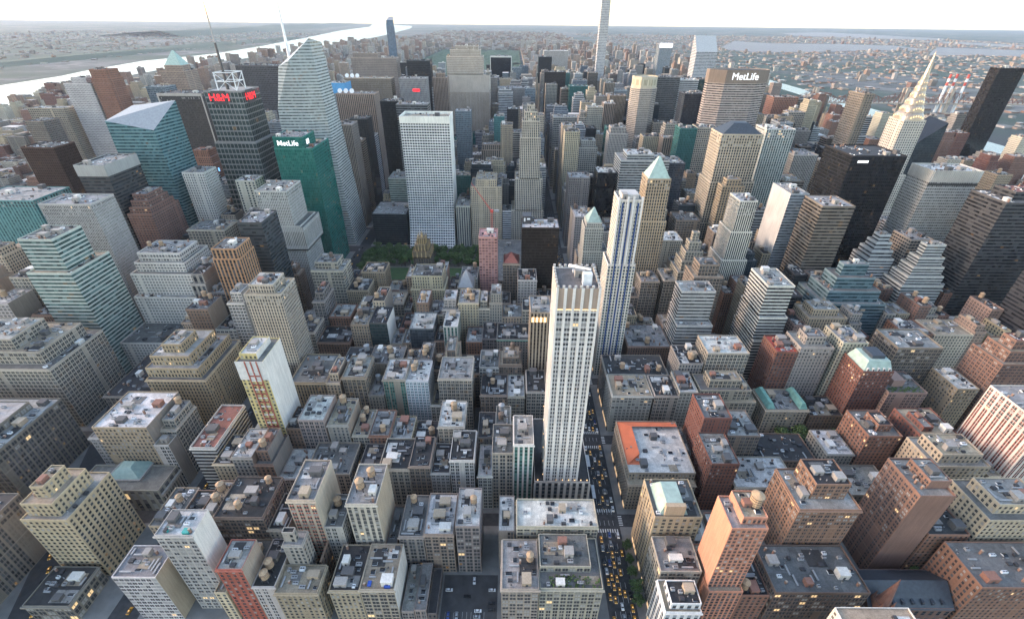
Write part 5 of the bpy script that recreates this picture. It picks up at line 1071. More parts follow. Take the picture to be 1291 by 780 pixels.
('loft_building',74,'brown grey loft with black roof and a tank in front of the green corniced loft','brownl','dark',[[-119.1,-100.7,281.0,308.9,41.2]],{'tank': 1,'party': 'EW'}),
('office_tower',74,'brown ribbed tower with grey roof left of the slender limestone tower','brownpier','grey',[[-127.8,-93.4,814.3,837.9,115.2],[-125.9,-94.2,816.7,835.4,124.1]],{}),
('loft_building',73,'dark grey loft with grey roof and two tanks in front of the grey glass loft','greyd','grey',[[-154.7,-143.1,280.9,306.9,56.7]],{'tank': 2}),
('loft_building',72,'pale grey loft with black roof left of the curved white roof','greyp','dark',[[-396.3,-383.2,202.2,226.5,39.9]],{}),
('apartment_building',72,'cream apartment block with black roof and a tank in front of the silver tower','cream','dark',[[243.6,253.8,486.1,509.9,67.7]],{'tank': 1}),
('office_tower',71,'brown ribbed tower with pale roof right of the broad grey banded slab','brownpier','lgrey',[[195.4,214.8,814.3,839.9,138.8]],{}),
('apartment_building',70,'pinkish apartment block with black roof right of the zebra striped tower','pinkb','dark',[[204.5,215.6,329.2,354.9,64.6]],{}),
('office_tower',68,'red brick tower with pale roof right of the dark wedge','brick','lgrey',[[824.1,855.7,973.3,1002.6,113.1],[827.6,853.6,975.8,999.1,122.2]],{}),
('loft_building',67,'pale grey loft with sandy roof in front of the white and teal slab','greyp','tan',[[-141.4,-133.3,250.9,280.2,30]],{}),
('apartment_building',67,'brown brick apartment block with black roof right of the teal ziggurat','brownbrick','dark',[[341.3,356.9,408.2,435.5,62.1]],{}),
('office_tower',65,'black glass tower with black roof and two tanks right of the green pyramid tower','darkglass3','dark',[[167.8,192.0,600.3,624.5,90.7]],{'tank': 2}),
('apartment_building',63,'grey apartment block with grey roof behind the broad brown block','grey','grey',[[317.1,327.3,359.6,383.5,59.7]],{}),
('office_tower',63,'grey ribbed tower with sandy roof right of the lit white stone tower','greypier','tan',[[470.2,501.2,894.3,923.3,137.6]],{}),
('office_tower',62,'black and white banded tower with pale roof behind the slender limestone tower','ribw','lgrey',[[-75.0,-41.9,893.9,923.3,130.0]],{}),
('office_block',61,'brown ribbed office block with white roof left of the slim white tower with black stripes','brownpier','white',[[190.1,209.8,516.3,540.5,82.8]],{}),
('office_block',61,'white banded office block with black roof and a tank left of the silver tower','whiterib','dark',[[263.2,282.9,564.7,588.5,85.5],[263.7,282.2,567.7,585.8,94.8]],{'tank': 1}),
('office_tower',59,'grey banded tower with grey roof left of the white gridded slab','ribgrey','grey',[[-343.5,-326.6,850.3,875.3,130.4]],{}),
('office_block',58,'black glass office block with grey roof and a tank behind the zebra striped tower','darkglass3','grey',[[196.2,211.7,437.9,461.9,81.5],[197.6,207.8,440.5,460.1,89.6]],{'tank': 1}),
('loft_building',57,'pale grey loft with grey roof and a tank in front of the pink netted tower','greyp','grey',[[-132.7,-112.1,438.0,467.6,55.1]],{'tank': 1,'party': 'EW'}),
('office_tower',57,'tan gridded tower with white roof behind the lit white stone tower','gridtan','white',[[491.1,525.9,973.4,996.9,158.9]],{}),
('apartment_building',56,'red brick apartment block with black roof and two tanks behind the broad brown block','brick','dark',[[416.6,425.8,408.1,431.5,56.6]],{'tank': 2}),
('office_tower',56,'dark glass tower with black roof right of the tall limestone slab','darkglass2','dark',[[-83.4,-61.7,924.1,948.9,167.1]],{}),
('loft_building',54,'grey tan loft with grey roof behind the grey glass loft','tanl','grey',[[-157.3,-143.2,359.5,389.2,54.3]],{'party': 'EW'}),
('apartment_building',54,'tan brick apartment block with pale roof behind the broad brown block','tan','lgrey',[[327.5,346.8,359.3,389.2,49.1],[331.4,343.8,362.0,385.9,58.4]],{}),
('office_tower',54,'grey tower with black roof left of the dark wedge','grey','dark',[[780.5,795.9,1052.9,1082.3,120.5],[781.5,792.6,1056.5,1079.0,129.2]],{}),
('loft_building',53,'brown loft with black roof right of the grey glass loft','brown','dark',[[-148.3,-139.1,329.6,358.6,42.3]],{'party': 'EW'}),
('loft_building',53,'grey loft with grey roof and a tank behind the white tower with green hip roof','grey','grey',[[15.3,39.2,594.9,624.5,79.9]],{'tank': 1,'party': 'EW'}),
('apartment_building',53,'grey apartment block with black roof left of the grey pinstriped slab','grey','dark',[[-1119.9,-1098.7,894.1,921.6,30.5]],{}),
('loft_building',51,'cream loft with black roof and two tanks right of the slim white left tower','cream','dark',[[-477.8,-452.5,565.0,590.5,72.8],[-475.4,-455.9,567.1,588.9,81.7]],{'tank': 2,'party': 'EW'}),
('office_tower',51,'cream tower with grey roof left of the slender limestone tower','cream','grey',[[-119.3,-84.3,765.3,789.9,101.4],[-117.9,-87.5,767.8,786.7,108.8]],{}),
('apartment_building',51,'brown brick apartment block with sandy roof left of the dark tower with grey crown','brownbrick','tan',[[-1159.6,-1148.1,973.2,998.9,32.3]],{}),
('apartment_building',51,'cream white apartment block with black roof left of the dark tower with grey crown','creamw','dark',[[-1747.7,-1708.7,1560.2,1586.9,58.8],[-1745.0,-1711.3,1564.1,1584.8,65.9]],{}),
('loft_building',50,'brown loft with black roof and a tank in front of the pale green ribbon tower','brown','dark',[[-535.3,-514.8,329.3,356.9,68.9]],{'tank': 1,'party': 'EW'}),
('loft_building',50,'dark grey loft with pale roof in front of the orange brown tower','greyd','lgrey',[[-378.6,-362.2,359.6,385.5,77.7]],{'party': 'EW'}),
('office_block',50,'grey ribbed office block with pale roof left of the slender limestone tower','greypier','lgrey',[[-104.5,-78.2,735.2,764.3,78.7],[-101.0,-81.4,737.6,762.0,87.0]],{}),
('apartment_building',48,'sandy apartment block with pale roof left of the dark tower with grey crown','tanb','lgrey',[[-1367.8,-1343.5,1162.3,1193.3,49.1],[-1365.0,-1345.6,1165.8,1192.0,56.1]],{}),
('loft_building',47,'pale stone loft with black roof and a tank behind the bronze fronted tower','limel','dark',[[-60.5,-42.7,359.4,385.5,60.5]],{'tank': 1,'party': 'EW'}),
('office_tower',47,'tan brick tower with black roof left of the massive tan tower','tan','dark',[[218.6,238.0,735.0,760.6,90.5],[221.8,237.3,737.9,758.5,97.3]],{}),
('office_tower',47,'white banded tower with pale roof left of the cream octagonal tower','whiterib','lgrey',[[69.0,96.1,1132.3,1161.6,159.3],[72.4,92.7,1134.9,1159.9,167.6]],{}),
('office_tower',46,'grey banded tower with white roof right of the slender limestone tower','ribgrey','white',[[-46.7,-15.3,735.1,760.6,99.2],[-45.5,-16.0,737.8,759.1,106.3]],{}),
('office_tower',45,'tan gridded tower with black roof right of the cream octagonal tower','gridtan','dark',[[204.0,239.6,844.4,869.6,148.9],[205.4,235.8,846.5,866.1,156.4]],{}),
('apartment_building',45,'tan brick apartment block with grey roof left of the dark tower with grey crown','tan','grey',[[-1394.9,-1360.5,1212.1,1241.3,59.2]],{}),
('office_block',44,'cream white office block with black roof right of the dark wedge','creamw','dark',[[746.4,774.8,844.4,873.6,88.1],[748.2,774.3,848.0,871.1,97.6]],{}),
('office_block',44,'tan brick office block with white roof behind the slanted teal tower','tan','white',[[-1556.3,-1521.3,1939.2,1968.6,85.1],[-1552.3,-1524.5,1942.3,1966.5,94.5]],{}),
('office_tower',43,'brown ribbed tower with white roof behind the antenna tower','brownpier','white',[[-618.2,-599.6,923.9,950.9,174.7]],{}),
('apartment_building',43,'dark red apartment block with black roof left of the dark tower with grey crown','redd','dark',[[-1349.3,-1324.1,1132.1,1161.6,38.3]],{}),
('office_tower',42,'grey tower with pale roof right of the green pyramid tower','grey','lgrey',[[198.1,227.6,655.3,681.0,90.1]],{}),
('office_tower',42,'blue grey tower with black roof right of the tall limestone slab','bluegrey','dark',[[-41.6,-15.3,1242.1,1268.9,166.5]],{}),
('loft_building',41,'stone grey loft with white roof left of the grey glass loft','stonecol','white',[[-231.1,-214.2,359.7,385.5,60.5]],{'party': 'EW'}),
('office_tower',41,'red brick tower with sandy roof behind the lit white stone tower','brick','tan',[[923.2,951.4,1609.5,1638.6,109.3],[927.0,948.6,1613.3,1635.4,116.0]],{}),
('office_tower',40,'red brick tower with pale roof behind the huge black glass tower','brick','lgrey',[[689.0,723.1,1132.4,1155.9,113.8]],{}),
('loft_building',39,'brown grey loft with grey roof and a tank behind the low red brick block','brownl','grey',[[-237.3,-220.7,112.0,123.2,36.2]],{'tank': 1}),
('loft_building',39,'tan brick loft with black roof in front of the blue striped tower','tan','dark',[[45.5,61.8,369.4,389.2,49.1]],{}),
('office_block',39,'pale stone office block with white roof right of the slender limestone tower','limel','white',[[15.3,44.0,930.3,950.9,89.6]],{}),
('apartment_building',39,'dark red apartment block with black roof behind the dark tower with grey crown','redd','dark',[[-1786.6,-1747.0,1798.6,1827.5,59.1],[-1786.0,-1748.7,1801.7,1826.4,68.9]],{}),
('loft_building',38,'tan brick loft with white roof left of the ornate cream block','tan','white',[[-196.8,-186.2,438.3,467.6,56.2]],{}),
('apartment_building',37,'brown brick apartment block with white roof and a tank behind the zebra striped tower','brownbrick','white',[[180.9,197.0,407.7,431.1,65.5]],{'tank': 1}),
('office_tower',37,'black and white banded tower with white roof behind the slender limestone tower','ribw','white',[[15.3,49.3,1242.2,1266.9,119.6],[16.0,48.0,1244.2,1264.2,126.5]],{}),
('office_tower',37,'brown banded tower with sandy roof in front of the very tall slender tower','brownrib','tan',[[49.5,66.8,1242.1,1272.6,166.2]],{}),
('loft_building',36,'brown loft with sandy roof and a tank in front of the grey glass loft','brown','tan',[[-169.2,-154.9,281.2,306.9,49.0]],{'tank': 1,'party': 'EW'}),
('office_block',36,'black glass office block with white roof in front of the slender limestone tower','darkglass3','white',[[-77.9,-47.2,700.3,714.6,85.9],[-76.8,-50.7,703.8,713.4,92.8]],{}),
('office_tower',36,'brown banded tower with grey roof in front of the very tall slender tower','brownrib','grey',[[167.8,198.3,1609.3,1634.9,171.6]],{}),
('loft_building',35,'red brick loft with black roof left of the grey glass loft','brick','dark',[[-189.3,-169.8,359.5,389.2,36.7]],{}),
('loft_building',35,'white loft with sandy roof and two tanks left of the white ribbon block','whitel','tan',[[62.0,83.0,369.4,385.5,36.6]],{'tank': 2}),
('office_tower',35,'black glass tower with black roof left of the slender limestone tower','darkglass3','dark',[[-84.1,-64.5,765.3,789.9,90.5],[-81.2,-68.1,768.8,788.5,99.1]],{}),
('apartment_building',35,'red brick apartment block with black roof left of the dark tower with grey crown','brick','dark',[[-1360.3,-1338.2,1212.1,1241.3,40.6]],{}),
('office_tower',35,'white banded tower with grey roof behind the cream octagonal tower','whiterib','grey',[[317.1,341.2,1688.9,1714.5,164.3],[320.1,337.8,1692.3,1711.7,172.6]],{}),
('apartment_building',34,'grey apartment block with white roof in front of the white layered tower','grey','white',[[359.6,371.5,359.5,389.2,57.8],[360.0,369.1,362.5,387.5,65.9]],{}),
('loft_building',34,'brown grey loft with black roof and a tank behind the bronze fronted tower','brownl','dark',[[-43.6,-24.0,408.2,435.5,43.0]],{'tank': 1,'party': 'EW'}),
('loft_building',34,'brown grey loft with grey roof and two tanks in front of the blue striped tower','brownl','grey',[[50.9,72.2,408.2,431.5,49.5]],{'tank': 2,'party': 'EW'}),
('office_tower',34,'blue grey tower with sandy roof behind the slender limestone tower','bluegrey','tan',[[15.3,45.2,1010.3,1030.6,151.6],[16.1,42.4,1012.8,1028.1,159.6]],{}),
('office_tower',34,'red brick tower with sandy roof right of the lit white stone tower','brick','tan',[[705.5,726.8,1162.3,1191.6,123.7]],{}),
('office_tower',34,'grey tower with sandy roof behind the dark wedge','grey','tan',[[937.1,960.3,1162.4,1187.6,116.7],[939.9,959.4,1164.7,1186.5,123.5]],{}),
('office_tower',34,'brown ribbed tower with grey roof left of the cream octagonal tower','brownpier','grey',[[186.7,214.8,1401.2,1425.9,163.9]],{}),
('office_tower',33,'tan brick tower with grey roof left of the broad grey banded slab','tan','grey',[[88.3,111.8,893.8,923.3,127.4]],{}),
('office_tower',33,'red brick tower with pale roof behind the chrome spire','brick','lgrey',[[642.1,667.7,924.0,954.6,117.1]],{}),
('office_tower',33,'pinkish tower with black roof right of the lettered octagonal slab','pinkb','dark',[[892.2,925.3,1860.1,1883.7,113.3],[893.3,924.2,1862.4,1880.3,121.2]],{}),
('office_block',32,'grey ribbed office block with sandy roof in front of the slender limestone tower','greypier','tan',[[15.3,42.0,735.2,758.6,67.5],[17.6,39.5,737.5,754.9,75.0]],{}),
('apartment_building',32,'cream white apartment block with grey roof left of the dark tower with grey crown','creamw','grey',[[-1266.2,-1227.6,1053.0,1076.6,21.9]],{}),
('apartment_building',32,'cream apartment block with grey roof left of the dark tower with grey crown','cream','grey',[[-1766.2,-1740.5,1639.4,1670.2,53.3],[-1763.1,-1744.4,1642.8,1668.9,62.7]],{}),
('loft_building',31,'grey loft with sandy roof left of the white ribbon block','grey','tan',[[88.8,100.8,359.7,385.5,40.9]],{'party': 'EW'}),
('office_block',31,'blue grey office block with black roof right of the slim white left tower','bluegrey','dark',[[-550.1,-517.5,685.6,716.3,79.4],[-547.0,-518.9,688.6,713.6,86.1]],{}),
('office_block',31,'dark glass office block with black roof left of the broad grey banded slab','darkglass2','dark',[[42.2,71.2,735.0,760.6,78.9],[44.0,69.2,737.3,757.6,88.9]],{}),
('office_tower',31,'white banded tower with black roof right of the slender limestone tower','whiterib','dark',[[15.3,42.5,844.6,875.3,148.3]],{}),
('office_tower',31,'dark glass tower with black roof left of the cream octagonal tower','darkglass2','dark',[[57.2,88.1,893.9,919.6,138.4]],{}),
('office_tower',31,'brown banded tower with pale roof behind the huge black glass tower','brownrib','lgrey',[[537.7,564.5,894.1,917.6,124.2]],{}),
('apartment_building',31,'brown brick apartment block with grey roof behind the antenna tower','brownbrick','grey',[[-1208.6,-1179.5,1939.4,1964.9,54.1],[-1206.0,-1182.1,1942.0,1963.7,64.0]],{}),
('apartment_building',30,'red brick apartment block with pale roof left of the grey pinstriped slab','brick','lgrey',[[-980.3,-954.8,814.5,843.6,50.6],[-978.1,-956.0,816.8,840.6,57.2]],{}),
('office_tower',30,'teal glass tower with sandy roof left of the broad grey banded slab','tealglass3','tan',[[93.2,123.0,814.5,839.9,154.6]],{}),
('office_tower',30,'black and white banded tower with pale roof left of the dark wedge','ribw','lgrey',[[538.4,573.1,844.6,871.6,172.2]],{}),
('office_tower',30,'tan gridded tower with sandy roof in front of the cream octagonal tower','gridtan','tan',[[219.2,246.5,973.5,1002.6,135.4]],{}),
('office_tower',30,'white banded tower with grey roof right of the lit white stone tower','whiterib','grey',[[570.2,585.9,1003.7,1034.3,122.4]],{}),
('apartment_building',29,'pinkish apartment block with grey roof left of the teal ziggurat','pinkb','grey',[[263.9,282.9,412.3,429.8,74.3]],{}),
('office_tower',29,'blue grey tower with pale roof behind the lit white stone tower','bluegrey','lgrey',[[367.4,389.8,765.3,795.6,174.6]],{}),
('office_tower',29,'blue grey tower with white roof behind the antenna tower','bluegrey','white',[[-503.6,-475.9,814.5,837.9,158.1]],{}),
('office_block',29,'sandy office block with grey roof behind the pale gridded slab','tanb','grey',[[824.1,858.7,894.1,921.6,78.1],[826.3,855.7,896.4,918.7,84.3]],{}),
('office_tower',29,'black and white banded tower with grey roof behind the slender limestone tower','ribw','grey',[[15.3,45.4,1083.2,1113.6,130.6]],{}),
('loft_building',28,'tan brick loft with grey roof and two tanks in front of the white stepped tower','tan','grey',[[-393.8,-384.3,329.4,358.6,61.7]],{'tank': 2,'party': 'EW'}),
('loft_building',28,'tan brick loft with grey roof left of the grey glass loft','tan','grey',[[-181.2,-172.2,329.4,354.9,38.8]],{}),
('loft_building',28,'white loft with grey roof and a tank behind the grey glass loft','whitel','grey',[[-195.6,-187.6,408.1,437.2,30]],{'tank': 1,'party': 'EW'}),
('office_block',28,'cream office block with black roof right of the white gridded slab','cream','dark',[[-163.9,-132.9,844.5,871.6,77.5],[-162.1,-135.1,846.8,870.1,85.1]],{}),
('office_tower',28,'tan brick tower with grey roof behind the lit white stone tower','tan','grey',[[405.6,435.9,844.6,869.6,163.6],[407.5,432.6,846.7,866.3,171.0]],{}),
('apartment_building',28,'red brick apartment block with white roof left of the dark tower with grey crown','brick','white',[[-1582.3,-1552.4,1480.5,1507.5,57.3],[-1581.0,-1555.5,1482.6,1506.2,64.9]],{}),
('loft_building',27,'pale grey loft with pale roof right of the white tower with green hip roof','greyp','lgrey',[[41.9,79.4,564.7,590.5,63.4]],{}),
('office_tower',27,'grey tower with grey roof left of the cream octagonal tower','grey','grey',[[112.6,137.8,1083.2,1109.9,170.6]],{}),
('office_tower',27,'brown ribbed tower with pale roof in front of the tall limestone slab','brownpier','lgrey',[[-128.8,-101.4,1242.0,1272.6,122.2],[-125.0,-101.9,1245.4,1270.7,128.9]],{}),
('office_tower',27,'red brick tower with black roof right of the lit white stone tower','brick','dark',[[888.5,907.4,1450.5,1479.6,105.5]],{}),
('apartment_building',26,'brown brick apartment block with black roof and a tank behind the broad brown block','brownbrick','dark',[[371.7,383.3,359.6,389.2,58.0]],{'tank': 1}),
('loft_building',26,'brown grey loft with black roof left of the blue striped tower','brownl','dark',[[15.3,32.7,438.3,467.6,60.1]],{'party': 'EW'}),
('office_tower',26,'white banded tower with grey roof left of the cream octagonal tower','whiterib','grey',[[42.7,61.7,850.3,875.3,145.0],[43.8,58.1,854.0,871.9,153.0]],{}),
('office_tower',26,'pale stone tower with sandy roof in front of the very tall slender tower','limel','tan',[[197.9,234.9,1530.1,1559.2,160.9]],{}),
('apartment_building',26,'sandy apartment block with black roof behind the dark tower with grey crown','tanb','dark',[[-1906.4,-1880.0,1860.2,1889.4,48.4]],{}),
('loft_building',25,'dark brown loft with grey roof and a tank behind the dark red tower house','dloft','grey',[[64.2,71.8,202.4,232.2,25.3]],{'tank': 1,'party': 'EW'}),
('loft_building',25,'brown grey loft with black roof and a tank right of the ornate cream block','brownl','dark',[[-147.3,-132.9,437.9,467.6,41.3]],{'tank': 1,'party': 'EW'}),
('office_tower',25,'tan gridded tower with grey roof right of the lit white stone tower','gridtan','grey',[[464.1,487.6,765.1,795.6,110.2]],{}),
('office_tower',25,'tan gridded tower with grey roof behind the slender limestone tower','gridtan','grey',[[-29.8,-15.3,844.6,875.3,168.6]],{}),
('loft_building',24,'pale grey loft with white roof right of the ornate cream block','greyp','white',[[-159.2,-148.0,438.4,461.9,64.5]],{'party': 'EW'}),
('loft_building',24,'brown grey loft with black roof in front of the white tower with green hip roof','brownl','dark',[[15.3,32.7,517.3,544.5,47.0],[18.8,29.0,519.7,540.5,56.9]],{'party': 'EW'}),
('office_tower',24,'tan gridded tower with white roof left of the cream octagonal tower','gridtan','white',[[57.2,71.9,924.0,948.9,153.3],[59.6,70.0,926.5,945.2,162.8]],{}),
('office_tower',24,'cream tower with grey roof left of the cream octagonal tower','cream','grey',[[81.5,112.4,1082.9,1107.9,157.7]],{}),
('office_block',24,'grey banded office block with sandy roof in front of the tall limestone slab','ribgrey','tan',[[-161.5,-140.4,1132.2,1157.9,80.6]],{}),
('office_tower',24,'blue grey tower with black roof in front of the very tall slender tower','bluegrey','dark',[[101.0,143.2,1450.2,1479.6,165.3]],{}),
('apartment_building',24,'pinkish apartment block with pale roof behind the slanted teal tower','pinkb','lgrey',[[-1345.1,-1306.3,1609.3,1636.9,58.9]],{}),
('apartment_building',24,'sandy apartment block with pale roof behind the dark tower with grey crown','tanb','lgrey',[[-1642.9,-1621.9,1688.8,1712.5,58.3],[-1641.9,-1622.6,1691.4,1709.2,66.5]],{}),
('loft_building',23,'brown loft with black roof and two tanks in front of the dark glass cube','brown','dark',[[-276.9,-257.1,438.0,467.6,50.2]],{'tank': 2,'party': 'EW'}),
('office_tower',23,'cream tower with black roof right of the tall limestone slab','cream','dark',[[-111.4,-74.1,1480.6,1509.5,165.1]],{}),
('apartment_building',23,'cream apartment block with sandy roof behind the antenna tower','cream','tan',[[-999.0,-966.1,1530.0,1559.2,54.1]],{}),
('office_tower',23,'tan gridded tower with black roof right of the tall limestone slab','gridtan','dark',[[15.3,40.7,1609.4,1636.9,168.6],[18.5,39.5,1611.8,1634.9,176.6]],{}),
('apartment_building',23,'grey apartment block with black roof behind the dark tower with grey crown','grey','dark',[[-1945.9,-1906.6,1860.3,1889.4,53.2]],{}),
('office_tower',22,'blue grey tower with black roof left of the very tall slender tower','bluegrey','dark',[[-75.3,-40.7,1768.5,1795.9,171.2]],{}),
('office_block',21,'tan brick office block with pale roof behind the dark glass cube','tan','lgrey',[[-295.4,-282.2,735.2,764.3,48.9],[-294.5,-284.7,738.2,761.4,57.6]],{}),
('office_tower',21,'white banded tower with sandy roof behind the antenna tower','whiterib','tan',[[-628.6,-599.6,894.0,921.6,129.8]],{}),
('apartment_building',21,'brown brick apartment block with pale roof left of the dark tower with grey crown','brownbrick','lgrey',[[-1301.2,-1265.0,1083.3,1107.9,21.9]],{}),
('office_tower',21,'grey tower with pale roof behind the cream octagonal tower','grey','lgrey',[[390.7,421.4,1939.3,1966.9,169.3]],{}),
('loft_building',20,'cream loft with black roof and a tank left of the grey glass loft','cream','dark',[[-201.5,-189.5,359.5,385.5,35.5]],{'tank': 1}),
('office_tower',20,'dark glass tower with grey roof right of the lit white stone tower','darkglass2','grey',[[487.8,512.8,814.5,839.9,122.7]],{}),
('office_tower',20,'black and white banded tower with grey roof behind the huge black glass tower','ribw','grey',[[530.2,553.5,814.5,843.6,144.9]],{}),
('office_tower',20,'grey ribbed tower with grey roof behind the broad grey banded slab','greypier','grey',[[167.8,198.1,893.9,919.6,112.5],[168.5,195.7,896.0,916.1,122.1]],{}),
('office_tower',20,'white banded tower with sandy roof right of the tall limestone slab','whiterib','tan',[[-80.5,-49.0,1400.9,1431.6,160.1],[-78.3,-51.1,1403.7,1429.1,168.6]],{}),
('office_tower',20,'white banded tower with black roof behind the cream octagonal tower','whiterib','dark',[[215.0,252.1,1401.2,1431.6,146.0]],{}),
('office_block',20,'dark red office block with pale roof behind the dark tower with grey crown','redd','lgrey',[[-1914.4,-1875.2,1969.5,2000.6,83.6]],{}),
('loft_building',19,'red brick loft with white roof behind the salmon tower','brick','white',[[62.9,75.6,124.3,151.9,25.5]],{'party': 'EW'}),
('loft_building',19,'grey loft with pale roof and a tank right of the slender tan apartment tower','grey','lgrey',[[-295.4,-276.0,359.6,383.5,43.2]],{'tank': 1}),
('loft_building',19,'brown grey loft with grey roof left of the layered grey brown tower','brownl','grey',[[111.0,130.2,440.3,461.9,65.9],[114.7,126.4,444.2,459.2,75.0]],{'party': 'EW'}),
('office_tower',19,'blue grey tower with pale roof behind the slender limestone tower','bluegrey','lgrey',[[-34.7,-15.3,814.4,841.9,135.5],[-31.4,-18.6,817.4,838.0,141.9]],{}),
('office_tower',19,'sandy tower with black roof behind the lit white stone tower','tanb','dark',[[777.2,795.9,1371.2,1400.3,124.7]],{}),
('office_tower',19,'brown banded tower with black roof in front of the very tall slender tower','brownrib','dark',[[242.0,266.7,1639.6,1670.2,165.3]],{}),
('office_tower',18,'brown banded tower with grey roof right of the lit white stone tower','brownrib','grey',[[464.1,485.5,844.6,871.6,109.6],[464.8,482.7,847.2,869.6,119.2]],{}),
('office_tower',18,'blue grey tower with black roof in front of the tall limestone slab','bluegrey','dark',[[-122.9,-90.5,1003.6,1034.3,119.4],[-121.9,-94.3,1006.1,1032.2,128.9]],{}),
('office_tower',18,'dark glass tower with white roof in front of the tall limestone slab','darkglass2','white',[[-172.9,-138.2,1291.4,1320.6,153.1],[-169.9,-142.0,1294.8,1317.1,160.6]],{}),
('apartment_building',18,'brown brick apartment block with grey roof left of the dark tower with grey crown','brownbrick','grey',[[-1467.6,-1442.2,1321.2,1350.6,55.7]],{}),
('row_house',17,'sandy house with black roof left of the grey pinstriped slab','tanb','dark',[[-1195.6,-1159.8,973.6,998.9,19.5]],{'party': 'EW'}),
('office_tower',17,'grey ribbed tower with black roof right of the tall limestone slab','greypier','dark',[[-51.6,-28.3,973.1,1002.6,167.1]],{}),
('office_tower',17,'grey tower with grey roof right of the lettered octagonal slab','grey','grey',[[464.1,492.4,1003.6,1028.6,144.8]],{}),
('apartment_building',17,'red brick apartment block with black roof behind the slanted teal tower','brick','dark',[[-1456.3,-1423.1,1798.4,1823.5,56.0]],{}),
('loft_building',16,'grey loft with black roof and a tank left of the ornate cream block','grey','dark',[[-207.2,-197.0,437.8,461.9,38.0]],{'tank': 1}),
('office_tower',16,'tan gridded tower with white roof left of the broad grey banded slab','gridtan','white',[[81.2,98.9,844.7,869.6,99.3]],{}),
('office_tower',16,'black glass tower with black roof behind the slender limestone tower','darkglass3','dark',[[15.3,39.7,1132.3,1161.6,99.8]],{}),
('office_tower',16,'black and white banded tower with black roof right of the tall limestone slab','ribw','dark',[[15.3,37.4,1529.9,1559.2,121.3],[17.9,33.8,1533.7,1557.0,127.6]],{}),
('office_tower',16,'grey ribbed tower with pale roof behind the cream octagonal tower','greypier','lgrey',[[266.9,282.9,1639.5,1670.2,175.0]],{}),
('office_tower',16,'white banded tower with pale roof behind the cream octagonal tower','whiterib','lgrey',[[317.1,343.4,1768.6,1797.6,155.6]],{}),
('apartment_building',16,'dark red apartment block with grey roof behind the dark tower with grey crown','redd','grey',[[-1746.8,-1709.6,1798.6,1829.2,59.6]],{}),
('apartment_building',16,'sandy apartment block with sandy roof behind the slanted teal tower','tanb','tan',[[-1521.1,-1495.4,1939.5,1968.6,65.1],[-1519.9,-1496.1,1941.9,1967.6,72.6]],{}),
('office_tower',16,'dark glass tower with pale roof in front of the blue glass tower on the horizon','darkglass2','lgrey',[[-511.7,-481.3,1969.3,1998.9,167.7]],{}),
('office_block',15,'white banded office block with black roof and two tanks in front of the chrome spire','whiterib','dark',[[464.1,484.5,564.9,594.2,75.4]],{'tank': 2}),
('office_block',15,'grey banded office block with black roof and a tank in front of the antenna tower','ribgrey','dark',[[-539.3,-509.1,655.5,679.0,63.9]],{'tank': 1}),
('office_tower',15,'pale stone tower with pale roof and two tanks behind the green pyramid tower','limel','lgrey',[[186.2,203.6,685.5,714.6,100.9]],{'tank': 2}),
('office_tower',15,'grey banded tower with black roof right of the tall limestone slab','ribgrey','dark',[[-50.2,-29.5,1371.3,1394.6,166.7],[-48.5,-31.3,1374.9,1391.4,174.6]],{}),
('apartment_building',15,'brown brick apartment block with grey roof behind the dark tower with grey crown','brownbrick','grey',[[-1889.6,-1855.9,1939.2,1966.9,61.3]],{}),
('loft_building',14,'dark brown loft with grey roof left of the tall white fluted tower','dloft','grey',[[-41.6,-29.8,251.2,280.2,50.8],[-40.9,-32.6,255.1,278.2,57.9]],{}),
('office_block',14,'brown ribbed office block with black roof and a tank left of the silver tower','brownpier','dark',[[214.3,230.1,486.4,511.9,84.0]],{'tank': 1}),
('loft_building',14,'dark brown loft with grey roof and two tanks left of the orange brown tower','dloft','grey',[[-504.4,-485.6,516.4,546.2,69.0]],{'tank': 2}),
('loft_building',14,'dark brown loft with sandy roof behind the white tower with green hip roof','dloft','tan',[[63.7,90.0,595.2,620.8,63.5]],{'party': 'EW'}),
('office_block',14,'pale stone office block with grey roof and a tank in front of the chrome spire','limel','grey',[[464.1,499.8,595.2,620.8,70.2]],{'tank': 1}),
('office_tower',14,'black glass tower with white roof right of the cream octagonal tower','darkglass3','white',[[219.2,234.8,1003.7,1034.3,165.6]],{}),
('apartment_building',14,'grey apartment block with black roof in front of the tall black slab','grey','dark',[[968.0,1006.3,1003.4,1034.3,65.2],[970.3,1003.5,1007.2,1031.7,72.2]],{}),
('office_tower',14,'white banded tower with black roof in front of the very tall slender tower','whiterib','dark',[[317.1,354.9,1529.8,1557.5,168.9]],{}),
('office_tower',14,'white banded tower with pale roof in front of the very tall slender tower','whiterib','lgrey',[[118.3,143.2,1560.0,1590.6,172.2]],{}),
('apartment_building',14,'cream white apartment block with white roof behind the slanted teal tower','creamw','white',[[-1334.5,-1301.1,1689.0,1718.2,57.7]],{}),
('office_tower',14,'grey ribbed tower with white roof left of the slant roofed white tower','greypier','white',[[464.1,488.4,1719.3,1743.9,174.2]],{}),
('apartment_building',14,'brown grey apartment block with grey roof behind the slanted teal tower','brownl','grey',[[-1441.6,-1423.1,1768.4,1791.9,52.8],[-1438.3,-1423.9,1772.0,1790.8,59.5]],{}),
('apartment_building',13,'dark red apartment block with white roof left of the broad brown block','redd','white',[[269.4,282.9,329.3,356.9,51.2]],{}),
('office_block',13,'pale stone office block with white roof right of the white gridded slab','limel','white',[[-160.3,-136.0,973.1,1000.9,67.9]],{}),
('office_block',13,'pale stone office block with pale roof in front of the tall limestone slab','limel','lgrey',[[-141.9,-110.2,1052.8,1082.3,83.7],[-139.9,-111.5,1055.5,1079.9,91.2]],{}),
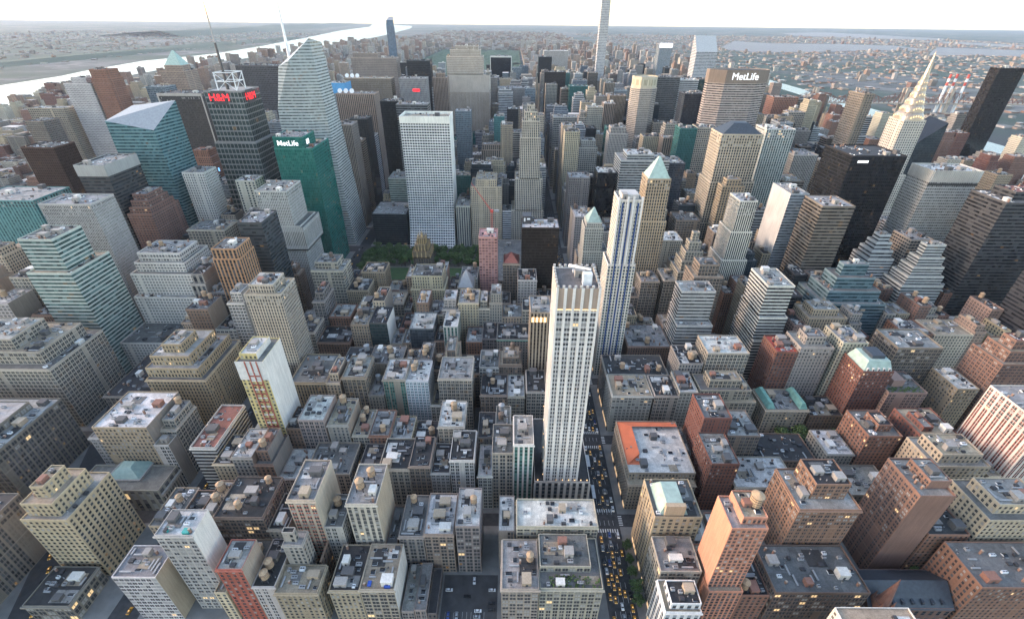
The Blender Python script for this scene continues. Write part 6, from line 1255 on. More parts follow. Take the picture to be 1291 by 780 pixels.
('office_tower',13,'grey tower with grey roof right of the lit white stone tower','grey','grey',[[664.6,688.8,1132.3,1155.9,96.0]],{}),
('apartment_building',13,'pinkish apartment block with black roof behind the slanted teal tower','pinkb','dark',[[-1210.9,-1189.6,1450.6,1473.9,56.5]],{}),
('office_tower',13,'black and white banded tower with grey roof right of the tall limestone slab','ribw','grey',[[-43.9,-15.3,1450.2,1473.9,169.6]],{}),
('office_tower',13,'grey ribbed tower with black roof behind the cream octagonal tower','greypier','dark',[[220.5,253.2,1450.3,1477.9,148.0],[224.4,251.1,1453.6,1476.8,157.5]],{}),
('office_tower',13,'teal glass tower with grey roof in front of the very tall slender tower','tealglass3','grey',[[73.3,109.5,1609.3,1634.9,169.9]],{}),
('office_tower',13,'pale stone tower with white roof in front of the very tall slender tower','limel','white',[[99.3,125.4,1639.2,1670.2,166.1],[102.9,121.8,1641.6,1667.9,173.0]],{}),
('office_tower',13,'blue grey tower with black roof behind the slender limestone tower','bluegrey','dark',[[-48.6,-15.3,1890.3,1914.9,167.5]],{}),
('office_block',13,'red brick office block with grey roof behind the slanted teal tower','brick','grey',[[-1578.6,-1556.5,1939.4,1962.9,76.0],[-1576.8,-1559.0,1942.6,1959.9,83.1]],{}),
('apartment_building',13,'brown grey apartment block with black roof behind the antenna tower','brownl','dark',[[-1237.9,-1208.8,1939.3,1964.9,48.0],[-1235.0,-1211.4,1941.3,1961.5,54.0]],{}),
('office_block',13,'brown grey office block with grey roof behind the dark tower with grey crown','brownl','grey',[[-1850.5,-1817.2,1969.5,2000.6,81.6],[-1846.9,-1818.0,1972.1,1998.0,90.0]],{}),
('loft_building',12,'dark grey loft with grey roof behind the green corniced loft','greyd','grey',[[-73.2,-65.2,408.0,431.5,30]],{'party': 'EW'}),
('office_tower',12,'dark grey tower with sandy roof behind the dark block with white lines','greyd','tan',[[-418.6,-404.3,516.3,546.2,94.2],[-415.1,-404.9,519.1,544.3,100.5]],{}),
('apartment_building',12,'tan brick apartment block with grey roof and a tank right of the green pyramid tower','tan','grey',[[178.9,189.9,516.7,544.5,53.8]],{'tank': 1}),
('office_block',12,'white banded office block with pale roof and a tank behind the dark box tower','whiterib','lgrey',[[15.3,48.6,690.3,714.6,75.7]],{'tank': 1}),
('office_tower',12,'tan gridded tower with grey roof left of the slender limestone tower','gridtan','grey',[[-64.3,-37.5,765.0,791.9,104.0]],{}),
('office_tower',12,'tan gridded tower with black roof behind the slender limestone tower','gridtan','dark',[[-118.9,-83.6,925.3,952.9,118.7]],{}),
('office_block',12,'tan brick office block with pale roof right of the white gridded slab','tan','lgrey',[[-176.4,-149.8,1003.5,1028.6,75.5]],{}),
('office_block',12,'teal glass office block with black roof in front of the tall limestone slab','tealglass3','dark',[[-194.7,-161.7,1132.3,1155.9,70.8],[-191.9,-164.4,1134.8,1153.3,80.4]],{}),
('office_tower',12,'grey tower with grey roof right of the tall limestone slab','grey','grey',[[-48.2,-27.9,1211.9,1235.6,149.5]],{}),
('office_tower',12,'grey tower with white roof behind the lit white stone tower','grey','white',[[914.9,946.7,1639.7,1664.5,111.2]],{}),
('office_tower',12,'dark glass tower with sandy roof in front of the very tall slender tower','darkglass2','tan',[[167.8,203.1,1719.0,1747.9,164.5]],{}),
('office_tower',12,'tan gridded tower with pale roof behind the cream octagonal tower','gridtan','lgrey',[[400.1,423.2,1798.3,1829.2,168.7]],{}),
('office_tower',12,'grey banded tower with pale roof in front of the very tall slender tower','ribgrey','lgrey',[[317.1,338.5,1860.2,1889.4,170.9]],{}),
('office_tower',12,'white banded tower with white roof left of the tall limestone slab','whiterib','white',[[-360.4,-334.5,1969.6,1994.9,168.7]],{}),
('office_tower',12,'blue grey tower with black roof left of the cream octagonal tower','bluegrey','dark',[[187.6,215.5,1969.5,1996.9,162.3]],{}),
('office_block',11,'grey office block with black roof and a tank right of the white gridded slab','grey','dark',[[-159.8,-140.7,700.3,714.6,66.0]],{'tank': 1}),
('office_tower',11,'cream tower with black roof behind the lit white stone tower','cream','dark',[[518.6,545.9,1003.6,1030.6,151.9],[519.1,544.4,1007.3,1029.5,161.2]],{}),
('office_tower',11,'brown banded tower with grey roof behind the lit white stone tower','brownrib','grey',[[548.2,576.0,1053.1,1082.3,173.0]],{}),
('office_tower',11,'tan gridded tower with grey roof right of the tall limestone slab','gridtan','grey',[[-62.3,-37.5,1132.6,1161.6,136.5]],{}),
('office_tower',11,'brown banded tower with black roof behind the slender limestone tower','brownrib','dark',[[15.3,34.7,1162.3,1193.3,98.9]],{}),
('office_block',11,'grey banded office block with black roof behind the slender limestone tower','ribgrey','dark',[[15.3,49.4,1291.2,1318.9,78.1],[16.1,48.4,1293.4,1315.8,86.8]],{}),
('apartment_building',11,'tan brick apartment block with black roof left of the dark tower with grey crown','tan','dark',[[-1637.9,-1616.3,1530.0,1557.5,55.6],[-1635.1,-1619.9,1533.9,1554.3,65.0]],{}),
('office_tower',11,'brown ribbed tower with grey roof right of the tall limestone slab','brownpier','grey',[[-154.8,-125.3,1560.1,1584.9,155.9],[-153.1,-128.0,1563.6,1582.9,164.1]],{}),
('office_tower',11,'cream tower with black roof left of the very tall slender tower','cream','dark',[[67.7,102.8,1688.8,1718.2,174.0],[69.1,99.8,1692.8,1715.1,180.5]],{}),
('apartment_building',11,'brown brick apartment block with grey roof left of the slanted teal tower','brownbrick','grey',[[-1875.0,-1850.7,1969.6,1998.9,72.3],[-1872.0,-1851.5,1972.8,1995.4,81.4]],{}),
('office_tower',10,'tan brick tower with black roof behind the dark box tower','tan','dark',[[-37.3,-15.3,765.3,791.9,106.1],[-36.2,-18.3,768.8,790.0,112.3]],{}),
('apartment_building',10,'grey apartment block with black roof behind the dark banded slab','grey','dark',[[893.8,921.7,814.4,839.9,64.0],[897.6,918.3,817.3,836.0,72.5]],{}),
('row_house',10,'brown brick house with black roof left of the grey pinstriped slab','brownbrick','dark',[[-1098.5,-1077.9,894.3,919.6,18.4]],{'party': 'EW'}),
('office_tower',10,'blue grey tower with sandy roof right of the lit white stone tower','bluegrey','tan',[[533.6,560.4,924.2,950.9,106.8]],{}),
('apartment_building',10,'brown grey apartment block with pale roof left of the dark tower with grey crown','brownl','lgrey',[[-1243.1,-1211.1,1083.4,1113.6,41.7]],{}),
('apartment_building',10,'cream apartment block with pale roof left of the dark tower with grey crown','cream','lgrey',[[-1636.5,-1603.5,1480.4,1511.2,35.6]],{})]
FAR_STYLES=['bluegrey', 'brick', 'brown', 'brownbrick', 'brownl', 'brownpier', 'brownrib', 'cream', 'creamw', 'darkglass2', 'darkglass3', 'dloft', 'grey', 'greyd', 'greyp', 'greypier', 'gridtan', 'limel', 'pinkb', 'redd', 'ribgrey', 'ribw', 'stonecol', 'tan', 'tanb', 'tanl', 'tealglass3', 'whitel', 'whiterib']
FAR_ROOFS=['dark', 'grey', 'lgrey', 'tan', 'white']
FAR="255,20,94,29,12,19,1;76,16,124,26,25,17,3;92,9,124,24,17,27,2;317,9,124,30,14,19,2;336,11,173,23,15,27,0;-277,15,203,27,36,27,2;-72,16,202,28,34,17,3;228,7,202,30,14,12,3;-295,14,251,29,43,13,2;-280,12,251,23,53,25,1;392,14,251,27,38,7,0;-30,15,281,30,58,14,3;72,7,281,24,30,11,4;426,10,281,28,43,1,2;-629,20,330,23,90,22,4;-609,9,329,26,54,14,0;-40,13,329,30,42,25,0;-27,12,329,26,69,1,3;125,18,329,26,38,4,1;195,9,330,23,50,1,1;-549,19,359,30,72,22,3;-30,15,360,29,54,17,0;15,14,359,30,57,22,4;101,12,360,28,56,13,4;384,20,360,26,45,19,3;404,19,360,26,42,7,4;15,19,408,28,40,23,0;197,22,408,28,64,18,0;228,15,408,24,64,24,0;-702,12,438,30,68,1,1;-690,16,438,24,82,13,1;-647,17,438,30,90,27,3;-483,15,438,24,82,4,2;-355,16,445,21,63,1,0;-295,18,438,30,66,13,1;212,11,438,28,61,8,1;558,19,438,26,77,16,0;-748,18,487,29,95,7,0;-730,10,486,24,64,24,2;-492,20,486,24,66,2,0;48,17,487,29,61,14,3;168,14,487,29,51,3,1;182,13,486,30,46,7,2;614,15,486,30,59,19,1;-449,15,520,26,71,1,0;-433,14,520,24,64,2,0;168,11,516,30,59,1,2;258,16,530,12,80,7,0;80,31,565,29,92,12,0;236,21,565,20,85,7,1;-469,34,595,29,78,11,0;-435,26,595,28,97,7,2;39,24,595,29,61,11,1;90,24,595,28,94,22,0;-23,8,655,30,30,12,2;46,11,656,29,57,15,0;735,29,655,30,112,19,0;-571,21,686,29,97,20,2;-437,24,686,27,102,20,1;-23,8,685,28,30,26,0;684,18,686,29,87,7,2;-985,33,735,28,46,8,0;-571,37,735,26,81,15,2;71,38,735,28,102,23,4;238,19,735,24,91,21,0;763,33,735,28,68,1,1;-1056,35,765,25,41,18,4;-295,13,765,27,58,16,0;66,22,765,25,85,12,0;121,22,765,27,116,0,3;335,32,765,29,153,23,2;488,23,765,31,128,17,2;-1056,25,814,30,28,23,0;-1031,27,814,30,30,24,0;-196,24,815,25,83,15,0;-72,37,814,26,95,9,0;554,32,814,28,115,17,4;681,37,814,30,85,7,1;824,23,814,30,79,12,4;-1120,28,844,26,19,18,3;-1057,29,845,30,21,7,4;-216,34,844,31,88,15,1;-182,18,845,30,61,12,3;-133,18,844,26,84,26,0;-54,24,845,25,156,7,0;486,22,844,26,107,12,1;509,29,844,31,116,28,3;723,23,845,25,78,4,3;937,29,845,29,63,18,0;-1162,14,894,28,26,12,0;-1078,30,894,29,21,18,0;-949,24,894,29,56,12,2;-202,21,894,29,78,7,0;382,21,894,29,168,7,0;403,33,894,28,143,7,0;565,21,894,24,165,28,2;614,18,894,29,103,21,0;633,22,894,29,101,1,2;-1120,28,924,31,15,18,4;-571,28,924,25,157,12,1;-225,30,924,31,86,17,4;-138,19,924,31,70,16,0;196,36,924,29,119,16,4;899,19,924,25,80,7,4;-1227,31,973,26,22,23,2;-1120,21,973,26,45,12,0;-344,17,973,28,136,28,0;-136,27,974,23,88,10,2;92,22,973,26,123,17,2;916,32,973,26,56,3,2;-1303,37,1004,30,20,19,1;-1266,33,1004,29,14,23,3;-1233,35,1003,30,15,24,2;-1176,28,1003,26,23,23,0;-230,33,1003,31,80,15,1;-197,20,1004,27,77,5,3;-40,25,1003,31,138,21,0;80,38,1004,30,142,16,0;546,24,1004,25,136,9,0;943,25,1003,31,60,18,0;-1329,31,1053,24,39,1,1;-1298,32,1053,29,15,3,2;-1227,21,1053,26,20,19,2;-1206,38,1053,29,31,12,4;-233,37,1053,24,72,5,0;-170,28,1053,29,55,21,0;-54,26,1053,29,144,16,0;15,34,1053,26,62,23,0;50,32,1053,24,138,10,4;614,21,1053,29,99,28,4;-1325,24,1083,27,18,7,1;-1265,22,1083,31,16,1,0;-212,20,1083,29,72,26,2;-56,26,1083,31,144,17,4;-1370,20,1132,24,20,3,1;-1324,23,1132,26,18,24,1;-1301,33,1132,30,18,8,0;-359,22,1133,23,150,15,0;-110,24,1132,30,93,15,3;-37,22,1132,30,133,16,0;40,29,1132,30,120,5,1;168,37,1132,30,114,9,0;489,35,1132,30,173,5,0;745,36,1132,30,117,1,4;-1395,27,1163,30,17,3,0;-276,20,1162,26,116,15,4;-220,22,1163,27,66,26,0;-145,18,1163,27,83,23,3;-127,20,1163,25,106,28,0;189,19,1162,28,112,6,0;208,30,1163,25,147,10,3;-1461,24,1212,29,22,7,4;-1437,14,1212,29,39,18,1;-1338,22,1212,24,18,1,0;-272,33,1212,24,170,20,1;15,31,1212,28,61,7,0;195,32,1212,26,146,9,2;228,24,1212,24,172,15,3;-1486,38,1242,31,58,18,0;-1447,24,1242,31,53,24,2;998,18,1242,25,90,1,2;-1439,16,1291,26,37,23,1;168,19,1292,25,144,28,2;241,19,1292,23,169,15,2;877,37,1292,25,80,3,0;-1545,24,1322,27,59,24,3;-1442,19,1321,28,49,23,2;-846,29,1321,28,49,23,1;995,21,1321,31,81,24,0;-1508,20,1371,26,51,7,3;-1120,24,1371,29,35,7,1;-101,19,1371,29,150,26,0;917,39,1371,26,78,24,4;986,30,1371,28,85,8,1;-1218,37,1401,31,59,12,1;-1181,33,1401,31,25,23,2;-911,25,1401,31,24,7,1;-886,12,1401,31,59,18,1;718,35,1401,27,119,19,0;754,25,1401,27,115,12,2;824,26,1401,31,43,19,0;850,34,1401,31,86,23,0;-1669,25,1450,24,15,12,3;-1644,37,1450,24,14,3,4;-1606,35,1450,26,33,24,1;-1189,21,1450,30,20,1,2;-962,25,1450,26,43,18,4;-937,34,1450,24,21,8,0;15,33,1450,26,73,7,0;317,37,1450,28,160,0,3;824,19,1451,25,116,24,2;908,20,1450,30,95,19,3;962,31,1450,26,106,1,2;-1669,32,1481,30,14,4,4;-1205,36,1480,28,20,18,0;-1169,21,1481,25,52,1,0;-937,29,1481,30,51,23,0;-133,21,1480,31,159,0,0;15,33,1480,28,73,10,0;267,16,1481,30,145,17,2;824,27,1480,28,114,19,2;851,19,1480,28,54,12,1;901,36,1481,30,81,12,2;-1731,34,1530,29,21,7,2;-1258,28,1530,23,19,12,0;-1230,28,1530,29,17,24,1;-571,35,1530,27,154,15,3;-172,28,1530,25,120,15,3;-107,35,1530,27,159,9,0;-47,32,1530,29,172,12,3;73,35,1530,29,137,16,0;168,30,1530,23,124,5,0;906,22,1530,29,27,3,3;928,25,1530,29,70,23,2;991,25,1530,27,91,1,0;-1318,27,1560,25,47,18,2;-1263,20,1560,31,23,19,1;-1242,38,1560,31,46,7,4;-1036,25,1560,27,41,19,2;-105,19,1560,29,174,0,4;395,21,1560,27,174,17,3;943,24,1560,31,63,24,1;-1764,27,1609,28,17,12,1;-1550,40,1609,24,55,7,0;-1306,24,1609,24,15,7,2;-1059,39,1609,24,46,12,0;-163,20,1609,24,173,17,4;-142,24,1610,27,156,6,2;400,26,1609,30,167,0,1;952,33,1609,30,49,8,1;-1881,30,1639,29,18,23,0;-1366,39,1640,28,33,4,1;-1327,33,1639,25,22,12,1;-1017,23,1640,26,39,1,4;-423,38,1640,24,149,21,2;-83,21,1639,25,167,15,0;15,26,1640,28,102,15,0;464,21,1640,30,161,0,3;549,29,1639,29,168,9,2;947,31,1640,30,111,4,3;-1906,26,1689,25,16,1,3;-1788,25,1689,29,49,19,0;-1669,26,1689,27,46,12,3;-1395,33,1689,29,37,19,0;-1361,26,1689,29,22,8,2;-1066,32,1689,29,41,8,3;-346,19,1689,27,161,20,3;-177,33,1689,29,168,20,1;-144,35,1689,25,146,15,1;-50,28,1689,23,152,10,1;15,22,1689,29,130,23,0;37,31,1689,29,157,5,2;257,26,1689,23,164,16,4;341,24,1689,29,155,16,0;366,34,1689,23,146,26,1;496,29,1689,25,159,6,0;986,30,1689,23,68,7,0;-1946,28,1719,27,46,8,0;-1812,36,1719,31,25,19,0;-1775,37,1719,29,17,1,2;-1669,27,1719,31,58,3,2;-1450,27,1719,29,51,8,1;-1395,23,1719,31,21,3,1;-427,27,1719,25,158,15,2;15,24,1719,31,124,0,3;127,16,1719,31,167,23,3;203,31,1719,25,138,16,2;234,29,1719,31,151,12,1;359,19,1719,29,155,7,3;940,20,1719,31,92,12,3;-1836,37,1768,28,20,19,0;-1799,22,1768,30,20,18,0;-1776,22,1769,27,17,23,1;-1753,20,1768,30,20,3,1;-1166,18,1768,30,49,1,0;-446,29,1768,30,170,0,3;-141,20,1768,24,145,16,4;61,26,1768,26,158,6,1;-1844,25,1798,31,26,24,2;-1120,24,1798,31,30,8,4;-460,25,1798,28,134,17,2;-295,35,1799,29,169,23,1;15,38,1800,29,139,12,0;464,22,1798,30,175,9,2;851,37,1799,30,81,8,0;-1880,22,1860,24,22,23,2;-1858,34,1860,24,41,8,0;-1799,36,1860,28,56,18,0;-1762,37,1860,29,17,12,1;-1577,36,1860,24,57,7,0;-1466,36,1860,29,41,8,2;-1213,32,1860,29,16,3,3;-1181,33,1860,26,17,19,0;-384,29,1860,28,169,23,2;15,25,1860,26,148,10,2;65,26,1860,24,172,23,0;220,28,1860,24,166,0,0;267,16,1860,24,168,17,0;560,26,1860,26,148,17,0;861,31,1860,29,86,7,0;992,24,1860,26,58,7,0;-1786,39,1890,29,30,8,0;-1257,25,1890,31,59,18,2;-1209,34,1890,31,21,4,0;-1175,27,1890,31,16,1,2;-1093,21,1890,31,52,23,2;-368,41,1890,31,154,21,2;-171,16,1890,27,170,6,0;15,37,1890,31,171,12,2;196,30,1890,25,156,15,1;226,28,1890,25,173,20,0;317,26,1890,31,173,9,0;464,26,1890,25,128,0,0;-1946,23,1939,24,55,7,4;-1923,33,1939,30,52,19,0;-1816,27,1939,24,67,8,4;-1789,40,1940,27,68,12,0;-1638,33,1940,29,65,7,0;-1443,20,1940,27,83,4,1;-1289,31,1939,30,56,23,4;-1258,20,1940,23,60,3,1;-1179,31,1939,24,37,12,4;-1120,24,1940,29,70,12,0;-512,23,1939,24,129,10,4;-191,26,1939,24,149,9,1;15,26,1939,26,102,23,0;363,28,1940,23,156,9,3;422,14,1940,27,139,23,1;937,20,1940,27,112,8,3;994,22,1939,24,70,1,4;-1946,31,1969,30,64,12,1;-1621,28,1970,25,50,1,3;-1568,39,1969,32,79,7,0;-1330,22,1970,29,80,24,2;-1271,23,1970,25,68,4,2;-1202,32,1970,25,60,19,2;-1170,22,1969,26,47,19,3;-481,18,1969,30,159,21,3;-402,21,1970,25,169,0,0;412,24,1970,31,174,9,0;911,32,1969,26,99,8,3"

RIVERS = [[(-1990,-3000),(-2056,1655),(-1991,1818),(-1928,1876),(-2021,2234),(-2415,3128),(-2513,3934),(-2388,4262),(-2410,4722),(-2372,6355),(-2674,10830),(-3513,18242),(-4394,23341),(-7853,30237),(-5459,20396),(-4625,14180),(-3800,9982),(-3320,7425),(-3111,6211),(-2968,5078),(-2994,4636),(-3042,4176),(-2861,3333),(-2770,3047),(-2705,2587),(-2717,2287),(-3500,-3000)],[(1125,-2500),(1105,600),(1125,1500),(1180,2400),(1300,3200),(1330,3200),(1240,2300),(1205,1500),(1190,600),(1220,-2500)],[(1270,-2500),(1290,600),(1310,1500),(1370,2400),(1450,3300),(1560,3300),(1480,2200),(1420,1400),(1400,600),(1420,-2500)],[(2601,6934),(3951,9785),(4185,8885),(5360,8863),(6008,8470),(5629,7299),(4628,6937),(3409,6395),(2787,6291)],[(4660,6015),(6319,8054),(6738,7700),(7558,6760),(5680,5035),(5642,5901),(5284,6111)],[(8265,16848),(10753,18838),(10064,12676),(9140,11498),(8002,12097),(7255,14137)],[(7943,10786),(8564,10563),(8759,7864),(7997,7163),(7696,8819)]]
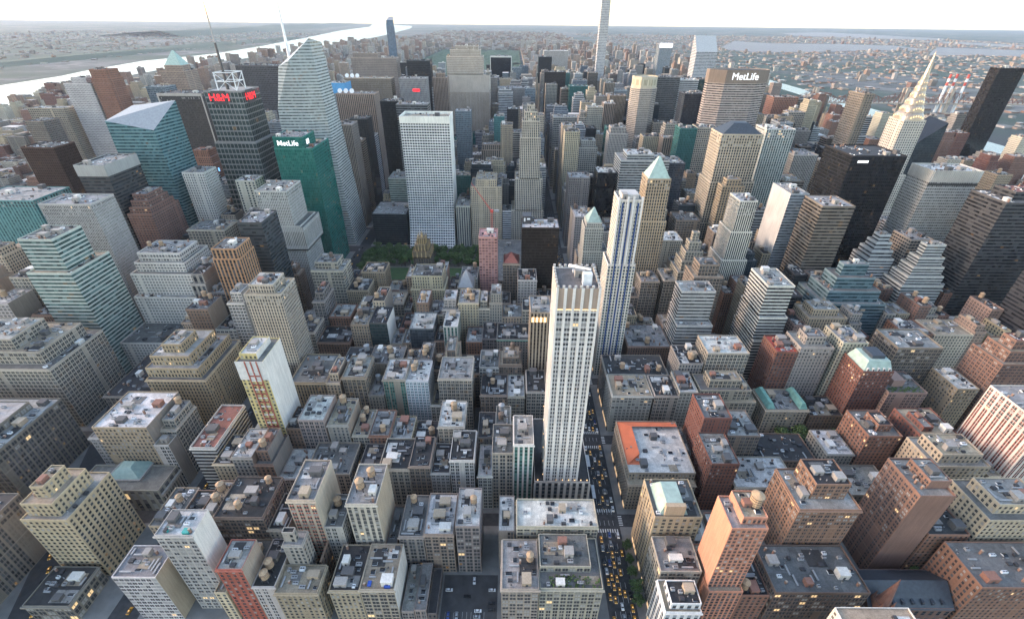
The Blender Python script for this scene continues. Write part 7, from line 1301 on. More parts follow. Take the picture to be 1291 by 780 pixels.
BLOCKS = [(-1950.8,-1692.2,11,79.4),(-1673.8,-1418.2,11,79.4),(-1399.8,-1143.2,11,79.4),(-1124.8,-869.2,11,79.4),(-850.8,-594.7,11,79.4),(-576.3,-320.2,11,79.4),(-301.8,-9.2,11,79.4),(9.2,146.3,11,79.4),(164.7,290.8,11,79.4),(309.2,440.8,11,79.4),(459.2,590.8,11,79.4),(609.2,800.8,11,79.4),(819.2,1020.8,11,79.4),(1039.2,1095.8,11,79.4),(-1950.8,-1692.2,89.8,157.8),(-1673.8,-1418.2,89.8,157.8),(-1399.8,-1143.2,89.8,157.8),(-1124.8,-869.2,89.8,157.8),(-850.8,-594.7,89.8,157.8),(-576.3,-320.2,89.8,157.8),(-301.8,-9.2,89.8,157.8),(9.2,146.3,89.8,157.8),(164.7,290.8,89.8,157.8),(309.2,440.8,89.8,157.8),(459.2,590.8,89.8,157.8),(609.2,800.8,89.8,157.8),(819.2,1020.8,89.8,157.8),(1039.2,1095.8,89.8,157.8),(-1950.8,-1692.2,168.2,236.4),(-1673.8,-1418.2,168.2,236.4),(-1399.8,-1143.2,168.2,236.4),(-1124.8,-869.2,168.2,236.4),(-850.8,-594.7,168.2,236.4),(-576.3,-320.2,168.2,236.4),(-301.8,-9.2,168.2,236.4),(9.2,146.3,168.2,236.4),(164.7,290.8,168.2,236.4),(309.2,440.8,168.2,236.4),(459.2,590.8,168.2,236.4),(609.2,800.8,168.2,236.4),(819.2,1020.8,168.2,236.4),(1039.2,1095.8,168.2,236.4),(-1950.8,-1692.2,246.8,314.8),(-1673.8,-1418.2,246.8,314.8),(-1399.8,-1143.2,246.8,314.8),(-1124.8,-869.2,246.8,314.8),(-850.8,-594.7,246.8,314.8),(-576.3,-320.2,246.8,314.8),(-301.8,-9.2,246.8,314.8),(9.2,146.3,246.8,314.8),(164.7,290.8,246.8,314.8),(309.2,440.8,246.8,314.8),(459.2,590.8,246.8,314.8),(609.2,800.8,246.8,314.8),(819.2,1020.8,246.8,314.8),(1039.2,1095.8,246.8,314.8),(-1950.8,-1692.2,325.2,393.4),(-1673.8,-1418.2,325.2,393.4),(-1399.8,-1143.2,325.2,393.4),(-1124.8,-869.2,325.2,393.4),(-850.8,-594.7,325.2,393.4),(-576.3,-320.2,325.2,393.4),(-301.8,-9.2,325.2,393.4),(9.2,146.3,325.2,393.4),(164.7,290.8,325.2,393.4),(309.2,440.8,325.2,393.4),(459.2,590.8,325.2,393.4),(609.2,800.8,325.2,393.4),(819.2,1020.8,325.2,393.4),(1039.2,1095.8,325.2,393.4),(-1950.8,-1692.2,403.8,471.8),(-1673.8,-1418.2,403.8,471.8),(-1399.8,-1143.2,403.8,471.8),(-1124.8,-869.2,403.8,471.8),(-850.8,-594.7,403.8,471.8),(-576.3,-320.2,403.8,471.8),(-301.8,-9.2,403.8,471.8),(9.2,146.3,403.8,471.8),(164.7,290.8,403.8,471.8),(309.2,440.8,403.8,471.8),(459.2,590.8,403.8,471.8),(609.2,800.8,403.8,471.8),(819.2,1020.8,403.8,471.8),(1039.2,1095.8,403.8,471.8),(-1950.8,-1692.2,482.2,550.4),(-1673.8,-1418.2,482.2,550.4),(-1399.8,-1143.2,482.2,550.4),(-1124.8,-869.2,482.2,550.4),(-850.8,-594.7,482.2,550.4),(-576.3,-320.2,482.2,550.4),(-301.8,-9.2,482.2,550.4),(9.2,146.3,482.2,550.4),(164.7,290.8,482.2,550.4),(309.2,440.8,482.2,550.4),(459.2,590.8,482.2,550.4),(609.2,800.8,482.2,550.4),(819.2,1020.8,482.2,550.4),(1039.2,1095.8,482.2,550.4),(-1950.8,-1692.2,560.8,629),(-1673.8,-1418.2,560.8,629),(-1399.8,-1143.2,560.8,629),(-1124.8,-869.2,560.8,629),(-850.8,-594.7,560.8,629),(-576.3,-320.2,560.8,629),(-301.8,-9.2,560.8,629),(9.2,146.3,560.8,629),(164.7,290.8,560.8,629),(309.2,440.8,560.8,629),(459.2,590.8,560.8,629),(609.2,800.8,560.8,629),(819.2,1020.8,560.8,629),(1039.2,1095.8,560.8,629),(-1950.8,-1692.2,651,720.5),(-1673.8,-1418.2,651,720.5),(-1399.8,-1143.2,651,720.5),(-1124.8,-869.2,651,720.5),(-850.8,-594.7,651,720.5),(-576.3,-320.2,651,720.5),(-301.8,-9.2,651,720.5),(9.2,146.3,651,720.5),(164.7,290.8,651,720.5),(309.2,440.8,651,720.5),(459.2,590.8,651,720.5),(609.2,800.8,651,720.5),(819.2,1020.8,651,720.5),(1039.2,1095.8,651,720.5),(-1950.8,-1692.2,730.9,799.8),(-1673.8,-1418.2,730.9,799.8),(-1399.8,-1143.2,730.9,799.8),(-1124.8,-869.2,730.9,799.8),(-850.8,-594.7,730.9,799.8),(-576.3,-320.2,730.9,799.8),(-301.8,-9.2,730.9,799.8),(9.2,146.3,730.9,799.8),(164.7,290.8,730.9,799.8),(309.2,440.8,730.9,799.8),(459.2,590.8,730.9,799.8),(609.2,800.8,730.9,799.8),(819.2,1020.8,730.9,799.8),(1039.2,1095.8,730.9,799.8),(-1950.8,-1692.2,810.2,879.5),(-1673.8,-1418.2,810.2,879.5),(-1399.8,-1143.2,810.2,879.5),(-1124.8,-869.2,810.2,879.5),(-850.8,-594.7,810.2,879.5),(-576.3,-320.2,810.2,879.5),(-301.8,-9.2,810.2,879.5),(9.2,146.3,810.2,879.5),(164.7,290.8,810.2,879.5),(309.2,440.8,810.2,879.5),(459.2,590.8,810.2,879.5),(609.2,800.8,810.2,879.5),(819.2,1020.8,810.2,879.5),(1039.2,1095.8,810.2,879.5),(-1950.8,-1692.2,889.9,958.8),(-1673.8,-1418.2,889.9,958.8),(-1399.8,-1143.2,889.9,958.8),(-1124.8,-869.2,889.9,958.8),(-850.8,-594.7,889.9,958.8),(-576.3,-320.2,889.9,958.8),(-301.8,-9.2,889.9,958.8),(9.2,146.3,889.9,958.8),(164.7,290.8,889.9,958.8),(309.2,440.8,889.9,958.8),(459.2,590.8,889.9,958.8),(609.2,800.8,889.9,958.8),(819.2,1020.8,889.9,958.8),(1039.2,1095.8,889.9,958.8),(-1950.8,-1692.2,969.2,1038.5),(-1673.8,-1418.2,969.2,1038.5),(-1399.8,-1143.2,969.2,1038.5),(-1124.8,-869.2,969.2,1038.5),(-850.8,-594.7,969.2,1038.5),(-576.3,-320.2,969.2,1038.5),(-301.8,-9.2,969.2,1038.5),(9.2,146.3,969.2,1038.5),(164.7,290.8,969.2,1038.5),(309.2,440.8,969.2,1038.5),(459.2,590.8,969.2,1038.5),(609.2,800.8,969.2,1038.5),(819.2,1020.8,969.2,1038.5),(1039.2,1095.8,969.2,1038.5),(-1950.8,-1692.2,1048.9,1117.8),(-1673.8,-1418.2,1048.9,1117.8),(-1399.8,-1143.2,1048.9,1117.8),(-1124.8,-869.2,1048.9,1117.8),(-850.8,-594.7,1048.9,1117.8),(-576.3,-320.2,1048.9,1117.8),(-301.8,-9.2,1048.9,1117.8),(9.2,146.3,1048.9,1117.8),(164.7,290.8,1048.9,1117.8),(309.2,440.8,1048.9,1117.8),(459.2,590.8,1048.9,1117.8),(609.2,800.8,1048.9,1117.8),(819.2,1020.8,1048.9,1117.8),(1039.2,1095.8,1048.9,1117.8),(-1950.8,-1692.2,1128.2,1197.5),(-1673.8,-1418.2,1128.2,1197.5),(-1399.8,-1143.2,1128.2,1197.5),(-1124.8,-869.2,1128.2,1197.5),(-850.8,-594.7,1128.2,1197.5),(-576.3,-320.2,1128.2,1197.5),(-301.8,-9.2,1128.2,1197.5),(9.2,146.3,1128.2,1197.5),(164.7,290.8,1128.2,1197.5),(309.2,440.8,1128.2,1197.5),(459.2,590.8,1128.2,1197.5),(609.2,800.8,1128.2,1197.5),(819.2,1020.8,1128.2,1197.5),(1039.2,1095.8,1128.2,1197.5),(-1950.8,-1692.2,1207.9,1276.8),(-1673.8,-1418.2,1207.9,1276.8),(-1399.8,-1143.2,1207.9,1276.8),(-1124.8,-869.2,1207.9,1276.8),(-850.8,-594.7,1207.9,1276.8),(-576.3,-320.2,1207.9,1276.8),(-301.8,-9.2,1207.9,1276.8),(9.2,146.3,1207.9,1276.8),(164.7,290.8,1207.9,1276.8),(309.2,440.8,1207.9,1276.8),(459.2,590.8,1207.9,1276.8),(609.2,800.8,1207.9,1276.8),(819.2,1020.8,1207.9,1276.8),(1039.2,1095.8,1207.9,1276.8),(-1950.8,-1692.2,1287.2,1356.5),(-1673.8,-1418.2,1287.2,1356.5),(-1399.8,-1143.2,1287.2,1356.5),(-1124.8,-869.2,1287.2,1356.5),(-850.8,-594.7,1287.2,1356.5),(-576.3,-320.2,1287.2,1356.5),(-301.8,-9.2,1287.2,1356.5),(9.2,146.3,1287.2,1356.5),(164.7,290.8,1287.2,1356.5),(309.2,440.8,1287.2,1356.5),(459.2,590.8,1287.2,1356.5),(609.2,800.8,1287.2,1356.5),(819.2,1020.8,1287.2,1356.5),(1039.2,1095.8,1287.2,1356.5),(-1950.8,-1692.2,1366.9,1435.8),(-1673.8,-1418.2,1366.9,1435.8),(-1399.8,-1143.2,1366.9,1435.8),(-1124.8,-869.2,1366.9,1435.8),(-850.8,-594.7,1366.9,1435.8),(-576.3,-320.2,1366.9,1435.8),(-301.8,-9.2,1366.9,1435.8),(9.2,146.3,1366.9,1435.8),(164.7,290.8,1366.9,1435.8),(309.2,440.8,1366.9,1435.8),(459.2,590.8,1366.9,1435.8),(609.2,800.8,1366.9,1435.8),(819.2,1020.8,1366.9,1435.8),(1039.2,1095.8,1366.9,1435.8),(-1950.8,-1692.2,1446.2,1515.4),(-1673.8,-1418.2,1446.2,1515.4),(-1399.8,-1143.2,1446.2,1515.4),(-1124.8,-869.2,1446.2,1515.4),(-850.8,-594.7,1446.2,1515.4),(-576.3,-320.2,1446.2,1515.4),(-301.8,-9.2,1446.2,1515.4),(9.2,146.3,1446.2,1515.4),(164.7,290.8,1446.2,1515.4),(309.2,440.8,1446.2,1515.4),(459.2,590.8,1446.2,1515.4),(609.2,800.8,1446.2,1515.4),(819.2,1020.8,1446.2,1515.4),(1039.2,1095.8,1446.2,1515.4),(-1950.8,-1692.2,1525.8,1594.8),(-1673.8,-1418.2,1525.8,1594.8),(-1399.8,-1143.2,1525.8,1594.8),(-1124.8,-869.2,1525.8,1594.8),(-850.8,-594.7,1525.8,1594.8),(-576.3,-320.2,1525.8,1594.8),(-301.8,-9.2,1525.8,1594.8),(9.2,146.3,1525.8,1594.8),(164.7,290.8,1525.8,1594.8),(309.2,440.8,1525.8,1594.8),(459.2,590.8,1525.8,1594.8),(609.2,800.8,1525.8,1594.8),(819.2,1020.8,1525.8,1594.8),(1039.2,1095.8,1525.8,1594.8),(-1950.8,-1692.2,1605.2,1674.4),(-1673.8,-1418.2,1605.2,1674.4),(-1399.8,-1143.2,1605.2,1674.4),(-1124.8,-869.2,1605.2,1674.4),(-850.8,-594.7,1605.2,1674.4),(-576.3,-320.2,1605.2,1674.4),(-301.8,-9.2,1605.2,1674.4),(9.2,146.3,1605.2,1674.4),(164.7,290.8,1605.2,1674.4),(309.2,440.8,1605.2,1674.4),(459.2,590.8,1605.2,1674.4),(609.2,800.8,1605.2,1674.4),(819.2,1020.8,1605.2,1674.4),(1039.2,1095.8,1605.2,1674.4),(-1950.8,-1692.2,1684.8,1753.8),(-1673.8,-1418.2,1684.8,1753.8),(-1399.8,-1143.2,1684.8,1753.8),(-1124.8,-869.2,1684.8,1753.8),(-850.8,-594.7,1684.8,1753.8),(-576.3,-320.2,1684.8,1753.8),(-301.8,-9.2,1684.8,1753.8),(9.2,146.3,1684.8,1753.8),(164.7,290.8,1684.8,1753.8),(309.2,440.8,1684.8,1753.8),(459.2,590.8,1684.8,1753.8),(609.2,800.8,1684.8,1753.8),(819.2,1020.8,1684.8,1753.8),(1039.2,1095.8,1684.8,1753.8),(-1950.8,-1692.2,1764.2,1833.7),(-1673.8,-1418.2,1764.2,1833.7),(-1399.8,-1143.2,1764.2,1833.7),(-1124.8,-869.2,1764.2,1833.7),(-850.8,-594.7,1764.2,1833.7),(-576.3,-320.2,1764.2,1833.7),(-301.8,-9.2,1764.2,1833.7),(9.2,146.3,1764.2,1833.7),(164.7,290.8,1764.2,1833.7),(309.2,440.8,1764.2,1833.7),(459.2,590.8,1764.2,1833.7),(609.2,800.8,1764.2,1833.7),(819.2,1020.8,1764.2,1833.7),(1039.2,1095.8,1764.2,1833.7),(-1950.8,-1692.2,1855.7,1924.8),(-1673.8,-1418.2,1855.7,1924.8),(-1399.8,-1143.2,1855.7,1924.8),(-1124.8,-869.2,1855.7,1924.8),(-850.8,-594.7,1855.7,1924.8),(-576.3,-320.2,1855.7,1924.8),(-301.8,-9.2,1855.7,1924.8),(9.2,146.3,1855.7,1924.8),(164.7,290.8,1855.7,1924.8),(309.2,440.8,1855.7,1924.8),(459.2,590.8,1855.7,1924.8),(609.2,800.8,1855.7,1924.8),(819.2,1020.8,1855.7,1924.8),(1039.2,1095.8,1855.7,1924.8),(-1950.8,-1692.2,1935.2,2004.8),(-1673.8,-1418.2,1935.2,2004.8),(-1399.8,-1143.2,1935.2,2004.8),(-1124.8,-869.2,1935.2,2004.8),(-850.8,-594.7,1935.2,2004.8),(-576.3,-320.2,1935.2,2004.8),(-301.8,-9.2,1935.2,2004.8),(9.2,146.3,1935.2,2004.8),(164.7,290.8,1935.2,2004.8),(309.2,440.8,1935.2,2004.8),(459.2,590.8,1935.2,2004.8),(609.2,800.8,1935.2,2004.8),(819.2,1020.8,1935.2,2004.8),(1039.2,1095.8,1935.2,2004.8)]
GARDEN_TREES = [(175.5,241.0),(181.4,240.2),(179.3,243.2),(170.7,244.6),(176.4,239.3),(176.9,235.8),(183.3,243.2),(214.4,242.2),(222.5,243.9),(229.7,240.4),(238.5,246.8),(225.6,245.0),(228.6,252.0),(395.8,295.8),(391.0,293.1),(388.9,294.9),(402.0,293.9),(407.4,284.7),(404.2,287.5),(402.1,286.1),(406.8,291.0),(418.5,297.4),(411.0,297.8),(421.6,300.7),(225.2,193.3),(189.6,158.9),(191.1,163.6),(201.9,156.2),(320.0,233.8),(319.2,228.1),(321.9,229.1),(310.3,166.1),(304.1,167.1),(306.0,169.2),(231.9,163.9),(242.5,156.6),(236.0,158.6),(165.6,240.6),(167.4,244.2)]
HAZE = 2.1e-5
# ------------------------------------------------------------------ ground, water, pavements, roads
def poly_obj(name, pts, z, mat, kind='structure'):
    b = MB(); b.face([(x, y, z) for x, y in pts], mat); o = b.build(name); tag(o, None, None, None, kind); return o
def ground_mat():
    n = NB('ground'); p = n.pos()
    ln = n.t.nodes.new('ShaderNodeVectorMath'); ln.operation = 'LENGTH'; n.put(ln.inputs[0], p)
    far = n.remap(ln.outputs['Value'], 2000, 2600, 0, 1)
    v = n.t.nodes.new('ShaderNodeTexVoronoi'); v.inputs['Scale'].default_value = .012; n.put(v.inputs['Vector'], p)
    sc = n.t.nodes.new('ShaderNodeSeparateColor'); n.put(sc.inputs[0], v.outputs['Color'])
    town = n.mix(sc.outputs[0], (.05, .055, .05), (.17, .16, .15))
    land = n.mix(n.remap(n.noise(p, .0011, 6), .42, .52, 0, 1), town, (.03, .055, .035))
    asp = n.mix(n.remap(n.noise(p, .3, 5), .35, .65, 0, 1), (.036, .037, .04), (.062, .062, .064))
    return n.out(n.mix(far, asp, land), .9)
def water_mat():
    n = NB('river_water'); p = n.pos()
    n.out((.05, .075, .085), .25, Specular_IOR_Level=.3)
    bp = n.t.nodes.new('ShaderNodeBump'); bp.inputs['Strength'].default_value = .12; bp.inputs['Distance'].default_value = 2
    n.put(bp.inputs['Height'], n.noise(p, .02, 4)); n.put(n.b.inputs['Normal'], bp.outputs[0]); return n.m
G = 30500
poly_obj('ground', [(-G, -3000), (G, -3000), (G, G), (-G, G)], 0, ground_mat())
WATER = water_mat()
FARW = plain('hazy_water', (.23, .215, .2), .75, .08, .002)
for i, pts in enumerate(RIVERS): poly_obj('river', pts, 1.0, WATER if i < 3 else FARW)
# pavements with kerbs: one raised sheet per block, all in one setting mesh
PAVE = plain('paving', (.2, .195, .185), .9, .15, .15)
pv = MB()
for (a, b, c, d) in BLOCKS: pv.box(a, b, c, d, 0, .14, PAVE)
tag(pv.build('pavement'), None, None, None, 'structure')
LINE = plain('road_paint', (.6, .6, .58), .7)
lm = MB()
for y in range(60, 900, 9):
    for x in (-4.8, -1.6, 1.6, 4.8): lm.face([(x-.09, y, .006), (x+.09, y, .006), (x+.09, y+4, .006), (x-.09, y+4, .006)], LINE)
for sy in (84.6, 163, 241.6, 320, 398.6, 477, 555.6):
    for s in (-8.2, 8.2):
        for k in range(9): lm.face([(-7.4+k*1.75, sy+s-1.4, .006), (-6.6+k*1.75, sy+s-1.4, .006), (-6.6+k*1.75, sy+s+1.4, .006), (-7.4+k*1.75, sy+s+1.4, .006)], LINE)
    for s in (-10.5, 10.5):
        for k in range(5): lm.face([(s-1.4, sy-4+k*1.75, .006), (s+1.4, sy-4+k*1.75, .006), (s+1.4, sy-3.2+k*1.75, .006), (s-1.4, sy-3.2+k*1.75, .006)], LINE)
tag(lm.build('lane_markings'), None, None, None, 'structure')
poly_obj('car_park', [(-115, 91), (-79.5, 91), (-79.5, 122), (-115, 122)], .16, plain('old_asphalt', (.06, .06, .062), .9, .25, .2))
cp = MB()
for k in range(10):
    cp.face([(-112+k*2.7, 94, .168), (-111.88+k*2.7, 94, .168), (-111.88+k*2.7, 99, .168), (-112+k*2.7, 99, .168)], LINE)
tag(cp.build('parking_bay_lines'), None, None, None, 'structure')
bw = lambda y: -333-.4*y
poly_obj('road', [(bw(40)-11, 40), (bw(40)+11, 40), (bw(640)+11, 640), (bw(640)-11, 640)], .15, plain('asphalt', (.05, .05, .052), .9, .2, .3))
# park lawn and paths
poly_obj('park_path', [(-296, 490), (-110, 490), (-110, 630), (-296, 630)], .16, plain('gravel', (.2, .18, .15), .95))
poly_obj('lawn', [(-270, 510), (-125, 510), (-125, 574), (-270, 574)], .18, plain('lawn_grass', (.05, .09, .03), .95, .2, .2))
# palisades across the river
hb = MB(); hr = random.Random(4)
for line, (hx, hy0, hy1, hw, hh) in enumerate(((-3560, 300, 9000, 520, 32), (-5600, 9000, 24000, 1500, 110))):
    n = 40; rows = []
    for j, (fx, fz) in enumerate(((0, 0), (.25, .8), (.6, 1), (1, .0))):
        rows.append([(hx-hw*fx-(i/n)*1200*line, hy0+(hy1-hy0)*i/n, hh*fz*(.75+.5*noise.noise((i*.3, j*.7+line*5, 0)))) for i in range(n+1)])
    for A, B in zip(rows[:-1], rows[1:]):
        for i in range(n): hb.face([A[i], A[i+1], B[i+1], B[i]][::-1], M['forest'])
tag(hb.build('hills'), None, None, None, 'structure')

# ------------------------------------------------------------------ buildings
for i, d in enumerate(BUILDINGS): building(*d, i)

# ------------------------------------------------------------------ far city as masses
def mass(name, boxes, label):
    import array
    q = MB(); rr = random.Random(11)
    for (x, y, w, d, h, wc, rc, pat) in boxes:
        nb, nd, nf = max(1, round(w/3.2)), max(1, round(d/3.2)), max(1, round(h/3.6)); rnd = rr.random()*50; sc = tuple(v*.8 for v in wc); a = dict(sc=sc, gc=(.04, .045, .05), lit=.02, rnd=rnd)
        x1, y1 = x+w, y+d; m = FM[pat]
        q.face([(x, y, 0), (x1, y, 0), (x1, y, h), (x, y, h)], m, wc, uv=[(0, 0), (nb, 0), (nb, nf), (0, nf)], **a)
        q.face([(x1, y, 0), (x1, y1, 0), (x1, y1, h), (x1, y, h)], m, wc, uv=[(0, 0), (nd, 0), (nd, nf), (0, nf)], **a)
        q.face([(x, y1, 0), (x, y, 0), (x, y, h), (x, y1, h)], m, wc, uv=[(0, 0), (nd, 0), (nd, nf), (0, nf)], **a)
        q.face([(x, y, h), (x1, y, h), (x1, y1, h), (x, y1, h)], ROOF, rc)
        if h > 30 and rr.random() < .6:
            a0, b0 = x+w*rr.uniform(.15, .4), y+d*rr.uniform(.15, .4); q.box(a0, a0+w*.35, b0, b0+d*.4, h, h+rr.uniform(3, 7), BLANK, wc)
    o = q.build(name); tag(o, label, 'buildings', None, 'stuff'); return o
fr = random.Random(5); bx = []
for s in FAR.split(';'):
    x, w, y, d, h, si, ri = map(int, s.split(',')); sty = ST[FAR_STYLES[si]]
    bx.append((x, y, w, d, h, jit(sty[1], fr), jit(RC[FAR_ROOFS[ri]], fr), sty[0]))
mass('midtown_infill', bx, 'jumble of smaller midtown buildings packed between the towers')
CT = [(.34, .27, .21), (.3, .25, .21), (.38, .34, .29), (.26, .16, .12), (.4, .38, .36), (.22, .19, .17), (.45, .43, .4), (.3, .2, .15)]
RT = [RC['white'], RC['lgrey'], RC['grey'], RC['dark'], RC['tan']]
def scatter(rr, n, x0, x1, y0, y1, hfn, wmin, wmax, avoid=()):
    out = []
    for _ in range(n):
        x, y = rr.uniform(x0, x1), y0+(y1-y0)*rr.random()
        if any(inpoly(x, y, p) for p in RIVERS): continue
        w = rr.uniform(wmin, wmax); out.append((x, y, w, rr.uniform(wmin, wmax), hfn(rr), jit(rr.choice(CT), rr), jit(rr.choice(RT), rr), 'punch'))
    return out
def inpoly(x, y, p):
    c = False
    for i in range(len(p)):
        (a, b), (d, e) = p[i-1], p[i]
        if (b > y) != (e > y) and x < (d-a)*(y-b)/(e-b)+a: c = not c
    return c
ur = random.Random(9); up = []
for k in range(130):
    y = 2015+k*80
    for half in (0, 34):
        for (xa, xb) in ((-1930, -872), (12, 1060)) if y < 6100 else ((-1700, 900),):
            x = xa
            while x < xb:
                w = ur.uniform(14, 46)*(1 if k < 40 else 1.6)
                h = ur.choice([18, 20, 22, 26, 40, 50, 58]) if ur.random() < .86 else ur.uniform(70, 125)
                if y > 6100: h = h*.55+8
                if xb-x > w and ur.random() < .94 and not any(inpoly(x, y, p) for p in RIVERS): up.append((x, y+half, w*.95, 30, h*ur.uniform(.85, 1.15), jit(ur.choice(CT), ur), jit(ur.choice(RT), ur), 'punch'))
                x += w + (14 if ur.random() < .12 else 0)
mass('uptown_buildings', up, 'dense uptown blocks fading into haze either side of the great park')
low = lambda r: r.uniform(5, 10) if r.random() < .93 else r.uniform(16, 42)
mass('borough_buildings', scatter(random.Random(21), 9500, 1420, 9500, 300, 13000, low, 12, 44), 'low hazy buildings across the eastern river')
mass('riverbank_buildings', scatter(random.Random(22), 3600, -9500, -3500, 800, 12000, low, 12, 44)+scatter(random.Random(23), 500, -1930, -1000, 100, 2000, lambda r: r.choice([12, 16, 20, 24, 60]), 20, 45), 'low hazy buildings on both banks of the wide western river')

# ------------------------------------------------------------------ stacks, bridge, church spire
for (x, y) in ((1650, 2000), (1676, 2000), (1722, 2000)):
    t = bpy.data.objects.new('power_station_chimney', None); COL.objects.link(t); t.location = (x, y, 0)
    tag(t, {1650: 'leftmost red and white banded power station chimney across the river', 1676: 'middle red and white banded power station chimney across the river', 1722: 'rightmost red and white banded power station chimney across the river'}[x], 'chimney', 'power station chimneys')
    part('shaft', t, lambda q: q.cone(0, 0, 0, 105, 5.5, 4.4, M['white_paint'], 14))
    for z0, z1, m in ((105, 118, 'red_paint'), (118, 131, 'white_paint'), (131, 146, 'red_paint')): part('painted_band', t, lambda q: q.cone(0, 0, z0, z1, 4.5, 4.2, M[m], 14))
t = bpy.data.objects.new('church_spire', None); COL.objects.link(t); t.location = (26, 1296, 0); tag(t, 'pale stone church spire rising by the avenue among towers', 'church')
part('tower', t, lambda q: q.box(-5, 5, -5, 5, 0, 52, BLANK, (.5, .49, .46))); part('spire', t, lambda q: q.cone(0, 0, 52, 101, 5, .1, M['white_stone'], 8))
part('nave', t, lambda q: (q.box(5.2, 70, -8, 20, 0, 24, BLANK, (.45, .44, .41)), q.loft([[(5.2, -8, 24), (70, -8, 24), (70, 20, 24), (5.2, 20, 24)], [(5.2, 5.5, 36), (70, 5.5, 36), (70, 6.5, 36), (5.2, 6.5, 36)]], M['slate'])))
br = bpy.data.objects.new('river_bridge', None); COL.objects.link(br); br.location = (1120, 2000, 0); tag(br, 'long steel truss bridge crossing the eastern river', 'bridge')
part('deck', br, lambda q: q.box(-60, 900, -12, 12, 38, 42, BLANK, (.42, .36, .3), bottom=True))
for a in (20, 190, 380, 560): part('tower', br, lambda q: (q.box(a-6, a+6, -12, -7, 0, 95, BLANK, (.42, .36, .3)), q.box(a-6, a+6, 7, 12, 0, 95, BLANK, (.42, .36, .3))))
def truss(q):
    for a in range(-60, 900, 20):
        hh = 52+28*abs(math.cos((a-20)/180*math.pi))
        for c in (-11, 11): q.tube((a, c, 42), (a+10, c, hh), 1, 1, M['brownstone'], 4); q.tube((a+10, c, hh), (a+20, c, 42), 1, 1, M['brownstone'], 4); q.tube((a+10, c, hh), (a+30, c, 52+28*abs(math.cos((a)/180*math.pi))), 1, 1, M['brownstone'], 4)
part('truss', br, truss)

# ------------------------------------------------------------------ trees
def tree_meshes(seed, hgt, rad, n):
    rr = random.Random(seed); t = MB(); c = MB()
    t.tube((0, 0, 0), (rr.uniform(-.3, .3), rr.uniform(-.3, .3), hgt*.55), .32, .16, M['leaf_bark'], 6)
    tips = []
    for k in range(7):
        a = k*.9+rr.random(); z = hgt*rr.uniform(.32, .5); e = (math.cos(a)*rad*rr.uniform(.4, .75), math.sin(a)*rad*rr.uniform(.4, .75), hgt*rr.uniform(.55, .85))
        t.tube((0, 0, z), e, .13, .05, M['leaf_bark'], 5); tips.append(e)
    tips.append((0, 0, hgt*.88))
    for e in tips: leafs(c, e, rad*rr.uniform(.42, .62), n+20, rr, .62)
    leafs(c, (0, 0, hgt*.68), rad*.8, n+30, rr, .65)
    return t.mesh('trunk'), c.mesh('crown')
TM = [tree_meshes(s, h, r, n) for s, h, r, n in ((1, 13, 5, 46), (2, 15, 5.5, 50), (3, 11, 4.4, 40), (4, 12, 5, 44))]
def tree(x, y, label, group, s=1.0, rr=random.Random(77)):
    t = bpy.data.objects.new('tree', None); COL.objects.link(t); t.location = (x, y, .15); t.rotation_euler = (0, 0, rr.random()*6.28); s *= rr.uniform(.85, 1.15); t.scale = (s, s, s)
    tag(t, label, 'tree', group); a, b = rr.choice(TM); obj('trunk', a, t); obj('crown', b, t)
tr = random.Random(31)
for i in range(21):
    for j in range(15):
        x, y = -291+i*8.8, 495+j*9.3
        if -264 < x < -130 and 500 < y < 577: continue
        tree(x+tr.uniform(-2.2, 2.2), y+tr.uniform(-2.2, 2.2), 'leafy tree in the dense grove below the white gridded slab' if y > 577 else 'leafy tree beside the open park lawn', 'park grove trees' if y > 577 else 'trees round the park lawn', tr.uniform(.75, 1.3))
for k, (x, y) in enumerate(((9.8, 140), (10.2, 131), (10, 122), (10, 112), (9.8, 104))): tree(x, y, 'dark street tree on the pavement right of the avenue traffic', 'avenue street trees', .8)
gl = ('the roof garden block', 'the big brick block', 'the tall brown slab', 'the red and white grid tower', 'the green mansard brick tower')
for (x, y) in GARDEN_TREES:
    lm_ = min(((264, 265), 'the roof garden block'), ((120, 160), 'the big brick block'), ((178, 138), 'the tall brown slab'), ((300, 190), 'the red and white grid tower'), ((235, 268), 'the green mansard brick tower'), key=lambda q: (q[0][0]-x)**2+(q[0][1]-y)**2)[1]
    tree(x, y, f'leafy garden tree between low houses near {lm_}', f'garden trees near {lm_}', tr.uniform(1.0, 1.3))
for p in ((196.5, 130), (203, 155), (210, 160), (222, 110), (197, 122), (270, 100), (272, 112)): tree(*p, 'dark tree beside the church in the bottom right', 'church garden trees', tr.uniform(.9, 1.2))
# great park far off: one canopy mass
cb = MB(); nx, ny = 66, 190
hz = [[10+7*noise.noise((i*.55, j*.55, 0))+4*noise.noise((i*1.7, j*1.7, 5)) for j in range(ny+1)] for i in range(nx+1)]
for i in range(nx):
    for j in range(ny):
        if noise.noise((i*.12, j*.07, 9)) > .33: continue
        X, Y = -855+i*12.8, 2030+j*21; f = lambda a, b: (-855+a*12.8, 2030+b*21, hz[a][b])
        cb.face([f(i, j), f(i+1, j), f(i+1, j+1), f(i, j+1)], M['forest'])
tag(cb.build('park_woodland'), 'dark green rectangle of woodland in the great park', 'woodland', None, 'stuff')
poly_obj('park_ground', [(-858, 2025), (-14, 2025), (-14, 6030), (-858, 6030)], .3, plain('park_grass', (.06, .085, .04), .95, .3, .01))

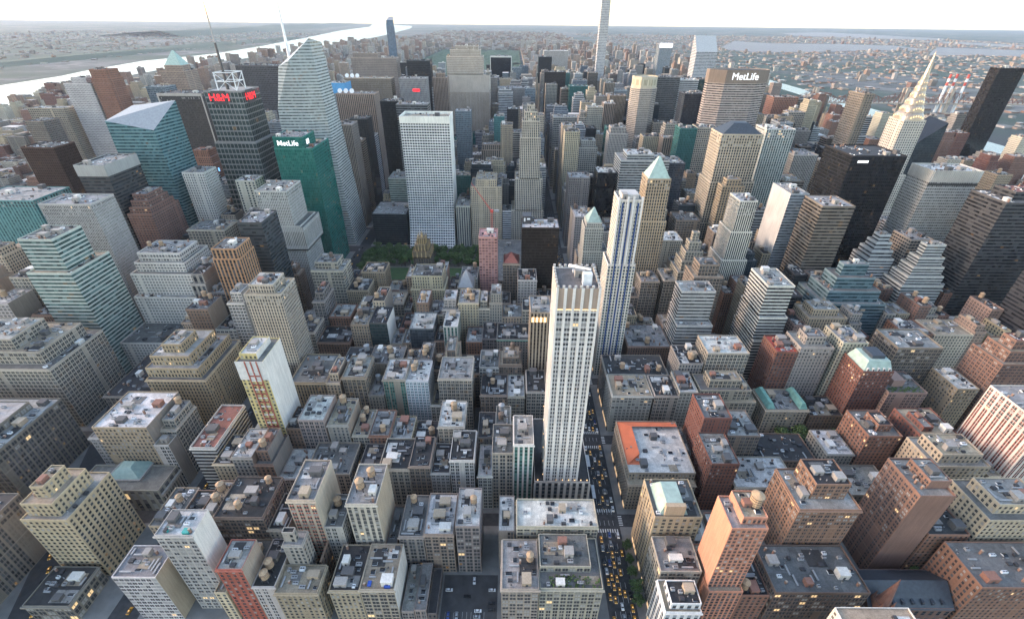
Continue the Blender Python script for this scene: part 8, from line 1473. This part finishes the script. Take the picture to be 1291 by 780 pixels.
# ------------------------------------------------------------------ traffic
def car_meshes(paint, taxi):
    b = MB(); A = [(-.9, -2.25), (.9, -2.25), (.9, 2.25), (-.9, 2.25)]
    ring = lambda k, z, s=1: [(x*k, y*s, z) for x, y in A]
    b.loft([ring(.96, .3), ring(1, .55), ring(1, .82, 1), ring(.93, .95, .97)], paint)
    for x in (-.86, .86):
        for y in (-1.4, 1.4): b.tube((x-.1, y, .33), (x+.1, y, .33), .33, .33, M['dark_metal'], 8); 
    c = MB(); c.loft([[(x*.9, -1.05 if y < 0 else 1.75, .95) for x, y in A], [(x*.74, -.45 if y < 0 else 1.25, 1.42) for x, y in A]], M['black_glass'], cap=False)
    c.face([(x*.74, -.45 if y < 0 else 1.25, 1.42) for x, y in A], paint)
    if taxi: c.box(-.3, .3, .25, .5, 1.42, 1.6, M['lamp_warm'])
    h = MB(); h.box(-.16, .16, -.05, .05, 0, .16, M['head_light'], bottom=True)
    return b.mesh('body'), c.mesh('cabin'), h.mesh('headlight')
CM = {k: car_meshes(M[m], k == 'taxi') for k, m in (('taxi', 'yellow'), ('white', 'white_car'), ('black', 'black_car'), ('silver', 'silver_car'), ('blue', 'blue_car'))}
def car(kind, x, y, rz, label, group, z=.01, lights=True):
    t = bpy.data.objects.new('taxi' if kind == 'taxi' else 'car', None); COL.objects.link(t); t.location = (x, y, z); t.rotation_euler = (0, 0, rz)
    tag(t, label, 'taxi' if kind == 'taxi' else 'car', group); b, c, h = CM[kind]; obj('body', b, t); obj('cabin', c, t)
    if lights:
        for s in (-.6, .6): obj('headlight', h, t, (s, -2.28, .62))
def bus(x, y, rz, label):
    t = bpy.data.objects.new('bus', None); COL.objects.link(t); t.location = (x, y, .01); t.rotation_euler = (0, 0, rz); tag(t, label, 'bus')
    part('body', t, lambda q: (q.box(-1.28, 1.28, -6, 6, .4, 1.3, M['blue_car'], bottom=True), q.box(-1.28, 1.28, -6, 6, 2.35, 3.1, M['white_car']), q.box(-1.24, 1.24, -5.95, 5.95, 1.3, 2.35, M['black_glass'])))
    part('roof_unit', t, lambda q: q.box(-.8, .8, 1, 4, 3.1, 3.45, M['white_paint']))
    for s in (-1.05, 1.05):
        for y2 in (-3.6, 3.4): part('wheel', t, lambda q: q.tube((s-.15, y2, .48), (s+.15, y2, .48), .48, .48, M['dark_metal'], 10))
LANES = (-6.4, -3.2, 0, 3.2, 6.4); ORD = ('first', 'second', 'third', 'fourth', 'fifth'); cr = random.Random(12)
STRETCH = ((40, 154, 'beside the roof terrace block'), (172, 233, 'beside the tall white fluted tower'), (251, 311, 'below the sandy roofed corner block'), (329, 620, 'far up the avenue'))
bus(-6.5, 186, 0, 'nearer of two white buses beside the tall white fluted tower'); bus(-6.6, 216, 0, 'farther of two white buses beside the tall white fluted tower'); bus(-3.3, 84, 0, 'white bus at the bottom edge of the avenue traffic')
blocked = {0: ((176, 226),), 1: ((74, 94),)}
for li, x in enumerate(LANES):
    y = 62+cr.uniform(0, 5)
    while y < 620:
        gap = cr.choice([6.6, 7, 8, 9.5, 14]) if y < 175 else cr.choice([7, 10, 14, 24])
        st = next((s for s in STRETCH if s[0] <= y <= s[1]), None)
        bl = any(a < y < b for a, b in blocked.get(li, ()))
        if st and not bl and not (y < 150 and li == 4 and cr.random() < .4):
            k = cr.choices(['taxi', 'white', 'black', 'silver', 'blue'], (40, 17, 24, 14, 5))[0]
            nm = 'yellow taxi' if k == 'taxi' else k+' car'
            car(k, x+cr.uniform(-.35, .35), y, 0, f'{nm} in the {ORD[li]} lane from the left {st[2]}', f'{nm}s in the {ORD[li]} lane {st[2]}')
        y += gap
for ax, lab, rz in ((-311, 'on the wide avenue left of the white and black striped block', math.pi), (155.5, 'on the side avenue right of the big brick block', math.pi)):
    for x in (-5, -1.7, 1.7, 5):
        y = 60
        while y < 640:
            y += cr.choice([10, 18, 30, 45])
            k = cr.choices(['taxi', 'white', 'black', 'silver'], (40, 15, 25, 20))[0]; nm = 'yellow taxi' if k == 'taxi' else k+' car'
            if cr.random() < .5: car(k, ax+x, y, rz, f'{nm} {lab}', f'{nm}s {lab}', lights=False)
for k in range(16):
    y = 60+k*9; x = bw(y)+cr.uniform(-6, 6); kk = cr.choice(['taxi', 'taxi', 'black', 'white']); nm = 'yellow taxi' if kk == 'taxi' else kk+' car'
    car(kk, x, y, R(22), f'{nm} on the street at the dark corner block', f'{nm}s by the dark corner block')
for i, (kk, x, y, a) in enumerate((('white', -111, 112, 90), ('black', -99, 108, 90), ('silver', -92, 96, 90), ('white', -91.5, 99.4, 90), ('black', -83, 104, 90), ('white', -83, 112, 90), ('blue', -110, 96.5, 0), ('silver', -104.7, 96.5, 0), ('black', -83, 100, 90), ('white', -95, 118, 0))):
    car(kk, x, y, R(a), f'{kk} car parked in the open car park', f'{kk} cars in the car park', .17, False)

# ------------------------------------------------------------------ haze
hz = MB(); e = 45000; x0, x1, y0, y1, z0, z1 = -31000, 31000, -3500, 31000, -1.5, 460
hz.box(x0, x1, y0, y1, z0, z1, M['white_paint'], bottom=True)
hm = bpy.data.materials.new('haze_air'); hm.use_nodes = True; nt = hm.node_tree; nt.nodes.clear()
om = nt.nodes.new('ShaderNodeOutputMaterial'); pvv = nt.nodes.new('ShaderNodeVolumePrincipled')
pvv.inputs['Color'].default_value = (.72, .84, 1, 1); pvv.inputs['Density'].default_value = HAZE; pvv.inputs['Anisotropy'].default_value = .2
nt.links.new(pvv.outputs[0], om.inputs['Volume'])
ho = hz.build('haze'); ho.data.materials.clear(); ho.data.materials.append(hm); tag(ho, 'pale blue evening haze over the far city', 'haze', None, 'stuff')
